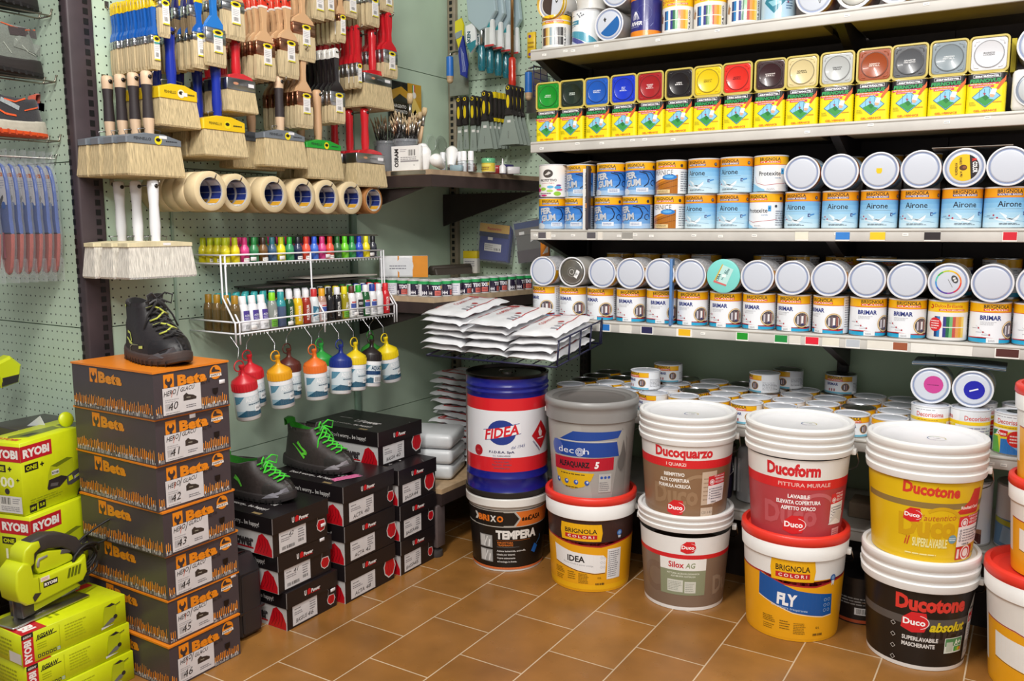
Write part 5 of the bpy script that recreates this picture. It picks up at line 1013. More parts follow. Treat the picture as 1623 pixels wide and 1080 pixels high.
def ubox(i, label, x, y, z, w, h, rz, scr, leaf, price=None, body_h=.60):
    L_ = .335; t = thing('shoe_box', label, 'shoe box', (x, y, z), (0, 0, rz), 'black and red shoe boxes'); zl = h * .58; K = '#1c1719'
    b = MB(); b.box(-L_ + .004, .003, 0, -.004, w - .003, zl + .004, K, 'gcard', cols=[K, K, '#c9c7c6', K, K, K])
    a = Art(); a.text('U', .14, .018, .03, '#3a3436', .02, .05); a.text('Power', .205, .020, .032, '#3a3436', .09, .06); a.rect(.16, .012, .25, .017, '#b5121d')
    a.poly([(L_ - .085, .001), (L_ - .062, .058), (L_ - .046, .066), (L_ - .022, .05), (L_ - .008, .022), (L_ - .008, .001)], '#c2121f')
    for k in range(4): a.line([(L_ - .07 + k * .013, .008), (L_ - .056 + k * .011, .03), (L_ - .06 + k * .012, .052)], .0013, '#4a0a10')
    b.flat(a, (-L_, .003, 0), (1, 0, 0), (0, 0, 1), 'gcard'); sx = w / .22
    f = Art(); f.poly([(.012 * sx, .002), (.020 * sx, .004), (.020 * sx, .05), (.012 * sx, .06)], '#8a8785') if False else None
    f.rect(.026 * sx, .006, .130 * sx, .0675, '#c9c7c8'); f.rect(.027 * sx, .007, .129 * sx, .0665, '#d7d5d6'); f.fine(.034 * sx, .052, .062 * sx, .058, 1, '#5f5c5e', i); f.fine(.034 * sx, .036, .075 * sx, .048, 2, '#77747a', i + 1); f.fine(.098 * sx, .03, .124 * sx, .06, 4, '#77747a', i + 2)
    if scr[0] == 'bars': f.bars(.036 * sx, .012, .084 * sx, .022, 18); f.bars(.098 * sx, .018, .120 * sx, .027, 9); f.text(scr[1], .072 * sx, .048, .013, '#1a1517', .02, .0, .3, sk=.12)
    else:
        f.text(scr[0], .062 * sx, .014, .0125, '#1a1517', .045, .005, .2, rot=.02, sk=.05); f.text(scr[1], .100 * sx, .015, .0135, '#1a1517', .024, .0, .2, sk=.05)
    lx, lz, lw, lh = leaf; red_leaf(f, lx * sx, lz, lw, lh); f.line([(lx * sx - lw * .4, lz + lh * .9), (lx * sx - lw * .3, lz + lh * 1.5), (lx * sx - lw * .7, lz + lh * 1.8)], .0008, '#a9a5a2')
    b.flat(f, (-.004, 0, 0), (0, 1, 0), (0, 0, 1), 'gcard'); b.build('body', t)
    l = MB(); l.box(-L_, 0, zl, 0, w, h - .0012, K, 'gcard'); l.box(-.0012, -.0003, zl + .001, .0003, .0012, h - .0015, '#8a8583', 'card'); g = Art(); up_logo(g, .078 * sx, .018 if h > .12 else .016, .0155); l.flat(g, (0, 0, zl), (0, 1, 0), (0, 0, 1), 'gcard')
    g = Art(); g.text("Don't worry... be happy!", .20, .016, .0135, '#d9d5d3', .16, .01); l.flat(g, (-L_, 0, zl), (1, 0, 0), (0, 0, 1), 'gcard')
    g = Art(); g.text("Don't worry... be happy!", .16, .045, .016, '#cfcac8', .20, .02); g.text('UPower', .20, .09, .03, '#cfcac8', .12, .04); g.rect(.05, .12, .11, .126, '#bdb8b6'); g.rect(.24, .008, .275, .020, '#8f7a55'); l.flat(g, (-L_, 0, h - .0012), (1, 0, 0), (0, 1, 0), 'gcard')
    l.build('lid', t)
    if price: s = MB(); s.rbox(.0003, price[0] * sx, price[1], .0016, price[0] * sx + .02, price[1] + .010, '#e6e3e6', 'paper', r=.0005, seg=1); s.build('price_sticker', t)
    return t
h1, h2, h3 = .1195, .1285, .1245
ubox(1, 'black and red shoe box on the floor beside the black tool case', .440, -1.460, 0, .214, h1, 0, ('BASSUS', '46'), (.192, .012, .036, .034), (.186, .055))
ubox(2, 'black and red shoe box marked 41, middle of the stack behind the tool case', .432, -1.480, h1, .222, h1, 0, ('bars', '41'), (.192, .014, .040, .038), (.168, .108))
ubox(3, 'black and red shoe box carrying the low black shoe with green laces', .437, -1.500, 2 * h1, .226, h1, 0, ('bars', '42'), (.192, .020, .040, .040), (.186, .036))
ubox(4, 'black and red shoe box at the bottom of the centre stack', .460, -1.233, 0, .246, h2, 0, ('ACTA', '48'), (.196, .012, .062, .070))
ubox(5, 'black and red shoe box in the middle of the centre stack', .464, -1.2345, h2 + .0008, .246, h2, 0, ('ACTA', '42'), (.206, .018, .052, .056))
ubox(6, 'black and red shoe box with a pink scribble on its lid, under the taller boot', .466, -1.238, 2 * h2 + .0016, .250, h2, .015, ('ACTA', '40'), (.206, .016, .036, .038))
ubox(7, 'black and red shoe box at the bottom of the stack beside the platform leg', .468, -.967, 0, .193, h3, 0, ('BASSA', '45'), (.192, .016, .030, .034))
ubox(8, 'black and red shoe box second from the bottom beside the platform leg', .471, -.971, h3, .202, h3, 0, ('BASSA', '46'), (.190, .024, .034, .036))
ubox(9, 'black and red shoe box third from the bottom of the tallest black stack', .468, -.972, 2 * h3, .212, h3, 0, ('BASSA', '44'), (.182, .010, .062, .068))
ubox(10, 'black and red shoe box topmost of the tallest black stack, against the green wall', .390, -.981, 3 * h3, .240, h3, 0, ('BASSA', '40'), (.196, .012, .060, .064))
m = MB(); a = Art(); R_ = random.Random(4)
for k in range(9): a.line([(-.05 + .004 * (k % 2), -.014 + k * .0035), (-.02, -.012 + k * .0036), (.02, -.015 + k * .0037), (.05 - .005 * (k % 3), -.013 + k * .0036)], .0028, '#ef5aa0' if k % 3 else '#f38ab8')
m.flat(a, (.405, -1.155, 3 * h2 + .0014), (.35, .93, 0), (-.93, .35, 0), 'cloth', .0006); tag(m.build('sticker', None), 'pink scribbled paper strip lying on the lid below the taller boot', 'sticker')
# ---- black moulded tool case standing on its end
t = thing('tool_case', 'black plastic tool case standing on end between the grey and black shoe boxes', 'tool case', (.235, -1.584, 0), (0, 0, .02)); m = MB()
o = [(-.13, .010), (-.12, 0), (.12, 0), (.14, .012), (.142, .20), (.125, .225), (.11, .245), (-.11, .245), (-.13, .225)]
m.prism([(x + 0, z) for x, z in o], 'y', 0, .092, '#262224', 'plastic', bev=.012); m.prism([(x * 1.02, z) for x, z in [(-.125, .08), (.142, .08), (.144, .088), (-.125, .088)]], 'y', -.001, .093, '#322d2f', 'plastic'); m.prism([(.06, .02), (.146, .02), (.146, .195), (.06, .195)], 'y', .012, .08, '#2b2729', 'plastic', bev=.006); m.build('shell', t)
m = MB(); m.rbox(.04, .025, .236, .10, .07, .252, '#55504f', 'metal', r=.003); m.build('latch', t)
# ---- boots and shoes: stacked outlines from the sole up
def shoe(name, label, loc, rot, H, col, sole, lace=None, logo=None, L_=.30, wd=.052, toe='#2a2624', collar=None, seed=1, sd=1, trim=None, lining=None, mat='leather', cat='boot', lace2=None, group=None, heelsole=.030):
    t = thing(name, label, cat, loc, (0, 0, rot), group)
    zs = [.022, .032, .045, .056, .066, .076, .086, .097, .11, .125, .14, .155, .17]; zs = [z for z in zs if z < H] + [H]
    def xf(z):
        T = [(.0, 1), (.032, .995), (.045, .985), (.056, .955), (.066, .90), (.076, .82), (.086, .735), (.097, .665), (.11, .61), (.125, .565), (.14, .54), (.17, .525), (.3, .52)]
        for (a, u), (b, v) in zip(T, T[1:]):
            if a <= z <= b: return (u + (v - u) * (z - a) / (b - a)) * L_
        return .52 * L_
    def xb(z): return .012 * min(1, z / .05) + .014 * min(1, max(0, z - .05) / .06)
    def hw(x, z):
        s = max(0., min(1., (x - xb(z)) / (xf(z) - xb(z)))); k = 1 - .16 * min(1, max(0, z - .03) / .1); base = wd * k * (.78 + .22 * math.sin(PI * min(1, max(0, (x / L_ - .28) / .72)))) 
        return base * (max(0, 1 - abs(2 * s - 1) ** 3.2)) ** .5 * (1 if z < .1 else .93)
    def outline(z, e=0., n=16):
        a, b = xb(z), xf(z); P = []
        for k in range(n + 1):
            s = (1 - math.cos(PI * k / n)) / 2; x = a + (b - a) * s; P.append((x, -hw(x, z) - e * (1 if 0 < k < n else 0), z))
        for k in range(n - 1, 0, -1):
            s = (1 - math.cos(PI * k / n)) / 2; x = a + (b - a) * s; P.append((x, hw(x, z) + e, z))
        return P
    m = MB(); rings = [outline(z) for z in zs]
    dip = lambda p, H=H: (p[0], p[1], p[2] - .022 * math.sin(PI * max(0, min(1, (p[0] - .02) / (.5 * L_)))) if H > .12 else p[2] - .012 * math.sin(PI * max(0, min(1, (p[0] - .02) / (.45 * L_)))))
    rings[-1] = [dip(p) for p in rings[-1]]; m.loft(rings, col, mat, cap=False)
    ins = [[(sum(q[0] for q in rings[-1]) / len(rings[-1]) + (p[0] - sum(q[0] for q in rings[-1]) / len(rings[-1])) * .88, p[1] * .82, p[2] - d) for p in rings[-1]] for d in (0, .05)]
    m.loft([rings[-1], ins[0]], collar or col, 'cloth', cap=False); m.loft(ins[::-1], lining or '#141112', 'cloth', cap=False); m.add(ins[1], [tuple(range(len(ins[1])))], lining or '#141112', 'cloth')
    # toe cap overlay
    tc = []
    for z in [.026, .036, .047, .058, .068, .0745]:
        o_ = [p for p in outline(z, .0016, 20) if p[0] > L_ * (.70 if z < .06 else .72)]; tc.append(o_)
    n_ = min(len(o_) for o_ in tc); 
    m.build('upper', t)
    k = MB(); sp = []
    for z, e in ((0, -.004), (.004, .0015), (.012, .003), (.020, .0035), (heelsole - .004, .003), (heelsole, .0005)):
        q = outline(min(z, .03), e); q = [(p[0] + (.004 if p[0] > L_ * .9 else -.004 if p[0] < .02 else 0) * (1 if z > 0 else 0), p[1], (z + (.012 * max(0, (p[0] / L_ - .78) / .22) ** 2) + (.010 * max(0, 1 - p[0] / (L_ * .3)) if z >= .02 else 0) - (.0 if z else 0))) for p in q]; sp.append(q)
    k.loft(sp, sole[0], 'rubber', cols=[sole[0], sole[0], sole[1], sole[1], sole[1]])
    for i in range(13):
        x = .02 + i * L_ * .07; yy = (-hw(x, .02) - .0042) * sd; k.add([(x, yy, .001), (x + .006, yy - .0002, .001), (x + .010, yy, .014), (x + .004, yy, .014)], [(0, 1, 2, 3), (3, 2, 1, 0)], '#0f0d0d' if sole[0] != '#e2531f' else '#b63d12', 'rubber')
    if len(sole) > 2: k.add([(L_ * .74, -hw(L_ * .74, .03) - .005, .018), (L_ * .9, -hw(L_ * .9, .03) - .006, .022), (L_ * .985, -.012, .034), (L_ * .97, -.02, .052), (L_ * .9, -hw(L_ * .9, .04) - .003, .044), (L_ * .80, -hw(L_ * .8, .03) - .004, .030)], [(0, 1, 2, 3, 4, 5)], sole[2], 'rubber')
    k.build('sole', t)
    if toe:
        b = MB(); rr = []
        for z, f_ in ((.030, .74), (.042, .73), (.053, .735), (.063, .76), (.0705, .79)):
            a0 = L_ * f_; b0 = xf(z) + .0022; row = []
            for j in range(-8, 9):
                s = 1 - abs(j) / 8; x = a0 + (b0 - a0) * (1 - (1 - s) ** 2) ** .5 if s > 0 else a0; sg = -1 if j < 0 else 1; row.append((x, sg * (hw(min(x, xf(z) - 1e-4), z) + .0016) if j else 0, z))
            rr.append(row)
        b.loft(rr, toe, 'leather', cap=False, closed=False); b.build('toe_cap', t)
    def lift(x, z, e=.0015): return (x, (-hw(x, z) - e) * sd, z)
    if logo:
        b = MB()
        for strip, c in logo:
            for (p, q) in zip(strip, strip[1:]):
                N_ = 4
                for i in range(N_):
                    u0, u1 = i / N_, (i + 1) / N_; A = [p[j] + (q[j] - p[j]) * u0 for j in range(3)]; B = [p[j] + (q[j] - p[j]) * u1 for j in range(3)]
                    dx, dz = B[0] - A[0], B[1] - A[1]; l = math.hypot(dx, dz) or 1; nx, nz = -dz / l, dx / l
                    b.add([lift(A[0] - nx * A[2] / 2, A[1] - nz * A[2] / 2), lift(B[0] - nx * B[2] / 2, B[1] - nz * B[2] / 2), lift(B[0] + nx * B[2] / 2, B[1] + nz * B[2] / 2), lift(A[0] + nx * A[2] / 2, A[1] + nz * A[2] / 2)], [(0, 1, 2, 3), (3, 2, 1, 0)], c, 'cloth')
        b.build('side_mark', t)
    # tongue and laces up the instep
    if lace:
        tn = MB(); pr = [(xf(z) - .004, z) for z in (.074, .085, .097, .11, .125, .14, .16) if z < H - .005] + [(xf(H) + .004, H + .012)]
        tn.loft([[(x + .004, -.020, z), (x + .007, 0, z + .002), (x + .004, .020, z), (x - .004, .016, z), (x - .004, -.016, z)] for x, z in pr], col, 'cloth'); tn.build('tongue', t)
        ln = MB(); R2 = random.Random(seed); ins_ = [(xf(z) + .007, z + .002) for z in ((.074, .082, .090, .100, .112, .126, .142, .158) if H > .13 else (.070, .076, .083, .091, .10, .11)) if z < H + .004]
        for i, ((x, z), (x2, z2)) in enumerate(zip(ins_, ins_[1:])):
            for s_ in (-1, 1):
                ln.tube([(x - .006, s_ * .028, z - .004), (x + .003, s_ * .012, z + .003), ((x + x2) / 2 + .006, 0, (z + z2) / 2 + .005), (x2 + .002, -s_ * .012, z2 + .003), (x2 - .007, -s_ * .027, z2 - .003)], .0026, lace if (i + s_) % 3 or not lace2 else lace2, 'cloth', 6)
        x, z = ins_[-1]
        for s_ in (-1, 1):
            d1, d2 = R2.uniform(.03, .05), R2.uniform(.05, .08)
            ln.tube([(x, 0, z + .006), (x + .012, s_ * .018, z + .022), (x + .02, s_ * .034, z + .016), (x + .018, s_ * .03, z - .006), (x + .010, s_ * .008, z + .004)], .0026, lace, 'cloth', 6)
            ln.tube([(x, 0, z + .006), (x + .016, s_ * .014, z - .01), (x + .012 + .1 * d1, s_ * (.03 + .1 * d1), z - d1), (x + .018, s_ * .046, z - d2)], .0026, lace, 'cloth', 6)
        ln.build('laces', t)
    if lining:
        h_ = MB(); h_.loft([[(xb(H) - .002, -.022, H - .012), (xb(H) - .004, 0, H - .012), (xb(H) - .002, .022, H - .012)], [(xb(H) - .006, -.02, H + .012), (xb(H) - .008, 0, H + .016), (xb(H) - .006, .02, H + .012)], [(xb(H) + .006, -.02, H + .008), (xb(H) + .006, 0, H + .010), (xb(H) + .006, .02, H + .008)], [(xb(H) + .014, -.02, H - .03), (xb(H) + .014, 0, H - .03), (xb(H) + .014, .02, H - .03)]], lining, 'cloth', cap=False, closed=False); h_.build('pull_tab', t)
    return t
LM = '#b9d818'; GN = '#3fd22a'
z40 = 7 * HB + .0002
t = shoe('safety_boot', 'black high safety boot with yellow flashes standing on the grey and orange boxes', (.150, -1.715, z40), -.16, .166, '#221e20', ('#3b3230', '#453936', '#4c4a4e'), '#1c191a', [([(.065, .062, .004), (.095, .052, .009), (.118, .050, .004)], LM), ([(.075, .078, .007), (.098, .076, .005), (.112, .056, .008)], LM), ([(.04, .142, .012), (.052, .143, .009), (.06, .147, .003)], LM), ([(.165, .044, .007), (.185, .046, .007)], '#c3cf5a'), ([(.105, .022, .002), (.098, .04, .003), (.12, .048, .004), (.16, .05, .002)], '#55602a')], L_=.285, wd=.058, toe='#19171a', seed=3, lace2='#b9bf4a')
t = shoe('safety_boot', 'black boot with bright green laces on the box with the pink scribble', (.100, -1.128, 3 * h2 + .0012), .04, .150, '#3a3230', ('#2b2626', '#332d2d', '#8b878c'), GN, [([(.075, .086, .003), (.10, .070, .006), (.135, .046, .009)], '#5fe01e'), ([(.098, .094, .012), (.118, .078, .007), (.14, .066, .010), (.145, .060, .006)], '#5fe01e'), ([(.12, .058, .005), (.145, .062, .012)], '#5fe01e')], L_=.30, wd=.054, lining='#2f9e1c', seed=8, cat='boot')
t = shoe('safety_shoe', 'black low shoe with green laces half hidden behind the grey boxes', (.085, -1.392, 3 * h1 + .0002), .10, .118, '#3a3230', ('#2b2626', '#332d2d', '#85828a'), GN, [([(.11, .075, .004), (.125, .062, .010), (.14, .044, .006)], '#5fe01e'), ([(.105, .068, .008), (.12, .06, .005)], '#5fe01e')], L_=.30, wd=.054, lining='#2a8a1a', seed=12, cat='shoe')
# display shoes on wire pegs in the next bay
def peg_pair(name, label, x, z, w_, L_=.25):
    t = thing(name, label, 'hook', (x, -1.7402, z), (0, 0, 0), 'wire display hooks')
    for s_ in (-1, 1):
        m = MB(); m.tube([(s_ * w_, .004, .018), (s_ * w_, -.004, .018), (s_ * w_, -.007, .004), (s_ * w_, -.012, 0), (s_ * w_, -L_, -.002), (s_ * w_, -L_ - .004, -.003)], .0022, '#9a9184', 'metal', 6); m.build('wire', t)
    m = MB(); m.tube([(-w_, -.008, 0), (w_, -.008, 0)], .0022, '#9a9184', 'metal', 6); m.build('crossbar', t); return t
for z, nmz in ((1.757, 'uppermost'), (1.583, 'middle'), (1.424, 'lowest')): peg_pair('display_hook', '%s wire shoe rest on the far-left drilled board' % nmz, -.098, z, .028)
shoe('work_boot', 'grey suede boot with dark sole on the middle wire rest, left edge', (-.098, -1.768, 1.5882), -PI / 2, .132, '#6f756d', ('#1d1a1b', '#2b2625'), None, [([(.0, .075, .03), (.09, .085, .034)], '#777d75'), ([(.012, .055, .0022), (.05, .062, .0022), (.085, .09, .0022)], '#aab0a4'), ([(.10, .05, .0022), (.12, .075, .0022)], '#aab0a4'), ([(.008, .116, .022), (.10, .108, .022)], '#3a2f30'), ([(.010, .129, .003), (.06, .116, .003), (.12, .125, .003)], '#c2562a')], L_=.29, sd=-1, mat='cloth', heelsole=.038, collar='#4a3c3c')
shoe('work_shoe', 'black low shoe with orange sole and trim on the lowest wire rest, left edge', (-.098, -1.768, 1.4292), -PI / 2, .105, '#2f2e33', ('#e2531f', '#b9b3a4'), None, [([(.008, .10, .003), (.03, .08, .004), (.075, .066, .003)], '#e0561f'), ([(.0, .085, .022), (.03, .088, .020)], '#2f3a6c'), ([(.07, .098, .004), (.10, .086, .004), (.13, .09, .004)], '#e0561f'), ([(.10, .05, .005), (.13, .052, .005), (.15, .062, .004)], '#e0561f'), ([(.09, .07, .012), (.14, .088, .012)], '#9aa3a6')], L_=.29, sd=-1, mat='cloth', heelsole=.036, lining='#c8481c', cat='shoe')
shoe('work_boot', 'dark work boot on the uppermost wire rest, cut off by the top edge', (-.098, -1.768, 1.7622), -PI / 2, .12, '#2a2526', ('#161314', '#211d1d'), None, [([(.05, .03, .01), (.15, .03, .01)], '#8a877c')], L_=.29, sd=-1, mat='cloth', heelsole=.04)
# ---- blister packs of insoles on one hook
t = thing('pack_hook', 'clear-topped double hook carrying the blue insole packs', 'hook', (-.108, -1.7402, 1.377)); m = MB(); m.tube([(-.012, .004, .012), (-.012, -.004, .012), (-.012, -.009, 0), (-.012, -.23, -.002)], .0022, '#b9b6b0', 'metal'); m.build('wire', t); m = MB(); m.tube([(.012, .004, .012), (.012, -.004, .012), (.012, -.009, 0), (.012, -.23, -.002)], .0022, '#b9b6b0', 'metal'); m.build('wire', t)
def insole(key):
    t = thing('insole_pack', 'x y z w', 'insole pack'); pts = []
    for k in range(24):
        a_ = 2 * PI * k / 24; x, z = math.cos(a_), math.sin(a_); w_ = .036 + (.008 if z > 0 else 0) * z; pts.append((x * w_ + (.004 if z < 0 else 0), -.165 + z * .148))
    m = MB(); m.prism([p for p in pts if p[1] > -.215], 'y', -.010, 0, '#1c428c', 'cloth', bev=.003); m.prism([p for p in pts if p[1] < -.195], 'y', -.009, .001, '#9c3a2a', 'cloth', bev=.003); ft = Art(); up_ = [(x, z) for x, z in pts if z > -.14]; ft.poly([(x * .86, z * .97 - .004) for x, z in up_], '#d9d6d6')
    ft.text('Beta', 0, -.052, .014, '#d8732a', .04, .04); ft.fine(-.026, -.085, .026, -.06, 4, '#a8a9b9', 3); ft.poly([(-.012, -.13), (.0, -.11), (.012, -.10), (.016, -.108), (.004, -.125), (-.004, -.138)], '#3a3230'); ft.circ(.014, -.128, .010, '#2a5fae', 12); ft.rect(-.030, -.142, -.012, -.13, '#e6e6e6'); ft.rect(-.004, -.268, .006, -.20, '#b9485a')
    m.flat(ft, (0, -.010, 0), (1, 0, 0), (0, 0, 1), 'gloss'); bb = Art(); bb.poly([(x * .9, z * .99) for x, z in pts if z < -.19], '#c2452f'); m.flat(bb, (0, 0, 0), (-1, 0, 0), (0, 0, 1), 'cloth'); m.build('insole', t)
    m = MB(); o_ = [(x * 1.16, -.163 + (z + .163) * 1.06) for x, z in pts]; m.prism(o_, 'y', -.012, .003, '#e8eef4', 'film', bev=.003); m.box(-.046, -.001, -.335, .046, .0, -.27, '#e8eef4', 'film'); m.box(-.03, -.001, -.03, .03, .0, .02, '#e8eef4', 'film'); m.build('blister', t); return t
mk = Maker(insole)
for i in range(7): mk('a', (-.102 + .002 * (i % 2), -1.765 - i * .0255 - (.008 if i == 6 else 0), 1.374), (0, 0, -.05 + .02 * (i % 3)), '%s blue insole pack from the drilled board, on the far-left hook' % ORD[i + 1], 'insole pack', 'insole packs on one hook')
# ---- lime power-tool cartons
LI = '#c9d413'; RED_ = '#c41f2c'
t = thing('base_shelf', 'dark base shelf under the lime cartons in the far-left bay', 'shelf', (0, 0, 0)); m = MB(); m.box(-1.4, -2.12, .235, -.02, -1.745, .265, '#4a4342', 'dull'); m.build('board', t); m = MB(); m.box(-1.4, -2.10, 0, -.04, -2.08, .235, '#2b2625', 'dull'); m.build('front_panel', t)
def ryobi_logo(a, x, z, w, h):
    a.rect(x, z, x + w, z + h, RED_); a.text('RYOBI', x + w / 2, z + h * .24, h * .52, '#f2efea', w * .84, .05)
def charger_box(label, loc, rz):
    L_, D_, h = .25, .125, .19; t = thing('charger_box', label, 'carton', loc, (0, 0, rz), 'lime charger cartons'); m = MB(); m.rbox(-D_, 0, 0, 0, L_, h, LI, 'gcard', r=.002, seg=1)
    a = Art(); ryobi_logo(a, .0, .140, .098, .040); a.rect(.010, .112, .052, .131, '#201d1c'); a.text('ONE', .031, .116, .0105, LI, .034, .04); a.text('+', .064, .114, .015, '#201d1c', .012, .05)
    a.poly([(.075, .052), (.080, .085), (.090, .108), (.145, .118), (.165, .112), (.168, .078), (.145, .060), (.115, .045), (.078, .046)], '#b3bd1a'); a.poly([(.090, .108), (.145, .118), (.165, .112), (.11, .1)], '#6f7a14'); a.poly([(.075, .052), (.082, .072), (.122, .074), (.148, .064), (.115, .045), (.078, .046)], '#2b2829'); a.poly([(.085, .054), (.108, .05), (.112, .058), (.088, .062)], '#5c595a'); a.rect(.092, .082, .116, .094, '#dcdcd2'); a.text('RYOBI', .104, .0845, .006, '#222222', .02, .04)
    a.poly([(.140, .048), (.140, .066), (.165, .074), (.215, .084), (.238, .084), (.240, .062), (.20, .052), (.155, .040), (.142, .042)], '#4b484a'); a.poly([(.146, .05), (.146, .064), (.158, .066), (.162, .054)], '#c9d413'); a.poly([(.185, .075), (.185, .106), (.206, .110), (.208, .082)], '#a3ad3a'); a.poly([(.165, .06), (.20, .07), (.20, .062), (.165, .052)], '#a9a7a8'); a.poly([(.17, .060), (.19, .065), (.19, .060), (.17, .055)], LI)
    a.fine(.02, .022, .125, .040, 3, '#8e9a18', 5, .25); a.rect(.016, .004, .038, .024, '#232021'); a.rect(.044, .006, .066, .026, '#232021'); a.text('18V', .027, .010, .008, LI, .016, .03); a.text('5.0', .055, .012, .008, LI, .015, .03); a.poly([(.17, .004), (.178, .022), (.246, .034), (.246, .012)], '#2b2829'); a.text('FAST', .214, .018, .007, '#c9c9c0', .04, .03, rot=.12); a.rect(.224, .152, .246, .172, '#33302f'); a.text('+3', .235, .158, .009, '#d9d9d9', .014, .02)
    m.flat(a, (0, 0, 0), (0, 1, 0), (0, 0, 1), 'gcard'); b = Art(); ryobi_logo(b, .025, .140, .10, .040); b.rect(.030, .112, .075, .131, '#201d1c'); b.text('ONE', .052, .116, .0105, LI, .036, .04); b.text('+', .088, .114, .015, '#201d1c', .012, .05); b.text('100', .07, .074, .026, '#eef0d0', .06, .03); b.text('+', .112, .088, .012, '#2b2829', .01, .03); b.circ(.075, .062, .008, '#33302f', 10); b.rect(.045, .006, .12, .050, '#d9d8d2'); b.bars(.052, .028, .085, .046, 10); b.fine(.052, .010, .115, .024, 3, '#8e8c90', 3); b.fine(.09, .03, .115, .046, 3, '#8e8c90', 4)
    m.flat(b, (-D_, 0, 0), (1, 0, 0), (0, 0, 1), 'gcard'); c = Art(); c.poly([(.035, .05), (.05, .035), (.09, .06), (.085, .17), (.05, .18)], '#6f7a20'); c.poly([(.06, .06), (.08, .07), (.078, .11), (.06, .10)], '#2b2829'); c.text('RYOBI', .06, .02, .016, '#d8502a', .07, .04, rot=0.); c.rect(.05, .19, .115, .24, '#4a4a34')
    m.flat(c, (-D_, 0, h), (1, 0, 0), (0, 1, 0), 'gcard'); m.build('carton', t); return t
charger_box('lime charger carton stacked on another, against the drilled board', (.106, -2.012, .4575), .26); charger_box('lime charger carton behind the jigsaw, under another', (.120, -2.008, .2665), .26)
charger_box('lime charger carton at the left edge behind the stacked pair', (-.20, -2.20, .2665), .26); charger_box('lime charger carton on top at the left edge, behind the stacked pair', (-.20, -2.19, .4575), .2)
m = MB(); m.rbox(-.14, 0, 0, 0, .165, .375, '#3b3736', 'gcard', r=.003); m.box(.0003, .02, .16, .0012, .12, .24, '#b9bd90'); tag(m.build('dark_carton', None, (-.075, -1.918, .2665), (0, 0, .05)), 'dark tall carton behind the lime charger carton', 'carton')
m = MB(); m.prism([(0, 0), (.06, .004), (.045, .03)], 'y', 0, .002, '#cfd2d2', 'gcard'); tag(m.build('folded_card', None, (-.10, -1.88, .6422), (0, 0, .3)), 'small white folded card on top of the dark carton', 'card')
m = MB(); m.lathe([(0, 0), (.020, 0), (.021, .003), (.019, .006), (.012, .008), (.008, .010), (0, .010)], LI, 'plastic', 28, M=Matrix.Translation((0, 0, .02)) @ Matrix.Rotation(1.35, 4, 'Y')); tag(m.build('round_disc', None, (.03, -1.845, .6485)), 'round lime plastic disc on top of the charger carton', 'disc')
def saw_box(i, label, loc, rz):
    L_, D_, h = .272, .155, .0775; t = thing('jigsaw_box', label, 'carton', loc, (0, 0, rz), 'lime jigsaw cartons'); m = MB(); m.rbox(-D_, 0, 0, 0, L_, h, LI, 'gcard', r=.0015, seg=1)
    a = Art(); a.rect(.0, 0, .028, h, RED_); a.rect(0, h - .012, .028, h, '#231f1f'); a.text('600W', .014, h - .010, .006, '#d8d4d0', .02, .03); a.text('RYOBI', .021, .033, .016, '#f0ecea', .056, .05, rot=PI / 2)
    a.text('JIGSAW', .056, h - .022, .010, '#2a2a20', .045, .04, .3, rot=.03); a.line([(.038, h - .024), (.085, h - .022)], .002, '#2a2a20'); a.fine(.036, .028, .06, .046, 3, '#9aa414', 3, .3); a.line([(.092, .006), (.092, h - .008)], .0008, '#a3ad14'); a.fine(.105, .020, .165, h - .012, 6, '#aab416', 4, .3)
    for k in range(6): a.rect(.036 + .0095 * k, .008, .043 + .0095 * k, .016, '#33342a' if k < 5 else '#9fb3c4'); a.rect(.038 + .0095 * k, .010, .041 + .0095 * k, .014, '#c9d413')
    a.poly([(.208, .050), (.212, .066), (.232, .070), (.244, .062), (.243, .050), (.238, .03), (.232, .018), (.206, .016)], '#aab416'); a.poly([(.214, .064), (.232, .069), (.242, .062), (.226, .061)], '#2a2828'); a.line([(.242, .060), (.256, .064)], .002, '#2a2828'); a.poly([(.2, .012), (.234, .018), (.244, .03), (.228, .03)], '#6a6a66'); a.circ(.240, .030, .006, '#2a2828', 8); a.poly([(.2, .008), (.236, .012), (.2, .014)], '#d0d0cc')
    m.flat(a, (0, 0, 0), (0, 1, 0), (0, 0, 1), 'gcard'); b = Art(); ryobi_logo(b, -.002, .012, .118, .048) if False else None
    c = Art(); c.rect(.02, .002, D_, .062, RED_); c.text('RYOBI', .088, .016, .03, '#f2efea', .105, .05); c.fine(.02, .085, .13, .12, 2, '#8f9914', 3); c.rect(.005, .19, .03, .262, RED_); m.flat(c, (-D_, 0, h), (1, 0, 0), (0, 1, 0), 'gcard')
    d = Art(); d.fine(.02, .01, .12, .06, 5, '#9aa414', 3); d.rect(.10, .004, .15, .03, '#dcdad4'); m.flat(d, (-D_, 0, 0), (1, 0, 0), (0, 0, 1), 'gcard'); m.build('carton', t); return t
for i, (x, y, lb) in enumerate(((.292, -2.128, 'bottom'), (.287, -2.131, 'middle'), (.283, -2.135, 'top'))): saw_box(i, lx := '%s lime jigsaw carton of the stack in front of the grey shoe boxes' % lb, (x, y, i * .0782), .02)
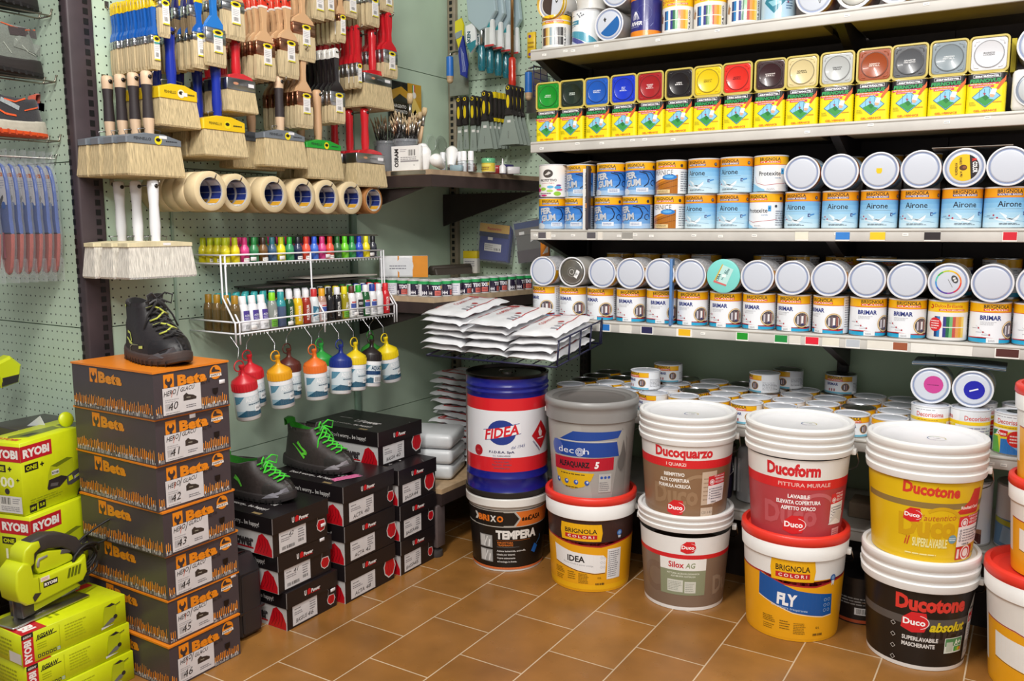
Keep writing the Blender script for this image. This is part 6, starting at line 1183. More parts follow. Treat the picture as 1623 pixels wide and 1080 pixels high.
# ---- the jigsaw itself, its handle along +Y
def jigsaw():
    t = thing('jigsaw', 'lime and dark grey corded jigsaw standing on the jigsaw cartons', 'power tool', (.203, -2.125, .2352), (0, 0, .12)); t.scale = (1.08,) * 3; G, K = '#c3cd16', '#37312f'
    def slab(poly, w0, col, name=None, par=None, mat='plastic', bev=.006, label=None):
        m = MB(); m.solid(poly, -w0, w0, col, mat, bev * .8)
        return m.build(name, par or t, label=label)
    # (y, z) outlines
    a = Art(); a.rect(.072, .066, .108, .080, '#1f1b1a'); a.text('RYOBI', .090, .0695, .0068, '#eeeae4', .031, .05); a.rect(.066, .082, .088, .092, '#ece2dc'); a.fine(.068, .084, .086, .090, 2, '#c86a6a', 3)
    for k in range(4): a.poly([(.132 + k * .009, .066), (.138 + k * .009, .066), (.144 + k * .009, .088), (.138 + k * .009, .088)], '#5f6a10')
    a.line([(.062, .060), (.062, .095)], .001, '#3a3a10'); a.poly([(.048, .042), (.066, .058), (.05, .062), (.044, .055)], '#37312f'); pass
    m = MB(); m.solid([(.012, .058), (.008, .085), (.012, .125), (.03, .140), (.048, .132), (.052, .098), (.085, .092), (.17, .095), (.186, .105), (.188, .062), (.175, .045), (.06, .036), (.03, .040)], -.031, .031, G, 'plastic', .005); m.flat(a, (.0312, 0, 0), (0, 1, 0), (0, 0, 1), 'plastic'); m.build('motor_housing', t)
    slab([(.03, .135), (.038, .165), (.055, .176), (.075, .175), (.078, .160), (.062, .150), (.06, .128), (.048, .120)], .026, G, 'front_housing')
    slab([(.055, .160), (.060, .178), (.10, .184), (.14, .172), (.175, .150), (.190, .125), (.192, .100), (.172, .098), (.160, .118), (.135, .138), (.10, .147), (.075, .146), (.066, .128), (.058, .100), (.046, .102), (.048, .135)], .019, K, 'handle_grip', mat='rubber', bev=.006)
    slab([(.070, .142), (.10, .142), (.136, .132), (.160, .112), (.166, .098), (.12, .094), (.075, .096), (.068, .110)], .016, G, 'trigger_housing', bev=.004)
    slab([(.078, .126), (.098, .129), (.098, .134), (.075, .133), (.070, .122), (.070, .112), (.076, .112)], .018, '#8f8b88', 'trigger', bev=.003)
    slab([(.130, .124), (.156, .118), (.158, .126), (.134, .133)], .0172, '#55504e', 'vent_window', bev=.001)
    slab([(.024, .010), (.022, .058), (.045, .058), (.055, .036), (.055, .012)], .022, K, 'blade_guard', bev=.004)
    slab([(.045, .014), (.05, .045), (.16, .046), (.176, .030), (.12, .022)], .022, '#b3bc1a', 'foot_housing', bev=.006)
    m = MB(); m.rbox(-.036, -.01, .001, .036, .185, .006, '#c6c4c0', 'metal', r=.002); m.tube([(.0, .06, .022), (.0, .13, .024)], .013, '#d0cecb', 'metal', 14); m.tube([(0, .13, .024), (0, .17, .026), (0, .178, .026)], .012, '#6b6c5c', 'gloss', 14); m.build('base_plate', t)
    m = MB(); m.box(-.001, .018, -.0005 + .0012, .001, .026, .05, '#a9a7a4', 'metal'); m.build('blade', t)
    m = MB(); P = [(0, .188, .112), (0, .215, .112), (0, .235, .110)]; m.tube(P, .007, '#1f1b1b', 'rubber', 10, rs=[.009, .008, .006]); c = [(0, .235, .110), (.02, .250, .118), (.04, .268, .145), (.05, .270, .168), (.045, .270, .178), (.03, .235, .165), (.015, .20, .145), (.005, .175, .125)]
    def cr(P, n=8):
        o_ = []; Q = [P[0]] + P + [P[-1]]
        for i in range(1, len(Q) - 2):
            for k in range(n):
                u = k / n; o_.append(tuple(.5 * (2 * Q[i][j] + (Q[i + 1][j] - Q[i - 1][j]) * u + (2 * Q[i - 1][j] - 5 * Q[i][j] + 4 * Q[i + 1][j] - Q[i + 2][j]) * u * u + (3 * Q[i][j] - Q[i - 1][j] - 3 * Q[i + 1][j] + Q[i + 2][j]) * u ** 3) for j in range(3)))
        return o_ + [P[-1]]
    m.tube(cr(c), .0028, '#191616', 'rubber', 8); loop = []
    for k in range(60): a_ = 2 * PI * k / 15; rr = .036 + .004 * math.sin(k * .7); loop.append((.012 + .011 * math.sin(k * .37), .196 + rr * 1.05 * math.cos(a_), .098 + rr * .72 * math.sin(a_) - .006 * (k // 15)))
    m.tube(loop, .0032, '#191616', 'rubber', 8); m.build('power_cord', t); return t
jigsaw()
m = MB(); m.prism([(0, 0), (.05, .01), (.06, .06), (.03, .09), (-.02, .07)], 'x', 0, .05, '#c3cd16', 'plastic', bev=.008); m.prism([(.0, .005), (.045, .012), (.05, .035), (.0, .03)], 'x', -.002, .053, '#2b2727', 'plastic', bev=.004); tag(m.build('power_tool', None, (-.30, -1.86, .73)), 'lime and black tool hung at the left edge below the insoles', 'power tool')
# ================================================================== corner shelving on the brush wall
def corner_shelf(z, label, wood, leg=False, tagc=None, O=None):
    O = O or [(.004, -.655), (.385, -.655), (.487, -.026), (.004, -.026)]
    t = thing('corner_shelf', label, 'shelf'); m = MB(); m.prism(O, 'z', z - .018, z, wood, 'wood'); m.build('board', t); y0, (x1, y1), (x2, y2) = O[0][1], O[1], O[2]
    m = MB(); m.prism([(.004, y0), (x1, y0), (x1 - .004, y0 + .014), (.004, y0 + .014)], 'z', z - .06, z - .018, '#382c2a', 'dull'); m.prism([(x1, y1 + .001), (x2, y2), (x2 - .014, y2), (x1 - .014, y1 + .014)], 'z', z - .06, z - .018, '#382c2a', 'dull'); m.build('apron', t)
    if not leg:
        for y in (y0 + .016, -.07): m = MB(); m.prism([(.004, z - .062), (.34 if y < -.1 else .475, z - .062), (.004, z - .16 if y < -.1 else z - .2)], 'y', y, y + .008, '#2e2624', 'dull'); m.build('bracket', t)
    else:
        for x, y in ((.425, -.770), (.425, -.10), (.02, -.770)):
            m = MB(); m.rbox(x, y, .035, x + .05, y + .05, z - .06, '#5b4f4e', 'dull', r=.004); m.build('leg', t)
            f_ = MB(); f_.lathe([(0, 0), (.024, 0), (.026, .006), (.024, .022), (.012, .024), (.006, .03), (.006, .042)], '#3b3736', 'rubber', 20, M=Matrix.Translation((x + .03, y + .018, 0))); f_.build('levelling_foot', t)
    if tagc: m = MB(); m.box(.20, y0 - .0025, z - .016, .36, y0 - .0005, z - .002, '#aeb6bd', 'metal'); m.build('label_strip', t)
    return t
corner_shelf(1.393, 'upper brown corner shelf holding brush tubs and bottles', '#a58e74', tagc=1); corner_shelf(.931, 'lower brown corner shelf holding small green-topped tins', '#b8a184'); corner_shelf(.252, 'low wooden platform on metal legs beside the black shoe boxes', '#b79b78', True, None, [(.022, -.752), (.484, -.752), (.484, -.026), (.022, -.026)])
# ================================================================== brushes hung on the drilled board
BR = '#d3bf97'
def peg(y, z, L_, label, dx=0.):
    t = MB(); t.tube([(.0005, y, z + .012), (.004, y, z + .002), (.012, y, z), (L_, y, z - .002), (L_ + .006, y, z + .010)], .0022, '#8d857a', 'metal', 6); t.box(0, y - .006, z + .004, .002, y + .006, z + .022, '#a9a196', 'metal'); o = t.build('wire_hook'); tag(o, label, 'hook', 'wire hooks on the drilled board'); return o
def price_art(w, h, green=False):
    a = Art(); a.rect(-w / 2, -h, w / 2, 0, '#e9e6e4'); e = w * .62; a.circ(0, -h * .10, e, '#e6d21c', 16, ry=h * .13); a.circ(0, -h * .10, e * .62, '#241c14', 12, ry=h * .07)
    if green: a.rect(-w / 2, -h * .32, w / 2, -h * .24, '#3a8f86')
    a.fine(-w * .4, -h * .62, w * .4, -h * .30, 4, '#a3a0a6', 3, .3); a.bars(-w * .3, -h * .86, w * .34, -h * .68, 7); a.rect(-w / 2, -h, w / 2, -h * .94, '#d9cf2a'); return a
def flat_brush(w, hl, fh, bh, hc, tip, ferr, th=.013, ring=None, lab=True, green=False, hm='gloss', hw_=.5, bc=BR, labw=None):
    """a flat paint brush hanging from its hole: origin at the hole, front towards +x"""
    t = thing('paint_brush', 'x y z w', 'paint brush'); top = .014; zb = -hl; e = max(.008, min(.013, w * .3)); n_ = max(.006, e * .62)
    o = [(0, top), (e * .7, top - .003), (e, top - .012), (e * .92, -.03), (n_, zb * .55), (n_ * 1.05, zb * .75), (w * .40, zb + .012), (w * .48, zb)]
    o = [(-y, z) for y, z in o[1:][::-1]] + o; m = MB(); tp = -.012 if tip else None
    m.prism(o, 'x', -th / 2, th / 2, hc, hm, bev=.0025)
    if tip: m.prism([(-e * .95 - .0006, tp - .008), (e * .95 + .0006, tp - .008), (e + .0006, top - .012), (e * .7, top - .002), (0, top + .0006), (-e * .7, top - .002), (-e - .0006, top - .012)], 'x', -th / 2 - .0006, th / 2 + .0006, tip, hm, bev=.0025)
    if ring: m.box(-th / 2 - .0007, -e, tp - .012, th / 2 + .0007, e, tp - .006, ring, hm)
    m.tube([(-th / 2 - .001, 0, 0), (th / 2 + .001, 0, 0)], .0035, '#1a1513', 'plastic', 8); m.build('handle', t)
    f = MB(); f.rbox(-th / 2 - .0018, -w / 2, zb - fh, th / 2 + .0018, w / 2, zb + .001, ferr, 'metal', r=.002, seg=1)
    for k in (.25, .75): f.box(-th / 2 - .0022, -w / 2 - .0003, zb - fh * k - .001, th / 2 + .0022, w / 2 + .0003, zb - fh * k + .001, ferr, 'metal')
    f.build('ferrule', t); b = MB(); z0, z1 = zb - fh, zb - fh - bh; R = []
    for z, kx, ky in ((z0, .9, .97), (z0 - bh * .4, 1.05, 1.0), (z0 - bh * .85, .9, 1.0), (z1, .45, .96)): hx_, hy = th / 2 * kx, w / 2 * ky; R.append([(-hx_, -hy, z), (hx_, -hy, z), (hx_, hy, z), (-hx_, hy, z)])
    b.loft(R, bc, 'bristle', smooth=False); bo = b.build('bristles', t)
    if lab:
        lw = labw or min(w * .62, .030); l = MB(); lh = min(.062, (fh + bh) * .72); l.flat(price_art(lw, lh, green), (th / 2 + .0026, w * .08, zb - fh * .1), (0, 1, 0), (0, 0, 1)); l.box(th / 2 + .0006, w * .08 - lw / 2, zb - fh * .1 - lh, th / 2 + .0027, w * .08 + lw / 2, zb - fh * .1, '#e6e3e0'); l.build('price_label', bo)
    return t
def row(key, fn, n, y, z, x0, x1, label, group, dz=0., jit=.01, order=True, hook=True):
    mk = Maker(lambda k: fn())
    for i in range(n):
        x = x0 + (x1 - x0) * (i / (n - 1) if n > 1 else 1); f = n - i
        lb = label if n == 1 else '%s, %s from the front of its hook' % (label, ORD[f]) if f > 1 else '%s, frontmost on its hook' % label
        mk(key, (x, y + random.uniform(-.003, .003), z), (0, 0, random.uniform(-jit, jit) * 3), lb, 'paint brush', group)
    if hook: peg(y, z + .0012, x1 + .02, 'wire hook through the %s row' % group)
BL, YE, WD, RDH = '#1b5cb0', '#e6c31a', '#cfa67c', '#c8222c'
CU, SI = '#b98468', '#c9cacc'
row('g1', lambda: flat_brush(.027, .092, .022, .066, BL, YE, SI, .0105, green=True), 13, -1.627, 1.788, .025, .20, 'slim blue brush with yellow tip', 'slim blue brushes')
row('g2', lambda: flat_brush(.032, .125, .022, .075, BL, YE, SI), 2, -1.605, 1.915, .17, .215, 'broader blue brush above the slim blue ones', 'broader blue brushes')
row('g3', lambda: flat_brush(.05, .10, .022, .075, BL, YE, SI), 6, -1.484, 1.828, .05, .205, 'yellow-tipped blue brush beside the light blue one', 'wide blue brushes')
row('g4', lambda: flat_brush(.07, .14, .042, .062, '#2b78c8', None, SI, .014, green=True), 1, -1.447, 1.885, .2, .222, 'light blue brush with a broad silver ferrule and green-striped label', 'light blue brush')
row('g4b', lambda: flat_brush(.024, .11, .03, .05, '#2a2a66', None, SI, lab=False, bc='#8a7454'), 4, -1.50, 1.91, .10, .20, 'small dark-bristled brush behind the light blue brush', 'dark-bristled brushes')
row('g5', lambda: flat_brush(.08, .11, .03, .078, WD, RDH, SI, .015), 4, -1.382, 1.945, .12, .222, 'broad silver-ferruled brush beside the red-tipped ones', 'high broad brushes')
row('g6', lambda: flat_brush(.075, .125, .040, .070, WD, '#d93a26', CU, ring='#e9e4dc', hm='gloss'), 7, -1.252, 1.868, .05, .21, 'wooden red-tipped brush with copper ferrule', 'left wooden brushes')
row('g7', lambda: flat_brush(.08, .118, .035, .080, WD, '#d93a26', CU, ring='#e9e4dc'), 6, -1.160, 1.885, .07, .212, 'wooden red-tipped brush of the second cluster', 'second wooden brushes')
row('g8', lambda: flat_brush(.095, .12, .035, .078, WD, '#d93a26', CU, ring='#e9e4dc'), 5, -1.088, 1.948, .09, .212, 'large wooden brush of the third, higher cluster', 'third wooden brushes')
row('g9', lambda: flat_brush(.05, .10, .025, .068, WD, None, CU), 3, -1.022, 2.048, .16, .212, 'top-edge brush right of the large wooden ones', 'left top-edge brushes'); row('g9b', lambda: flat_brush(.042, .10, .025, .068, WD, None, CU), 3, -.968, 2.058, .16, .212, 'narrower brush at the top edge', 'narrow top-edge brushes')
row('g10', lambda: flat_brush(.034, .112, .022, .068, WD, None, CU), 7, -.905, 2.008, .07, .20, 'narrow wooden brush with copper ferrule', 'narrow wooden brushes')
row('g11', lambda: flat_brush(.055, .095, .022, .05, WD, None, SI), 3, -.858, 2.062, .15, .205, 'short-bristled brush at the top edge', 'short top-edge brushes')
row('g11b', lambda: flat_brush(.06, .10, .022, .075, '#8a1f26', None, SI), 6, -.742, 2.085, .10, .205, 'brush with dark red handle at the top edge', 'dark red top-edge brushes')
row('g16', lambda: flat_brush(.066, .11, .025, .06, WD, None, SI), 2, -.668, 2.148, .18, .205, 'rightmost brush cut by the top edge', 'rightmost top-edge brushes')
row('g12', lambda: flat_brush(.07, .135, .042, .07, WD, '#d93a26', CU, ring='#e9e4dc'), 7, -1.088, 1.752, .06, .205, 'wooden brush of the lower cluster', 'lower wooden brushes')
row('g13', lambda: flat_brush(.07, .130, .046, .056, '#221d1f', '#dcd9d4', SI), 8, -.936, 1.768, .05, .205, 'black brush with white tip', 'black-handled brushes')
row('g14', lambda: flat_brush(.026, .115, .045, .040, RDH, None, SI), 6, -.816, 1.868, .08, .195, 'slim red brush with long silver ferrule', 'slim red brushes')
row('g15', lambda: flat_brush(.076, .12, .045, .050, RDH, None, SI), 6, -.657, 1.94, .10, .205, 'red-handled broad brush at the right end', 'broad red brushes')
row('g17', lambda: flat_brush(.05, .12, .03, .05, '#a31a24', None, SI, lab=False), 5, -.90, 1.875, .04, .13, 'deep red brush behind the slim red ones', 'hidden red brushes')
def block_brush(kind):
    """thick block brush: round handle, plate and a deep block of bristles"""
    P = dict(grey=(.172, .042, '#6d747c', .085, 'grip'), white=(.20, .05, '#e3d7b0', .086, 'white'), yellow=(.126, .055, '#e3bd16', .075, 'blue'), yellow2=(.150, .06, '#e3bd16', .075, 'blue'), red=(.108, .045, '#a9abae', .062, 'red'), red2=(.15, .055, '#a9abae', .082, 'red'), green=(.165, .055, '#1f9a33', .10, 'wood'), wood=(.20, .055, '#5c6168', .085, 'wood'))
    w, d, pc, bh, hd = P[kind]; t = thing('block_brush', 'x y z w', 'brush'); ph = .014 if kind == 'white' else .040 if kind not in ('green', 'grey', 'wood') else .028; hl = .150 if hd in ('grip', 'white', 'wood') else .140 if kind != 'red' else .105
    m = MB(); q = lambda s: [(r * s, z) for r, z in ((0, -hl - .004), (.012, -hl - .004), (.0125, -hl + .01), (.0145, -hl * .72), (.0125, -.05), (.0145, -.02), (.0155, .0), (.0145, .012), (.010, .016), (0, .017))]
    pr = q(1.0); cw = {'white': '#e6e7ea', 'blue': '#1a2f9c', 'red': '#c4222b', 'wood': '#c9a07a', 'grip': '#d3b596'}[hd]
    m.lathe(pr, cw, 'gloss' if hd in ('blue', 'red', 'white') else 'wood', 20, cols=[cw, cw, cw, '#30282a' if hd == 'grip' else cw, '#30282a' if hd == 'grip' else cw, cw, cw, cw, cw], mats=None if hd != 'grip' else ['wood'] * 3 + ['rubber'] * 2 + ['wood'] * 4)
    m.tube([(-.016, 0, 0), (.017, 0, 0)], .0055, '#1a1513', 'plastic', 10); m.build('handle', t)
    zb = -hl; p = MB(); up_ = .012 if kind != 'white' else .004
    o = [(-w / 2, zb - ph), (w / 2, zb - ph), (w / 2, zb - up_), (w * .18, zb + .001), (-w * .18, zb + .001), (-w / 2, zb - up_)]
    if kind in ('red', 'red2'):
        p.rbox(-d / 2, -w / 2, zb - ph, d / 2, w / 2, zb - .004, pc, 'metal', r=.004); p.prism([(-w * .42, zb - .006), (w * .46, zb - .006), (w * .40, zb + .004), (w * .12, zb + .012), (-w * .12, zb + .012), (-w * .38, zb + .004)], 'x', -d * .42, d * .42, '#c4222b', 'gloss', bev=.003)
        a = Art(); a.circ(-w * .2, -.014, .010, '#c48a6a', 12, ry=.004); a.fine(-w * .05, -.020, w * .2, -.010, 1, '#6b6d70', 3); a.rect(w * .22, -.020, w * .42, -.010, '#e6e4e6'); p.flat(a, (d / 2 + .0002, 0, zb - .006), (0, 1, 0), (0, 0, 1), 'tin')
    else:
        p.prism(o, 'x', -d / 2, d / 2, pc, 'plastic' if kind != 'white' else 'wood', bev=.003); a = Art()
        if kind != 'white':
            dk = '#3a3a20' if 'yell' in kind else '#2a2c30'
            a.text('PENNELLO', -w * .22, -ph * .62, .0075, dk, w * .3, .01); a.circ(w * .06, -ph * .55, .0115, '#e6d21c' if kind != 'yellow' else '#e9e4cc', 16); a.circ(w * .06, -ph * .5, .0075, '#241c14', 12, ry=.005); a.fine(w * .2, -ph * .66, w * .42, -ph * .45, 1, dk, 3)
            if kind in ('grey', 'yellow'): a.rect(w * .08, -.010 if kind == 'grey' else -.028, w * .22, -.002 if kind == 'grey' else -.018, '#e6e4e6')
        else: a.rect(w * .02, -.010, w * .14, -.003, '#ece9e9')
        if a.p: p.flat(a, (d / 2 + .0002, 0, zb - .001), (0, 1, 0), (0, 0, 1), 'plastic')
        p.tube([(0, -.03, zb - .002), (0, -.035, zb + .012), (.0, .0, zb + .016), (0, .035, zb + .012), (0, .03, zb - .002)], .0014, '#8d8d8d', 'metal')
    p.build('plate', t); b = MB(); z0 = zb - ph; R = []; bc = '#cfba8f' if kind != 'white' else '#e3ded3'
    for z, kx, ky in ((z0 + .001, .9, .96), (z0 - bh * .5, 1.05, 1.01), (z0 - bh * .94, 1.18, 1.05), (z0 - bh, 1.1, 1.02)): R.append([(-d / 2 * kx, -w / 2 * ky, z), (d / 2 * kx, -w / 2 * ky, z), (d / 2 * kx, w / 2 * ky, z), (-d / 2 * kx, w / 2 * ky, z)])
    b.loft(R, bc, 'bristle', smooth=False, cols=[bc, bc, bc if kind != 'white' else '#e9e8e4']); b.build('bristles', t); return t
def brow(kind, n, y, z, x0, x1, label, grp_, tw=0.):
    mk = Maker(lambda k: block_brush(kind))
    for i in range(n):
        x = x0 + (x1 - x0) * (i / (n - 1) if n > 1 else 1); f = n - i
        mk(kind, (x, y - tw * (n - 1 - i), z), (0, 0, random.uniform(-.03, .03)), label if n == 1 else '%s, %s from the front of its hook' % (label, ORD[f]) if f > 1 else '%s, frontmost on its hook' % label, 'brush', grp_)
    peg(y, z + .003, x1 + .025, 'wire hook through the handles of the %s' % grp_)
brow('grey', 4, -1.650, 1.586, .034, .19, 'grey-plated block brush with black grip', 'grey-plated block brushes', .004)
brow('white', 3, -1.645, 1.299, .05, .185, 'cream-plated block brush with white handle', 'cream-plated block brushes', .006)
brow('yellow', 3, -1.564, 1.716, .05, .18, 'yellow-plated blue-handled brush, upper group', 'upper yellow-plated brushes')
brow('yellow2', 3, -1.421, 1.645, .036, .19, 'yellow-plated blue-handled brush, lower group', 'lower yellow-plated brushes', .004)
brow('red', 3, -1.346, 1.732, .07, .19, 'small red-handled metal-plated block brush', 'small red-handled block brushes')
brow('wood', 1, -1.230, 1.632, .1, .115, 'dark-plated wooden-handled block brush behind the black-gripped one', 'dark-plated block brush')
t_ = block_brush('grey'); t_.location = (.195, -1.185, 1.638); tag(t_, 'grey-plated block brush with black grip beside the green-plated brush', 'brush'); peg(-1.185, 1.641, .225, 'wire hook through the lone black-gripped brush')
brow('green', 2, -.994, 1.625, .09, .17, 'green-plated brush with wooden handle', 'green-plated block brushes')
brow('red2', 2, -.716, 1.872, .11, .175, 'red-handled metal-plated brush, upper of two at right', 'upper right red brushes'); brow('red2', 3, -.765, 1.592, .036, .175, 'red-handled metal-plated brush, lower of two at right', 'lower right red brushes', .004)
# ---- masking tape rolls on pegs
def tape(kind):
    t = thing('tape_roll', 'x y z w', 'tape'); M = Matrix.Rotation(PI / 2, 4, 'Y'); c = '#d8c49c' if kind == 'm' else '#a9713c'; r, ri, w = (.056, .0385, .048) if kind == 'm' else (.049, .038, .045)
    m = MB(); m.lathe([(ri + .002, 0), (r - .001, 0), (r, .001), (r, w - .001), (r - .001, w), (ri + .002, w)], c, 'paper', 40, M=M); m.build('tape', t); k = MB(); k.lathe([(ri, w + .0004), (ri, 0)], '#b9b9c4', 'card', 40, M=M); k.lathe([(ri + .002, 0), (ri, 0)], '#8d8a84', 'card', 40, M=M); k.lathe([(ri, w + .0004), (ri + .002, w + .0004)], '#cfc6b0', 'card', 40, M=M)
    for i in range(12):
        a0 = i * PI / 6; cc = ['#1c2f78', '#dfe1e6', '#2a5fae', '#e6e4e0', '#d8a02a', '#1c2f78'][i % 6]
        vs = [Vector((w * u, (ri - .0006) * math.cos(a), (ri - .0006) * math.sin(a))) for a in (a0, a0 + PI / 12, a0 + PI / 6 * .9) for u in (.08, .92)]; k.add(vs, [(0, 1, 3, 2), (2, 3, 5, 4)], cc, 'card')
    k.build('core', t); return t
mt = Maker(tape)
for i, (y, n, xf) in enumerate(((-1.502, 5, .245), (-1.385, 4, .215), (-1.240, 4, .215), (-1.106, 4, .205), (-.995, 4, .205), (-.876, 4, .205), (-.752, 3, .20))):
    for k in range(n):
        x = xf - .0485 * (k + 1); mt('m' if i < 6 else 'b', (x, y + random.uniform(-.001, .001), 1.289 - (.004 if i == 6 else 0)), (random.uniform(0, 6) if False else 0, 0, 0), '%s tape roll from the front on the %s hook from the left' % (ORD[k + 1] + (' brown' if i == 6 else ' masking'), ORD[i + 1]), 'tape', 'tape rolls on the drilled board')
    peg(y, 1.325, xf + .02, 'wire hook carrying the %s tape rolls from the left' % ORD[i + 1])
# ================================================================== two-tier white wire rack with colour bottles
WH = '#e6e6ea'
t = thing('wire_rack', 'white two-tier wire rack of small colour bottles on the drilled board', 'rack', (0, 0, 0))
YA, YB = -1.392, -.662
def wire(nm_, pts, r=.0026): m = MB(); m.tube(pts, r, WH, 'plastic', 6); m.build(nm_, t)
for z in (1.103, 1.077): wire('rail', [(.006, YA, z), (.152, YA, z), (.152, YB, z), (.006, YB, z)], .003)
for z in (.903, .868): wire('rail', [(.006, YA - .02, z), (.222, YA - .02, z), (.222, YB - .02, z), (.006, YB - .02, z)], .003)
for y in (YA + .004, YA - .012, -1.03, YB - .004, YB + .010): wire('upright', [(.152, y, 1.103), (.154, y, .975), (.222, y - .014, .90), (.222, y - .014, .836)], .003)
for z, xa, xb_, ya in ((1.074, .01, .152, YA), (.865, .01, .222, YA - .02)):
    m = MB()
    for k in range(46): y = ya + .008 + k * .0158; m.tube([(xa, y, z), (xb_ + .002, y, z), (xb_ + .002, y, z - .006)], .0011, WH, 'plastic', 4)
    m.build('tier_floor', t)
m = MB(); m.box(.001, -1.46, .84, .006, -1.452, 1.25, '#9fb8a6', 'steel'); m.build('hanger', t)
for y, z in ((-1.29, 1.083), (-1.17, 1.083), (-.96, 1.083), (-.73, 1.083), (-1.36, .878), (-1.21, .876), (-.9, .88)): m = MB(); m.rbox(.154 if z > 1 else .224, y, z, .157 if z > 1 else .227, y + .022, z + .012, '#eceaea', 'paper', r=.001, seg=1); m.build('price_tag', t)
def bottle(key):
    kind, col, cap, lab = key; t = thing('colour_bottle', 'x y z w', 'bottle'); m = MB()
    if kind == 's': pr = [(0, 0), (.0135, 0), (.0150, .002), (.0150, .034), (.0135, .046), (.0085, .054), (.0085, .058)]; c0, c1, rc = .055, .078, .0088
    elif kind == 't': pr = [(0, 0), (.0155, 0), (.0165, .002), (.0165, .066), (.0135, .082), (.0095, .088)]; c0, c1, rc = .086, .112, .0105
    else: pr = [(0, 0), (.018, 0), (.0185, .003), (.0175, .055), (.014, .078), (.0105, .084)]; c0, c1, rc = .083, .108, .0115
    lo, hi = col if isinstance(col, tuple) else (col, col); m.lathe(pr, '', 'gloss', 20, cols=[lo] * 3 + [hi] * (len(pr) - 4))
    R = pr[2][0]; a = Art()
    if lab == 'purple': a.rect(-.013, .028, .013, .062, '#4b3a8c'); a.rect(-.014, .004, .014, .026, '#e9e9ec'); a.bars(-.010, .006, .010, .018, 8); a.text('ACRIL', 0, .044, .006, '#e6e6f0', .02, .02); a.fine(-.010, .032, .010, .042, 2, '#b9b3d8', 3)
    elif lab == 'H': a.rect(-.015, .004, .015, .028, '#6fae3a'); a.text('AH', 0, .036, .022, '#e6e6e6', .016, .03, rot=0); a.fine(-.01, .006, .01, .024, 3, '#3f7a22', 2)
    elif lab == 'white': a.rect(-.015, .006, .015, .058, '#e9e8e8'); a.rect(-.015, .034, .015, .05, '#3b4f9c'); a.fine(-.012, .010, .012, .030, 4, '#6b6d80', 5); a.rect(-.012, .052, .012, .057, '#c43a3a')
    elif lab == 'black': a.rect(-.015, .006, .015, .062, '#1d1b1d'); a.text('COLOR', 0, .044, .009, '#eceaea', .024, .04); a.fine(-.012, .012, .012, .036, 4, '#cfcdcf', 4)
    elif lab == 'photo': a.rect(-.016, .006, .016, .06, '#dfe6e9'); a.poly([(-.016, .02), (.016, .03), (.016, .05), (-.016, .056)], '#2f6a86'); a.poly([(-.012, .03), (.0, .048), (.01, .036)], '#a9cdd9'); a.fine(-.012, .008, .012, .018, 2, '#5a6d78', 4)
    elif lab == 'stripe': a.text('PLEXICOLOR', -.002, .038, .0085, '#efece6', .05, .03, rot=PI / 2); a.rect(.006, .006, .014, .02, '#efece6')
    elif lab == 'low': a.rect(-.013, .003, .013, .014, '#f0eeea'); a.fine(-.010, .006, .010, .011, 1, '#8a8a8a', 2)
    if a.p: m.wrap(a, lambda z: R, 20, 'gloss', R=R, M=Matrix.Rotation(PI / 2, 4, 'Z'))
    m.build('body', t); k = MB(); k.lathe([(rc, c0), (rc, c1 - .002), (rc - .0015, c1), (0, c1)], cap, 'plastic', 18); k.build('cap', t); return t
mb = Maker(bottle)
def dk(c, f=.72): c = hx(c); return tuple(x * f for x in c)
front = ['#e0d21a', '#d9c81c', '#c83a7c', '#2f7a4a', '#6b4a22', '#3a5a78', '#e0d21a', '#2f8a5a', '#232a4c', '#e2503a', '#3a6ac8', '#c83a7c', '#e2503a', '#2f5a3a', '#6fc82a', '#2f8a4a', '#2f4fc0', '#e6d21c', '#2a2c38']
caps = ['#d9e01a', '#cfe01a', '#d8307c', '#1f7a3a', '#3a2418', '#2f7a86', '#d3e01a', '#2fa83a', '#1d1f2a', '#e2402a', '#2a5ad8', '#d8307c', '#e2402a', '#1f6a2a', '#5fd01a', '#1f9a3a', '#1f3fd0', '#e6e01a', '#1d1d22']
behind = ['#1f6a3a', '#1f7a3a', '#d8307c', '#22202a', '#1f6a2a']
nmc = ['lime', 'lemon', 'pink', 'green', 'brown', 'teal', 'yellow', 'bright green', 'navy', 'red-orange', 'blue', 'magenta', 'orange', 'dark green', 'light green', 'mid green', 'royal blue', 'golden', 'black']
for r_ in range(4):
    for i in range(19):
        c, k = front[i], caps[i]
        if r_ and i > 2: k = random.choice(behind + [caps[i]]);
        if i < 1 or (r_ and i < 2): c, k = '#d9cf1c', '#cfe01a'
        mb(('s', (c, tuple(min(1, v * 1.25 + .02) for v in hx(c))), k, None if random.random() < .8 else 'low'), (.133 - r_ * .0335, YA + .022 + i * .0378, 1.078), (0, 0, 0), 'small colour bottle, %s row from the front, %s from left, upper wire tier' % (ORD[r_ + 1], ORD[i + 1]), 'bottle', 'colour bottles on the upper tier')
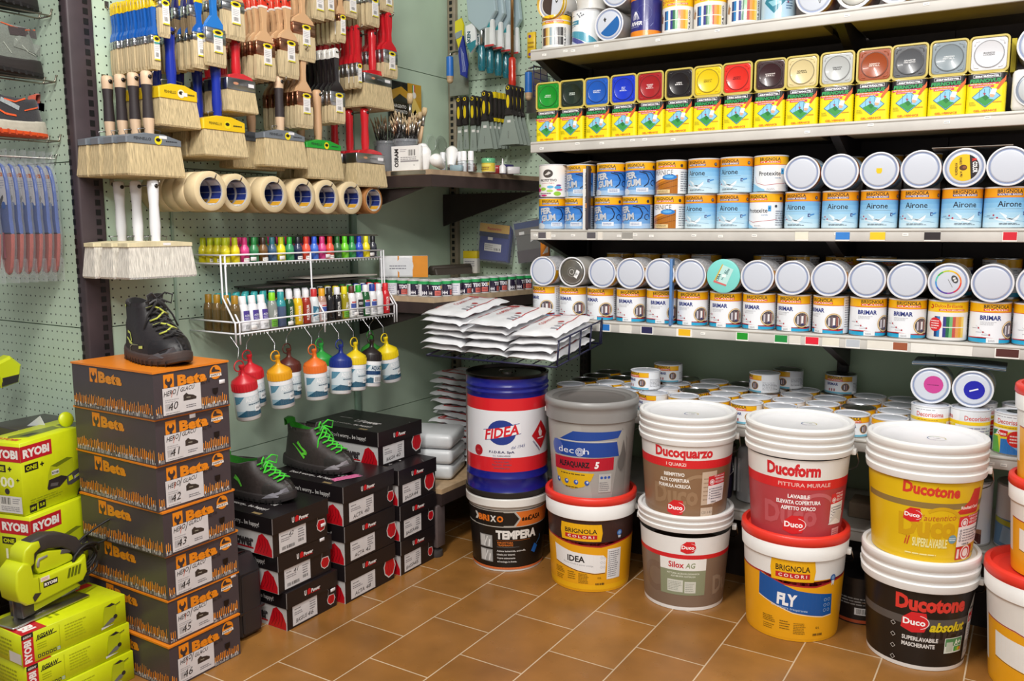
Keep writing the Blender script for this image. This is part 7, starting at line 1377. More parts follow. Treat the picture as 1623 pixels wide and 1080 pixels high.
low = [('t', ('#5a4a2a', '#6b5530'), '#a37a1c', None, 'brown bottle with ochre cap'), ('w', '#e6e6ea', '#e9e9ec', 'purple', 'white bottle with purple label'), ('w', '#e6e6ea', '#e9e9ec', 'purple', 'white bottle with purple label'), ('w', '#e6e6ea', '#e9e9ec', 'purple', 'white bottle with purple label'), ('t', '#8a908a', '#86d01a', 'H', 'grey bottle with lime cap'), ('t', ('#4a5a78', '#2f8f96'), '#2f9a9c', None, 'teal-capped blue-grey bottle'), ('t', '#1f4a2a', '#e6e6ea', 'stripe', 'dark green bottle with white cap'), ('t', '#e0b81a', '#e6e6ea', 'stripe', 'yellow bottle with white cap'), ('t', '#9a2f22', '#e6e6ea', 'stripe', 'rust red bottle with white cap'),
       ('t', '#d9dfe2', '#c42a2f', 'photo', 'bottle with a sea-picture label'), ('t', ('#c9a9a4', '#b08a7a'), '#e0a01a', 'white', 'pinkish bottle with a white label'), ('t', '#1d1b1d', '#22201f', None, 'black bottle with black cap'), ('t', '#1d1b1d', '#e6e6ea', 'stripe', 'black bottle with white cap'), ('t', '#9a8f1c', '#e0d21a', 'H', 'olive bottle with yellow cap'), ('t', '#e6e6e8', '#5a2f22', 'white', 'white bottle with brown cap'), ('t', '#d9d9d9', '#22a83a', 'black', 'black-labelled bottle with green cap'), ('t', '#1f5a2f', '#e9e9ec', 'white', 'green bottle with white cap'), ('t', '#e6e6e8', '#1f3f9c', 'white', 'white bottle with blue cap'), ('t', '#e2e2e4', '#e6e6ea', None, 'plain white bottle'), ('t', '#c8202a', '#d8262f', 'stripe', 'red bottle')]
for r_ in range(4):
    for i, (k, c, cp, lb, nm_) in enumerate(low):
        y = YA + .004 + i * .0368
        if r_ and 0 < i < 6: c, cp, k, lb = ('#3f6a70', '#3f7f86'), '#2f9a9c', 't', None
        elif r_ and 5 < i < 11: cp = '#e4e4ea'
        if r_ == 3 and i > 9: continue
        mb((k, c, cp, lb), (.188 - r_ * .040, y, .870), (0, -.10 if lb == 'purple' else 0, 0), '%s, %s row, %s from the left, lower wire tier' % (nm_ if not r_ else 'colour bottle', ORD[r_ + 1], ORD[i + 1]), 'bottle', 'colour bottles on the lower tier')
for i, (y, z, l, w) in enumerate(((-1.02, .991, .42, .11), (-.90, 1.001, .40, .12), (-.84, 1.012, .36, .11))):
    m = MB(); m.prism([(-l / 2, 0), (l / 2, -.004), (l / 2, 0), (0, .006), (-l / 2, .004)], 'x', -w / 2, w / 2, ['#3a3432', '#4a423e', '#b9b3aa'][i], 'gcard'); o = m.build('leaflet_sheaf', None, (.055 + .012 * i, y, z), (0, 0, .03 * i)); tag(o, '%s dark leaflet sheaf lying over the lower-tier bottles, from the bottom' % ORD[i + 1], 'leaflet')
m = MB(); m.prism([(-.17, 0), (.18, -.002), (.17, .002), (0, .006), (-.15, .003)], 'x', -.05, .05, '#6b6358', 'gcard'); tag(m.build('leaflet_sheaf', None, (.06, -.80, 1.158), (0, 0, .05)), 'greyish leaflet sheaf lying over the upper-tier bottles', 'leaflet')
# ---- tinting-colour bottles hung from the lower front rail
def tint(key):
    cap, dark = key; t = thing('tint_bottle', 'x y z w', 'bottle'); t.scale = (1.13,) * 3; m = MB(); m.lathe([(0, -.150), (.030, -.150), (.0325, -.147), (.0325, -.072), (.031, -.066)], '#e6e8ec', 'gloss', 32); a = Art()
    a.rect(-.06, -.138, .06, -.082, '#cdd9df'); a.rect(-.06, -.138, .06, -.122, '#8fb0c0'); a.poly([(-.06, -.138), (-.03, -.120), (.0, -.130), (.03, -.118), (.06, -.132), (.06, -.138)], '#2f5a72'); a.poly([(-.06, -.082), (-.03, -.082), (-.045, -.10), (-.06, -.105)], '#5a8fa8')
    a.text('AQUATINTA', 0, -.097, .0125, '#e9eef2' if not dark else '#1d3a5a', .056, .04); a.fine(-.022, -.108, .02, -.101, 1, '#5a7080', 3); a.rect(-.006, -.126, .020, -.110, '#e9ecee'); a.text('SALVIA', .007, -.121, .006, '#3a4a55', .02, .02)
    if dark: a.rect(-.06, -.112, .06, -.100, '#1f3f6a'); a.rect(-.02, -.136, .016, -.116, '#eceef0'); a.bars(-.016, -.134, .012, -.119, 10); a.circ(.012, -.09, .006, '#c9c83a', 10)
    m.wrap(a, lambda z: .0325, 32, 'gloss', R=.0325, M=Matrix.Rotation(PI / 2, 4, 'Z')); m.build('body', t)
    c = MB(); c.lathe([(.033, -.070), (.033, -.050), (.031, -.044), (.010, -.030), (.0065, -.026), (.0062, -.012), (.008, -.010), (.008, -.004), (0, -.002)], cap, 'plastic', 28)
    for k in range(28): aa = 2 * PI * k / 28; c.tube([(.0332 * math.cos(aa), .0332 * math.sin(aa), -.069), (.0332 * math.cos(aa), .0332 * math.sin(aa), -.051)], .0009, cap, 'plastic', 4)
    c.build('cap', t); s = MB(); L_ = [(.0, 0, -.008)] + [(.004, -.013 + .017 * math.cos(u), -.002 + .014 * math.sin(u)) for u in [(-.3 + 5.2 * k / 14) for k in range(15)]]; s.tube(L_, .0017, cap, 'plastic', 6); s.build('strap', t)
    return t
mq = Maker(tint); CAP = [('#c01f2a', 'dark red', 0), ('#c8222d', 'bright red', 0), ('#e0a01a', 'amber', 0), ('#5a2a22', 'brown', 0), ('#e0702a', 'orange', 0), ('#2f9a3f', 'green', 0), ('#1a2f80', 'navy blue', 0), ('#e0c41a', 'yellow', 0), ('#241c1c', 'black', 1), ('#2f7a2f', 'dark green', 1), ('#e6cc1a', 'lemon yellow', 0)]
ys = [-1.440, -1.337, -1.300, -1.172, -1.142, -1.024, -1.016, -.944, -.858, -.765, -.786]
for i, ((c, nm_, d_), y) in enumerate(zip(CAP, ys)):
    back = i in (1, 3, 5, 9); x = .182 if back else .266; tilt = [.14, .10, .12, 0, .05, .0, -.06, -.04, -.12, -.04, .20][i]
    mq((c, d_), (x, y, .798 - (.012 if i == 0 else 0)), (tilt, 0, .1), 'white tinting-colour bottle with %s spout cap hung under the wire rack' % nm_, 'bottle', 'tinting bottles under the wire rack')
    m = MB(); m.tube([(.222 if not back else .19, y, .866), (.226 if not back else .192, y + .006, .855), (x - .012, y + .004, .83), (x - .004, y - .006, .812), (x, y - .012, .801), (x + .004, y - .016, .806)], .0012, '#c9c9cc', 'metal', 5); o = m.build('s_hook'); tag(o, 'thin hook holding the %s-capped tinting bottle' % nm_, 'hook', 'hooks under the wire rack')
# ================================================================== goods on the corner shelves
zU, zL = 1.3935, .9315
def tixe(k):
    t = thing('small_tin', 'x y z w', 'tin'); r, h = .0245, .060; m = MB(); m.lathe([(0, 0), (r, 0), (r + .0006, .002), (r, .004), (r, .046), (r, h - .003), (r + .0006, h - .0015), (r, h), (r - .003, h - .001), (r - .004, h - .003), (0, h - .003)], '', 'tin', 28, cols=['#999999', '#b9b9b9', '#c9c9c9', '#e6e7ec', '#2fa35a', '#c9c9c9', '#d5d5d5', '#c9c9c9', '#8d8d8d', '#a9a9ac'])
    a = Art(); a.rect(-.030, .004, .034, .046, '#2a2138'); a.text('TIXE', .008, .028, .013, '#eceaf0', .036, .05); a.rect(.0, .006, .026, .024, '#cf6a62'); a.fine(.003, .010, .022, .020, 2, '#7a2a2a', 3); a.text('H', -.016, .008, .012, '#eceaf0', .012, .05); a.text('H', -.024, .008, .012, '#eceaf0', .010, .05); a.circ(.028, .036, .006, '#d8a860', 10); a.rect(-.075, .004, -.032, .046, '#e2e3ea'); a.fine(-.07, .008, -.036, .042, 5, '#8d8fa6', 4); m.wrap(a, lambda z: r, 28, R=r); m.build('body', t); return t
mx = Maker(tixe); n = 0
turns = [.1, 1.0, .9, -.1, 2.2, -.4, .5, -.6, .3, .9, -.2, 1.1, .8, 1.6, .2, .7, 1.3]
for j in range(11):
    y = -.605 + j * .0525; xr = .358 + (y + .605) * .155
    for i in range(8):
        x = xr - i * .0505
        if x < .03 or (j > 1 and i > 1): continue
        mx('t', (x, y, zL), (0, 0, .45 + (turns[(i + j * 2) % 17] if (j == 0 or i == 0) else i + j)), 'small green-topped tin, %s row from the front, %s from the right, lower corner shelf' % (ORD[j + 1], ORD[i + 1]), 'tin', 'small tins on the lower corner shelf')
def carton(nm, lab, loc, s, col, art=None, rz=0., cat='carton', fin='gcard', aL=None):
    m = MB(); m.rbox(-s[0] / 2, -s[1] / 2, 0, s[0] / 2, s[1] / 2, s[2], col, fin, r=.002, seg=1)
    if art: m.flat(art, (-s[0] / 2, -s[1] / 2, 0), (1, 0, 0), (0, 0, 1), fin)
    if aL: m.flat(aL, (s[0] / 2, -s[1] / 2, 0), (0, 1, 0), (0, 0, 1), fin)
    o = m.build(nm, None, loc, (0, 0, rz)); tag(o, lab, cat); return o
a = Art(); a.rect(.006, .006, .18, .078, '#dfe0e2'); a.rect(.072, .0, .078, .084, '#d98a2a'); a.rect(.13, .0, .19, .084, '#e0902a'); a.circ(.10, .045, .034, '#dcdde0', 16); a.fine(.04, .03, .11, .05, 2, '#8a8a92', 3)
carton('filler_box', 'white and orange carton lying behind the small tins on the lower corner shelf', (.11, -.50 + .02, zL + .0605), (.19, .05, .084), '#dcdcdc', a, .62)
m = MB(); m.tube([(0, 0, .014), (.0, .20, .018)], .020, '#4a423a', 'rubber', 14); m.prism([(-.05, -.004), (.04, -.004), (.03, .02), (.0, .03)], 'y', 0, .19, '#4a423a', 'rubber', bev=.004); tag(m.build('rolled_mat', None, (.13, -.33, zL + .066), (0, 0, -.3)), 'dark rolled mat lying on the small tins', 'mat')
def glove(lab, x, z, w, h, col, band, art, tilt):
    t = thing('glove_pack', lab, 'pack', (x, -.05, z), (0, tilt, 0)); m = MB(); m.prism([(-w / 2, -h), (w * .47, -h * .97), (w / 2, -.02), (w * .4, 0), (-w * .46, -.004), (-w * .5, -h * .5)], 'y', -.035, 0, col, 'cloth', bev=.008); m.build('contents', t)
    c = MB(); c.box(-w * .47, -.0375, -h * .34, w * .47, -.0355, -.012, band, 'gcard'); c.flat(art, (-w * .47, -.0375, -h), (1, 0, 0), (0, 0, 1), 'gcard'); c.build('header_card', t); f = MB(); f.prism([(-w * .54, -h * 1.04), (w * .53, -h * 1.02), (w * .54, .0), (-w * .53, .006)], 'y', -.042, .003, '#dfe3ea', 'film', bev=.006); f.build('clear_bag', t)
    m = MB(); m.tube([(0, .049, .012), (0, .04, .008), (0, -.03, .004)], .002, '#8d857a'); m.build('wire_loop', t); return t
a = Art(); a.rect(.0, .125, .15, .16, '#c9a04a'); a.text('Pastorino', .075, .135, .012, '#b5222c', .07, .02); a.rect(.045, .092, .07, .104, '#d9d6d2'); a.rect(.03, .045, .115, .078, '#d5d3cf'); a.fine(.034, .05, .075, .074, 3, '#8d8a88', 3); a.bars(.078, .05, .11, .06, 8)
glove('blue clothing pack with a yellow header hanging above the small tins', .285, 1.20, .155, .16, '#1f2f7a', '#232a4c', a, .10)
a = Art(); a.rect(0, .14, .13, .165, '#2f3f6a'); a.rect(.02, .115, .045, .127, '#dddcd9'); a.poly([(.07, .08), (.12, .1), (.125, .128), (.075, .105)], '#d8d8d6'); a.rect(0, 0, .13, .05, '#4a4042')
glove('grey clothing pack with a white price label hanging beside the blue pack', .445, 1.215, .14, .17, '#5c5a54', '#6b675f', a, -.14)
m = MB(); m.lathe([(0, 0), (.028, 0), (.028, .05), (.012, .058), (.012, .07)], '#d8d8d4', 'gloss', 24, cols=['#ccc', '#dcdad6', '#e0c81c', '#e0c81c']) if False else m.rbox(-.032, -.02, 0, .032, .02, .095, '#dcd9d2', 'gcard', r=.003); m.rbox(-.0325, -.0205, .062, .0325, .0205, .0955, '#e0c61c', 'gcard', r=.003); a = Art(); a.fine(-.024, .01, .024, .055, 5, '#8d8d90', 3); m.flat(a, (0, -.0206, 0), (1, 0, 0), (0, 0, 1)); tag(m.build('yellow_top_box', None, (.175, -.10, zL + .0605), (0, .0, .2)), 'small yellow-topped white box standing on the tins at the wall', 'box')
# ---- tubs of artists' brushes
def tub(lab, x, y, n, seed):
    R = random.Random(seed); t = thing('brush_tub', lab, 'tub', (x, y, zU)); m = MB(); m.lathe([(0, .002), (.043, .002), (.049, .108), (.052, .108), (.052, .116), (.0495, .118), (.0475, .112), (.041, .004), (0, .004)], '#b9bcc2', 'tub', 36); m.build('tub', t)
    m = MB(); m.lathe([(0, .006), (.040, .006), (.045, .10), (0, .10)], '#2a2524', 'bristle', 24); m.build('handles_bundle', t)
    for i in range(n):
        a_, q = R.uniform(0, 2 * PI), .044 * R.random() ** .5; ln = R.uniform(.125, .165); lx, ly = math.cos(a_) * q, math.sin(a_) * q; k = 1.45; p = [(lx * .7, ly * .7, .09), (lx * 1.05, ly * 1.05, ln), (lx * 1.25, ly * 1.25, ln + .035), (lx * k, ly * k, ln + .055)]
        b = thing('artist_brush', 'thin artist brush with pale bristles standing in the %s' % ('dark left tub' if x < .15 else 'tub behind the white card'), 'brush', (x, y, zU), (0, 0, 0), 'artist brushes in the %s tub' % ('left' if x < .15 else 'right'))
        w = MB(); w.tube([p[0], p[1]], .0022, '#1d1a1a', 'gloss', 6); w.build('handle', b); w = MB(); w.tube([p[1], p[2]], .0026, R.choice(['#c9a58a', '#d5d2cc', '#c7c4bd']), 'metal', 6); w.build('ferrule', b); w = MB(); w.tube([p[2], p[3]], .003, '#d9c29c', 'bristle', 6, rs=[.0034, .0012]); w.build('bristles', b)
tub('clear tub of artist brushes, left one on the upper corner shelf', .105, -.565, 34, 3); tub('clear tub of artist brushes behind the white lettered card', .213, -.580, 44, 5)
for i, (x, y, z, tl, l, w) in enumerate(((.205, -.55, .12, .02, .17, .013), (.262, -.56, .10, .10, .135, .011), (.248, -.55, .10, .05, .12, .011), (.225, -.545, .10, -.02, .095, .013))):
    t = thing('round_brush', '%s large round brush from the left in the tub behind the white card' % ORD[i + 1], 'brush', (x, y, zU + z), (0, tl * 2, 0)); m = MB(); m.tube([(0, 0, 0), (0, 0, l * .5)], .006, '#c9a883', 'wood', 8); m.build('handle', t); m = MB(); m.tube([(0, 0, l * .5), (0, 0, l * .78)], w * .62, '#b9b6b0', 'metal', 10); m.build('ferrule', t); m = MB(); m.tube([(0, 0, l * .78), (0, 0, l * .9), (0, 0, l)], w, '#d3b98e', 'bristle', 10, rs=[w * .7, w, w * .75]); m.build('bristles', t)
a = Art(); a.rect(0, .10, .19, .195, '#241f1c'); a.poly([(0, .12), (.05, .15), (.11, .13), (.11, .16), (.06, .18), (0, .16)], '#c9982a'); a.rect(.10, 0, .19, .20, '#c1932a'); a.poly([(.10, .05), (.15, .10), (.19, .02), (.19, .09), (.14, .15)], '#e3c56a'); a.text('ARGENTO', .05, .095, .013, '#e6e2dc', .08, .03); a.text('CROMATO', .055, .075, .013, '#e6e2dc', .08, .03); a.rect(.13, .165, .136, .195, '#2f8a4a'); a.rect(.136, .165, .142, .195, '#eee'); a.rect(.142, .165, .148, .195, '#c42a2f'); a.circ(.142, .155, .013, '#e6e2dc', 14)
m = MB(); m.prism([(0, 0), (.19, 0), (.19, .20), (0, .20)], 'x', 0, .02, '#2a231e', 'gloss', bev=.004); m.flat(a, (.0202, 0, 0), (0, 1, 0), (0, 0, 1), 'gloss'); tag(m.build('gold_pack', None, (.004, -.43, 1.57)), 'black and gold foil pack hung on the wall behind the brush tubs', 'pack')
a = Art(); a.rect(0, 0, .125, .088, '#ecebe8'); a.text('OSRAM', .030, .012, .017, '#1c1a1b', .066, .045, rot=PI / 2, al='L'); a.bars(.075, .052, .108, .074, 9); a.fine(.04, .03, .115, .05, 3, '#8d8a8c', 3); a.rect(.04, .030, .12, .036, '#9a9799'); a.circ(.10, .018, .002, '#333', 6); a.fine(.038, .065, .07, .078, 2, '#a5a2a4', 4)
carton('bulb_box', 'white lettered lamp carton at the front edge of the upper corner shelf', (.262, -.637, zU), (.125, .02, .088), '#e9e8e4', a, .05)
for i, (x, y, z, rr) in enumerate(((.28, -.56, .075, .4), (.335, -.52, .05, 1.2), (.36, -.50, .055, -.5), (.315, -.60, .0, 0))):
    m = MB(); m.lathe([(0, 0), (.012, 0), (.016, .01), (.022, .05), (.024, .07), (.014, .085), (0, .088)], '#ecebe9', 'gloss', 20); tag(m.build('lamp_bulb', None, (x, y, zU + z * .0 + (.0002 if i == 3 else .02)), (rr, rr * .6, 0) if i < 3 else (0, 0, 0)), '%s white lamp bulb behind the lettered lamp carton' % ORD[i + 1], 'bulb', 'white lamp bulbs')
for i in range(6):
    t = thing('white_bottle', '%s white-capped small bottle from the left on the upper corner shelf' % ORD[i + 1], 'bottle', (.305 + .024 * i, -.475 + .012 * (i % 2), zU), (0, 0, 0), 'white-capped bottles'); m = MB(); m.lathe([(0, 0), (.0105, 0), (.0112, .002), (.0112, .034), (.008, .042)], '#c9ced2', 'jug', 18); a = Art(); a.bars(-.008, .006, .008, .02, 7); a.fine(-.009, .022, .009, .032, 2, '#5a5a62', i); m.wrap(a, lambda z: .0112, 18, R=.0112); m.build('body', t); m = MB(); m.lathe([(.0112, .040), (.0112, .072), (.010, .075), (0, .075)], '#ebebed', 'gloss', 18); m.build('cap', t)
for i, (y, c) in enumerate(((-.155, '#c9d5cc'), (-.082, '#6b706e'))): m = MB(); m.lathe([(.036, 0), (.038, .003), (.034, .010), (.030, .011), (.028, .006), (0, .005)], c, 'tub', 32, M=Matrix.Rotation(PI / 2, 4, 'Y')); tag(m.build('clear_disc', None, (.003, y, 1.545)), 'clear round lid fixed on the green wall, %s of the pair' % ('left' if i == 0 else 'right'), 'lid')
m = MB(); m.lathe([(0, 0), (.026, 0), (.0265, .003), (.0265, .034), (.027, .036), (.027, .050), (.025, .052), (0, .052)], '', 'gloss', 28, cols=['#ccc', '#cfc08a', '#d8c048', '#5fa878', '#5fa878', '#6fb488', '#6fb488']); a = Art(); a.fine(-.02, .008, .02, .02, 2, '#7a4a2a', 3); a.rect(-.024, .022, .024, .030, '#e2d060'); m.wrap(a, lambda z: .0266, 28, R=.0266); tag(m.build('small_jar', None, (.452, -.385, zU)), 'small jar with green lid and yellow label on the upper corner shelf', 'jar')
for i, (x, y, s, c) in enumerate(((.385, -.50, (.05, .02, .022), '#8fa6ae'), (.415, -.455, (.045, .03, .03), '#5a4a48'), (.42, -.30, (.06, .03, .032), '#a83238'), (.475, -.245, (.05, .025, .028), '#d9d6d8'), (.43, -.22, (.05, .03, .04), '#3f3a6a'))): carton('glue_pack', '%s small %s pack in the clutter behind the green-lidded jar' % (ORD[i + 1], ['grey-blue', 'dark', 'red', 'white', 'violet'][i]), (x, y, zU), s, c, None, .3 * i, 'pack', 'gloss')
m = MB(); m.lathe([(0, 0), (.013, 0), (.013, .026), (.004, .034), (.0015, .056), (0, .056)], '#e6e4e6', 'gloss', 16); tag(m.build('glue_bottle', None, (.468, -.31, zU)), 'tiny white pointed glue bottle near the right end of the upper corner shelf', 'bottle')
# ---- spatulas and trowels on the back board
def spat(kind):
    w0, w1, hl, bl, yk = {'a': (.020, .030, .106, .10, 1), 'b': (.024, .036, .106, .106, 1), 'c': (.030, .078, .106, .112, 1), 'd': (.034, .100, .106, .115, 1), 'y': (.020, .07, .105, .11, 2)}[kind]; t = thing('spatula', 'x y z w', 'spatula'); K = '#25201f'; m = MB()
    o = [(-.010, .012), (0, .016), (.010, .012), (.0125, 0), (.011, -.03), (.013, -.07), (.010, -.085), (w0 * .55, -hl), (-w0 * .55, -hl), (-.010, -.085), (-.013, -.07), (-.011, -.03), (-.0125, 0)]; m.prism(o, 'y', -.009, .009, K if yk == 1 else '#2b2523', 'rubber', bev=.003)
    if yk == 1: a = Art(); a.circ(0, -.052, .0072, '#e3c81c', 16, ry=.026); a.ring(0, .001, .004, .0075, '#e3c81c', 14); m.flat(a, (0, -.0091, 0), (1, 0, 0), (0, 0, 1), 'plastic')
    else: m.box(-.0128, -.0095, -.01, .0128, .0095, .014, '#e3c81c', 'plastic'); m.box(-.0118, -.0095, -hl, .0118, .0095, -hl + .014, '#e3c81c', 'plastic')
    m.build('handle', t); m = MB(); m.prism([(-w0 / 2, -hl + .004), (w0 / 2, -hl + .004), (w1 / 2, -hl - bl), (-w1 / 2, -hl - bl)], 'y', -.001, .001, '#8f9a92', 'tin'); s = Art(); s.rect(-.008, -hl - .028, .008, -hl - .018, '#e6e4e0'); s.text('INOX', 0, -hl - .075, .006, '#6b6d68', .03, .0, rot=PI / 2); m.flat(s, (0, -.0011, 0), (1, 0, 0), (0, 0, 1)); m.build('blade', t); return t
ms = Maker(spat)
for i, (k, x, y, z) in enumerate((('a', .130, -.115, 1.718), ('a', .152, -.10, 1.722), ('a', .158, -.055, 1.722), ('b', .207, -.125, 1.716), ('b', .211, -.10, 1.716), ('b', .214, -.075, 1.716), ('c', .282, -.150, 1.726), ('c', .284, -.118, 1.726), ('y', .287, -.088, 1.728), ('y', .290, -.06, 1.728), ('y', .293, -.035, 1.728), ('d', .398, -.150, 1.740), ('d', .400, -.125, 1.740), ('d', .402, -.098, 1.740), ('d', .404, -.07, 1.740))):
    nm_ = {'a': 'narrow', 'b': 'medium', 'c': 'wide', 'd': 'widest', 'y': 'yellow-ended wide'}[k]; ms(k, (x, y, z), (0, 0, 0), '%s yellow-and-black spatula on the back board, %s counting from the left' % (nm_, ORD[i + 1]), 'spatula', 'spatulas on the back board')
for x, z, l in ((.141, 1.722, .13), (.208, 1.717, .14), (.285, 1.728, .165), (.40, 1.741, .165)): m = MB(); m.tube([(x, -.0005, z + .012), (x, -.008, z), (x, -l, z - .001), (x, -l - .006, z + .010)], .002, '#8d857a'); o = m.build('wire_hook'); tag(o, 'wire hook holding the %s spatulas on the back board' % {.141: 'narrow', .208: 'medium', .285: 'wide', .40: 'widest'}[x], 'hook')
def trowel(lab, x, z, y=-.12):
    t = thing('trowel', lab, 'trowel', (x, y, z)); m = MB(); m.lathe([(0, 0), (.013, 0), (.0155, .02), (.015, .098), (.012, .10), (0, .10)], '', 'plastic', 20, cols=['#b99a78', '#b99a78', '#2a6fc4', '#2a6fc4', '#2a6fc4'], mats=['wood', 'wood', 'plastic', 'plastic', 'plastic']); m.ball((0, 0, .004), .014, '#c4a582', 'wood', 8); m.build('handle', t); m = MB(); m.tube([(0, 0, .10), (0, .004, .115), (.012, .03, .126), (.03, .06, .124)], .0042, '#b9b6b0', 'metal', 8); m.build('shank', t); m = MB(); m.prism([(-.05, -.05), (.05, -.05), (.05, .12), (-.05, .12)], 'y', .065, .0665, '#a9a8a2', 'metal'); m.build('blade', t); return t
trowel('blue-handled trowel hanging in the corner beside the yellow blister pack', .086, 1.80); trowel('blue-handled trowel hanging beside the green-lidded square tin', .472, 1.70)
m = MB(); m.tube([(0, 0, .06), (0, 0, .62)], .0065, '#b98a5a', 'metal', 10); m.lathe([(0, -.052), (.012, -.05), (.0165, -.035), (.015, -.02), (.0165, -.004), (.0145, .012), (.0165, .028), (.0145, .044), (.0155, .062), (.012, .068), (0, .068)], '#c8321f', 'gloss', 20); tag(m.build('red_handled_rod', None, (.383, -.10, 1.80)), 'copper rod with red ribbed handle hanging on the back board', 'tool')
def gun(k):
    t = thing('caulking_pack', 'x y z w', 'tool'); T = '#1f6a78'; m = MB(); m.prism([(-.07, .19), (.06, .22), (.075, .10), (.03, .04), (-.005, .03), (-.06, .08)], 'y', -.012, .012, '#9fb3ba', 'gloss', bev=.004); m.prism([(-.075, .06), (-.03, .07), (-.022, -.02), (-.05, -.05), (-.075, 0)], 'y', -.008, .008, '#e3e6e6', 'gcard', bev=.003); a = Art(); a.text('MAKEN', -.05, .0, .016, '#1f5a66', .07, .04, rot=PI / 2); a.poly([(-.068, -.015), (-.022, .0), (-.024, -.025), (-.05, -.05)], '#2f7f8c'); m.flat(a, (0, -.0085, 0), (1, 0, 0), (0, 0, 1), 'gcard'); m.prism([(.02, .08), (.06, .07), (.065, -.03), (.02, -.035)], 'y', -.008, .008, '#dfe3e3', 'gcard', bev=.003); a = Art(); a.rect(.028, .04, .046, .065, '#2f8a90'); a.rect(.028, -.03, .044, .038, '#b9bdb9'); a.rect(.02, -.034, .064, -.027, '#c43a3a'); m.flat(a, (0, -.0085, 0), (1, 0, 0), (0, 0, 1), 'gcard'); m.build('card', t)
    m = MB(); m.tube([(0, 0, .08), (0, 0, -.03)], .0075, '#c3c6c6', 'metal', 12); m.build('shaft', t); m = MB(); m.lathe([(0, -.128), (.012, -.126), (.0165, -.11), (.0155, -.04), (.013, -.028), (0, -.028)], T, 'gloss', 18); m.tube([(-.012, -.010, -.11), (.0, -.0165, -.10), (.012, -.010, -.115)], .0016, '#a9d3da'); m.tube([(.0, -.0165, -.035), (.004, -.0162, -.07), (.0, -.0165, -.10)], .0016, '#a9d3da'); m.build('handle', t); return t
mg = Maker(gun)
for i in range(4): mg('g', (.268 + .017 * i, -.150 + .035 * i, 1.945 - .006 * i), (0, 0, 0), 'teal-handled carded tool on the back board, %s from the front' % ORD[i + 1], 'tool', 'teal-handled tools')
m = MB(); m.prism([(-.02, .02), (.012, .03), (.024, .0), (.020, -.05), (-.004, -.09), (-.014, -.06), (-.022, -.03)], 'y', -.012, 0, '#d9cf1c', 'gloss', bev=.003); m.prism([(.020, -.04), (.044, -.16), (.036, -.215), (.006, -.20), (-.004, -.10)], 'y', -.014, -.002, '#22308c', 'gloss', bev=.003); m.prism([(-.018, -.03), (.016, -.02), (.016, -.045), (-.014, -.055)], 'y', -.0145, -.012, '#8d9aa0', 'gcard')
a = Art()
for k in range(4): a.line([(.012 + .004 * k, -.09 - .008 * k), (.020 + .005 * k, -.19)], .0012, '#b9c3e0')
m.flat(a, (0, -.0142, 0), (1, 0, 0), (0, 0, 1)); tag(m.build('blister_pack', None, (.135, -.11, 2.02)), 'yellow and blue blister pack hanging in the corner beside the blue-handled trowel', 'pack')
m = MB(); m.prism([(-.02, 0), (.01, .01), (.03, .004), (.026, -.018), (-.002, -.03), (-.022, -.02)], 'y', -.03, 0, '#e0b81c', 'gloss', bev=.004); m.rbox(-.014, -.034, .012, .016, -.004, .05, '#2a2322', 'gloss', r=.003); tag(m.build('yellow_pack', None, (.195, -.04, 2.03)), 'small yellow and black pack behind the teal-handled tools at the top', 'pack')
a = Art(); a.fine(.004, .03, .03, .06, 2, '#8a6a1a', 3); a.circ(.012, .075, .006, '#5a3a7a', 10); a.circ(.012, .012, .006, '#5a3a7a', 10)
carton('yellow_card', 'yellow card pack at the left end of the topmost shelf', (.628, -.36, 1.80), (.034, .012, .09), '#c9a81c', a, 0, 'pack')
t = thing('mesh_panel', 'small blue wire mesh panel beside the green-lidded square tin', 'panel', (.636, -.36, 1.66))
for k in range(6): m = MB(); m.tube([(0, .05 * k, 0), (0, .05 * k, .115)], .0016, '#232a6a', 'plastic', 5); m.build('wire', t)
for k in range(6): m = MB(); m.tube([(0, 0, .022 * k + .002), (0, .26, .022 * k + .002)], .0016, '#232a6a', 'plastic', 5); m.build('wire', t)
for z, h, lab in ((1.185, .10, 'orange card tool pack at the left end of the blue can shelf'), (1.06, .075, 'orange card pack under the blue can shelf')): a = Art(); a.poly([(.01, h * .3), (.035, h * .4), (.035, h * .8)], '#e6e2da'); a.text('5+4', .02, h * .82, .008, '#3a2a20', .022, .03); carton('orange_card', lab, (.618, -.24, z), (.04, .008, h), '#d9812a', a, 0, 'pack')
m = MB(); m.prism([(0, 0), (.04, .005), (.03, .06), (.0, .05)], 'y', 0, .02, '#a31a28', 'gloss', bev=.003); tag(m.build('red_pack', None, (.655, -.16, .99), (0, 0, 0)), 'dark red pack in the shade behind the first lying can', 'pack')
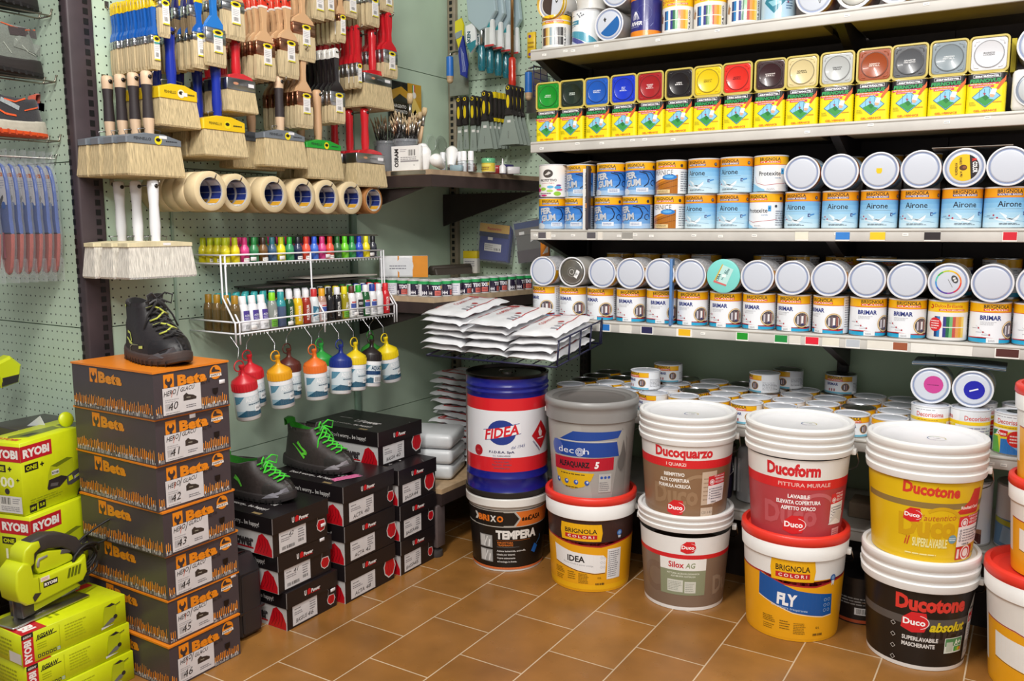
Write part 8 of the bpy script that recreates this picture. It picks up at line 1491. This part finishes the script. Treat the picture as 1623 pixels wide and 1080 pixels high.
# ---- bags: display tray and the platform
def bag(seed):
    R = random.Random(seed); t = thing('dust_sheet_bag', 'x y z w', 'bag'); L_, Wd, th = .31, .178, .0235; nx, ny = 16, 12; m = MB(); top = []; bot = []
    for j in range(ny + 1):
        for i in range(nx + 1):
            u, v = i / nx * 2 - 1, j / ny * 2 - 1; e = max(0, 1 - abs(u) ** 5) ** .6 * max(0, 1 - abs(v) ** 4) ** .6; wob = R.uniform(-1, 1); sx = 1 + .03 * math.sin(v * 5 + seed); sy = 1 + .035 * math.sin(u * 6 + seed * 2)
            zz = .0018 * math.sin(u * 7 + seed) * math.cos(v * 5 + seed * 3) * (1 if e > .2 else 1.4); dr = -.007 * max(0, abs(v) - .8) / .2 * R.uniform(.3, 1.2)
            top.append((v * Wd / 2 * sx, u * L_ / 2 * sy, th / 2 * e + zz + wob * .001 + dr)); bot.append((v * Wd / 2 * sx, u * L_ / 2 * sy, -th / 2 * e + zz + wob * .001 + dr - .0004))
    W1 = nx + 1; q = [(j * W1 + i, j * W1 + i + 1, (j + 1) * W1 + i + 1, (j + 1) * W1 + i) for j in range(ny) for i in range(nx)]; m.add(top, [f[::-1] for f in q], '#e4e5e8', 'bag', True); m.add(bot, q, '#e0e1e4', 'bag', True)
    a = Art(); a.line([(-.068, -.10), (-.068, .12)], .007, '#c03a38'); a.line([(-.068, .12), (.055, .12)], .007, '#c03a38'); a.line([(.055, .12), (.068, -.10)], .004, '#c03a38'); a.text('COPRITUTTO', -.015, .03, .018, '#c4524e', .15, .02, rot=PI / 2); a.circ(.035, .0, .012, '#b93a3e', 8); a.fine(.04, -.10, .07, -.02, 3, '#9a9aa2', 3); a.rect(-.06, .095, -.02, .112, '#c03a38')
    for pts, c, lay in a.p:   # printed on the swelling top face
        def zt(x, y):
            i = min(nx - 1, max(0, int((y / (L_ / 2) + 1) / 2 * nx))); j = min(ny - 1, max(0, int((x / (Wd / 2) + 1) / 2 * ny))); fu = (y / (L_ / 2) + 1) / 2 * nx - i; fv = (x / (Wd / 2) + 1) / 2 * ny - j; g = lambda jj, ii: top[jj * W1 + ii][2]; return (g(j, i) * (1 - fu) + g(j, i + 1) * fu) * (1 - fv) + (g(j + 1, i) * (1 - fu) + g(j + 1, i + 1) * fu) * fv
        for s_ in split(pts, .02): m.add([(x, y, zt(x, y) + .0012 + lay * .00005) for x, y in s_], [tuple(range(len(s_)))], c, 'bag')
    m.build('bag', t); return t
def split(p, d):
    """cut a convex outline into strips along y, then x, so print can follow a curved face"""
    out = []; ys = [q[1] for q in p]
    for k in range(math.floor(min(ys) / d), math.ceil(max(ys) / d)):
        s = [(b, a_) for a_, b in clip(clip([(y, x) for x, y in p], k * d, 1), (k + 1) * d, -1)]
        if len(s) < 3: continue
        xs_ = [q[0] for q in s]
        for j in range(math.floor(min(xs_) / d), math.ceil(max(xs_) / d)):
            r = clip(clip(s, j * d, 1), (j + 1) * d, -1)
            if len(r) > 2: out.append(r)
    return out
mbg = Maker(bag); ty = .12
def tz(x, y): return .774 + ty * (y + .42) + .012
TR = (math.atan(ty), 0, 0)
for c, (x, n_, lb) in enumerate(((.495, 6, 'left'), (.675, 5, 'middle'), (.852, 4, 'right'))):
    for k in range(n_):
        y = -.595 + random.uniform(-.006, .004); xx = x + random.uniform(-.006, .006) - .008 * (k % 2); mbg((c * 5 + k) % 5, (xx, y, tz(xx, y) + .014 + k * .0245), (TR[0] + random.uniform(-.015, .015), random.uniform(-.03, .03) + .03 * (1 - c), random.uniform(-.04, .04)), 'white plastic bag with red print, %s of the %s pile on the wire tray' % (['bottom', 'second', 'third', 'fourth', 'fifth'][k] if k < n_ - 1 else 'top', lb), 'bag', 'white bags on the wire tray')
t = thing('wire_tray', 'dark blue wire tray of white bags hooked on the enamel can shelf', 'tray', (0, 0, 0)); NV = '#232443'
def tw(nm_, P, r=.003): m = MB(); m.tube(P, r, NV, 'plastic', 6); m.build(nm_, t)
tp = lambda x, y, dz=0: (x, y, tz(x, y) + dz - .012)
tw('frame', [tp(.42, -.745), tp(.945, -.745), tp(.945, -.415), tp(.42, -.415), tp(.42, -.745)], .0035)
for k in range(8): tw('floor_wire', [tp(.48 + .062 * k, -.745), tp(.48 + .062 * k, -.415)], .002)
for k in range(5): y = -.735 + .078 * k; tw('lip_wire', [tp(.945, y), tp(.951, y, .085)], .0032)
tw('lip_rail', [tp(.951, -.74, .085), tp(.951, -.418, .085)], .003)
for x in (.70, .948): tw('hook', [tp(x, -.415), (x, -.413, .84), (x, -.411, .866)], .003)
for i, (x, y, z, r, k) in enumerate(((.22, -.36, .02, .5, 0), (.25, -.34, .046, .3, 1), (.20, -.30, .072, .7, 2), (.23, -.26, .098, .2, 3), (.22, -.22, .124, .4, 4), (.21, -.20, .15, .1, 0), (.23, -.19, .176, .5, 1), (.20, -.19, .202, .35, 2), (.19, -.19, .23, .25, 3), (.215, -.19, .258, .2, 4), (.20, -.19, .286, .3, 0), (.21, -.19, .314, .15, 1))):
    mbg(k, (x + .04, y - .02, .252 + z + .006), (0, 0, PI / 2 + r - .4), '%s white red-printed bag from the bottom of the pile on the low platform' % ORD[i + 1], 'bag', 'white bags on the platform')
t = thing('clear_bag_bundle', 'clear plastic bundle of folded white bags at the front of the platform', 'bag', (.30, -.60, .2535), (0, 0, .35))
for k in range(3): m = MB(); m.rbox(-.13, -.10, .0 + .058 * k, .13, .10, .056 + .058 * k, '#d5d8da', 'bag', r=.018, seg=3); m.build('folded_sheet', t)
chk()
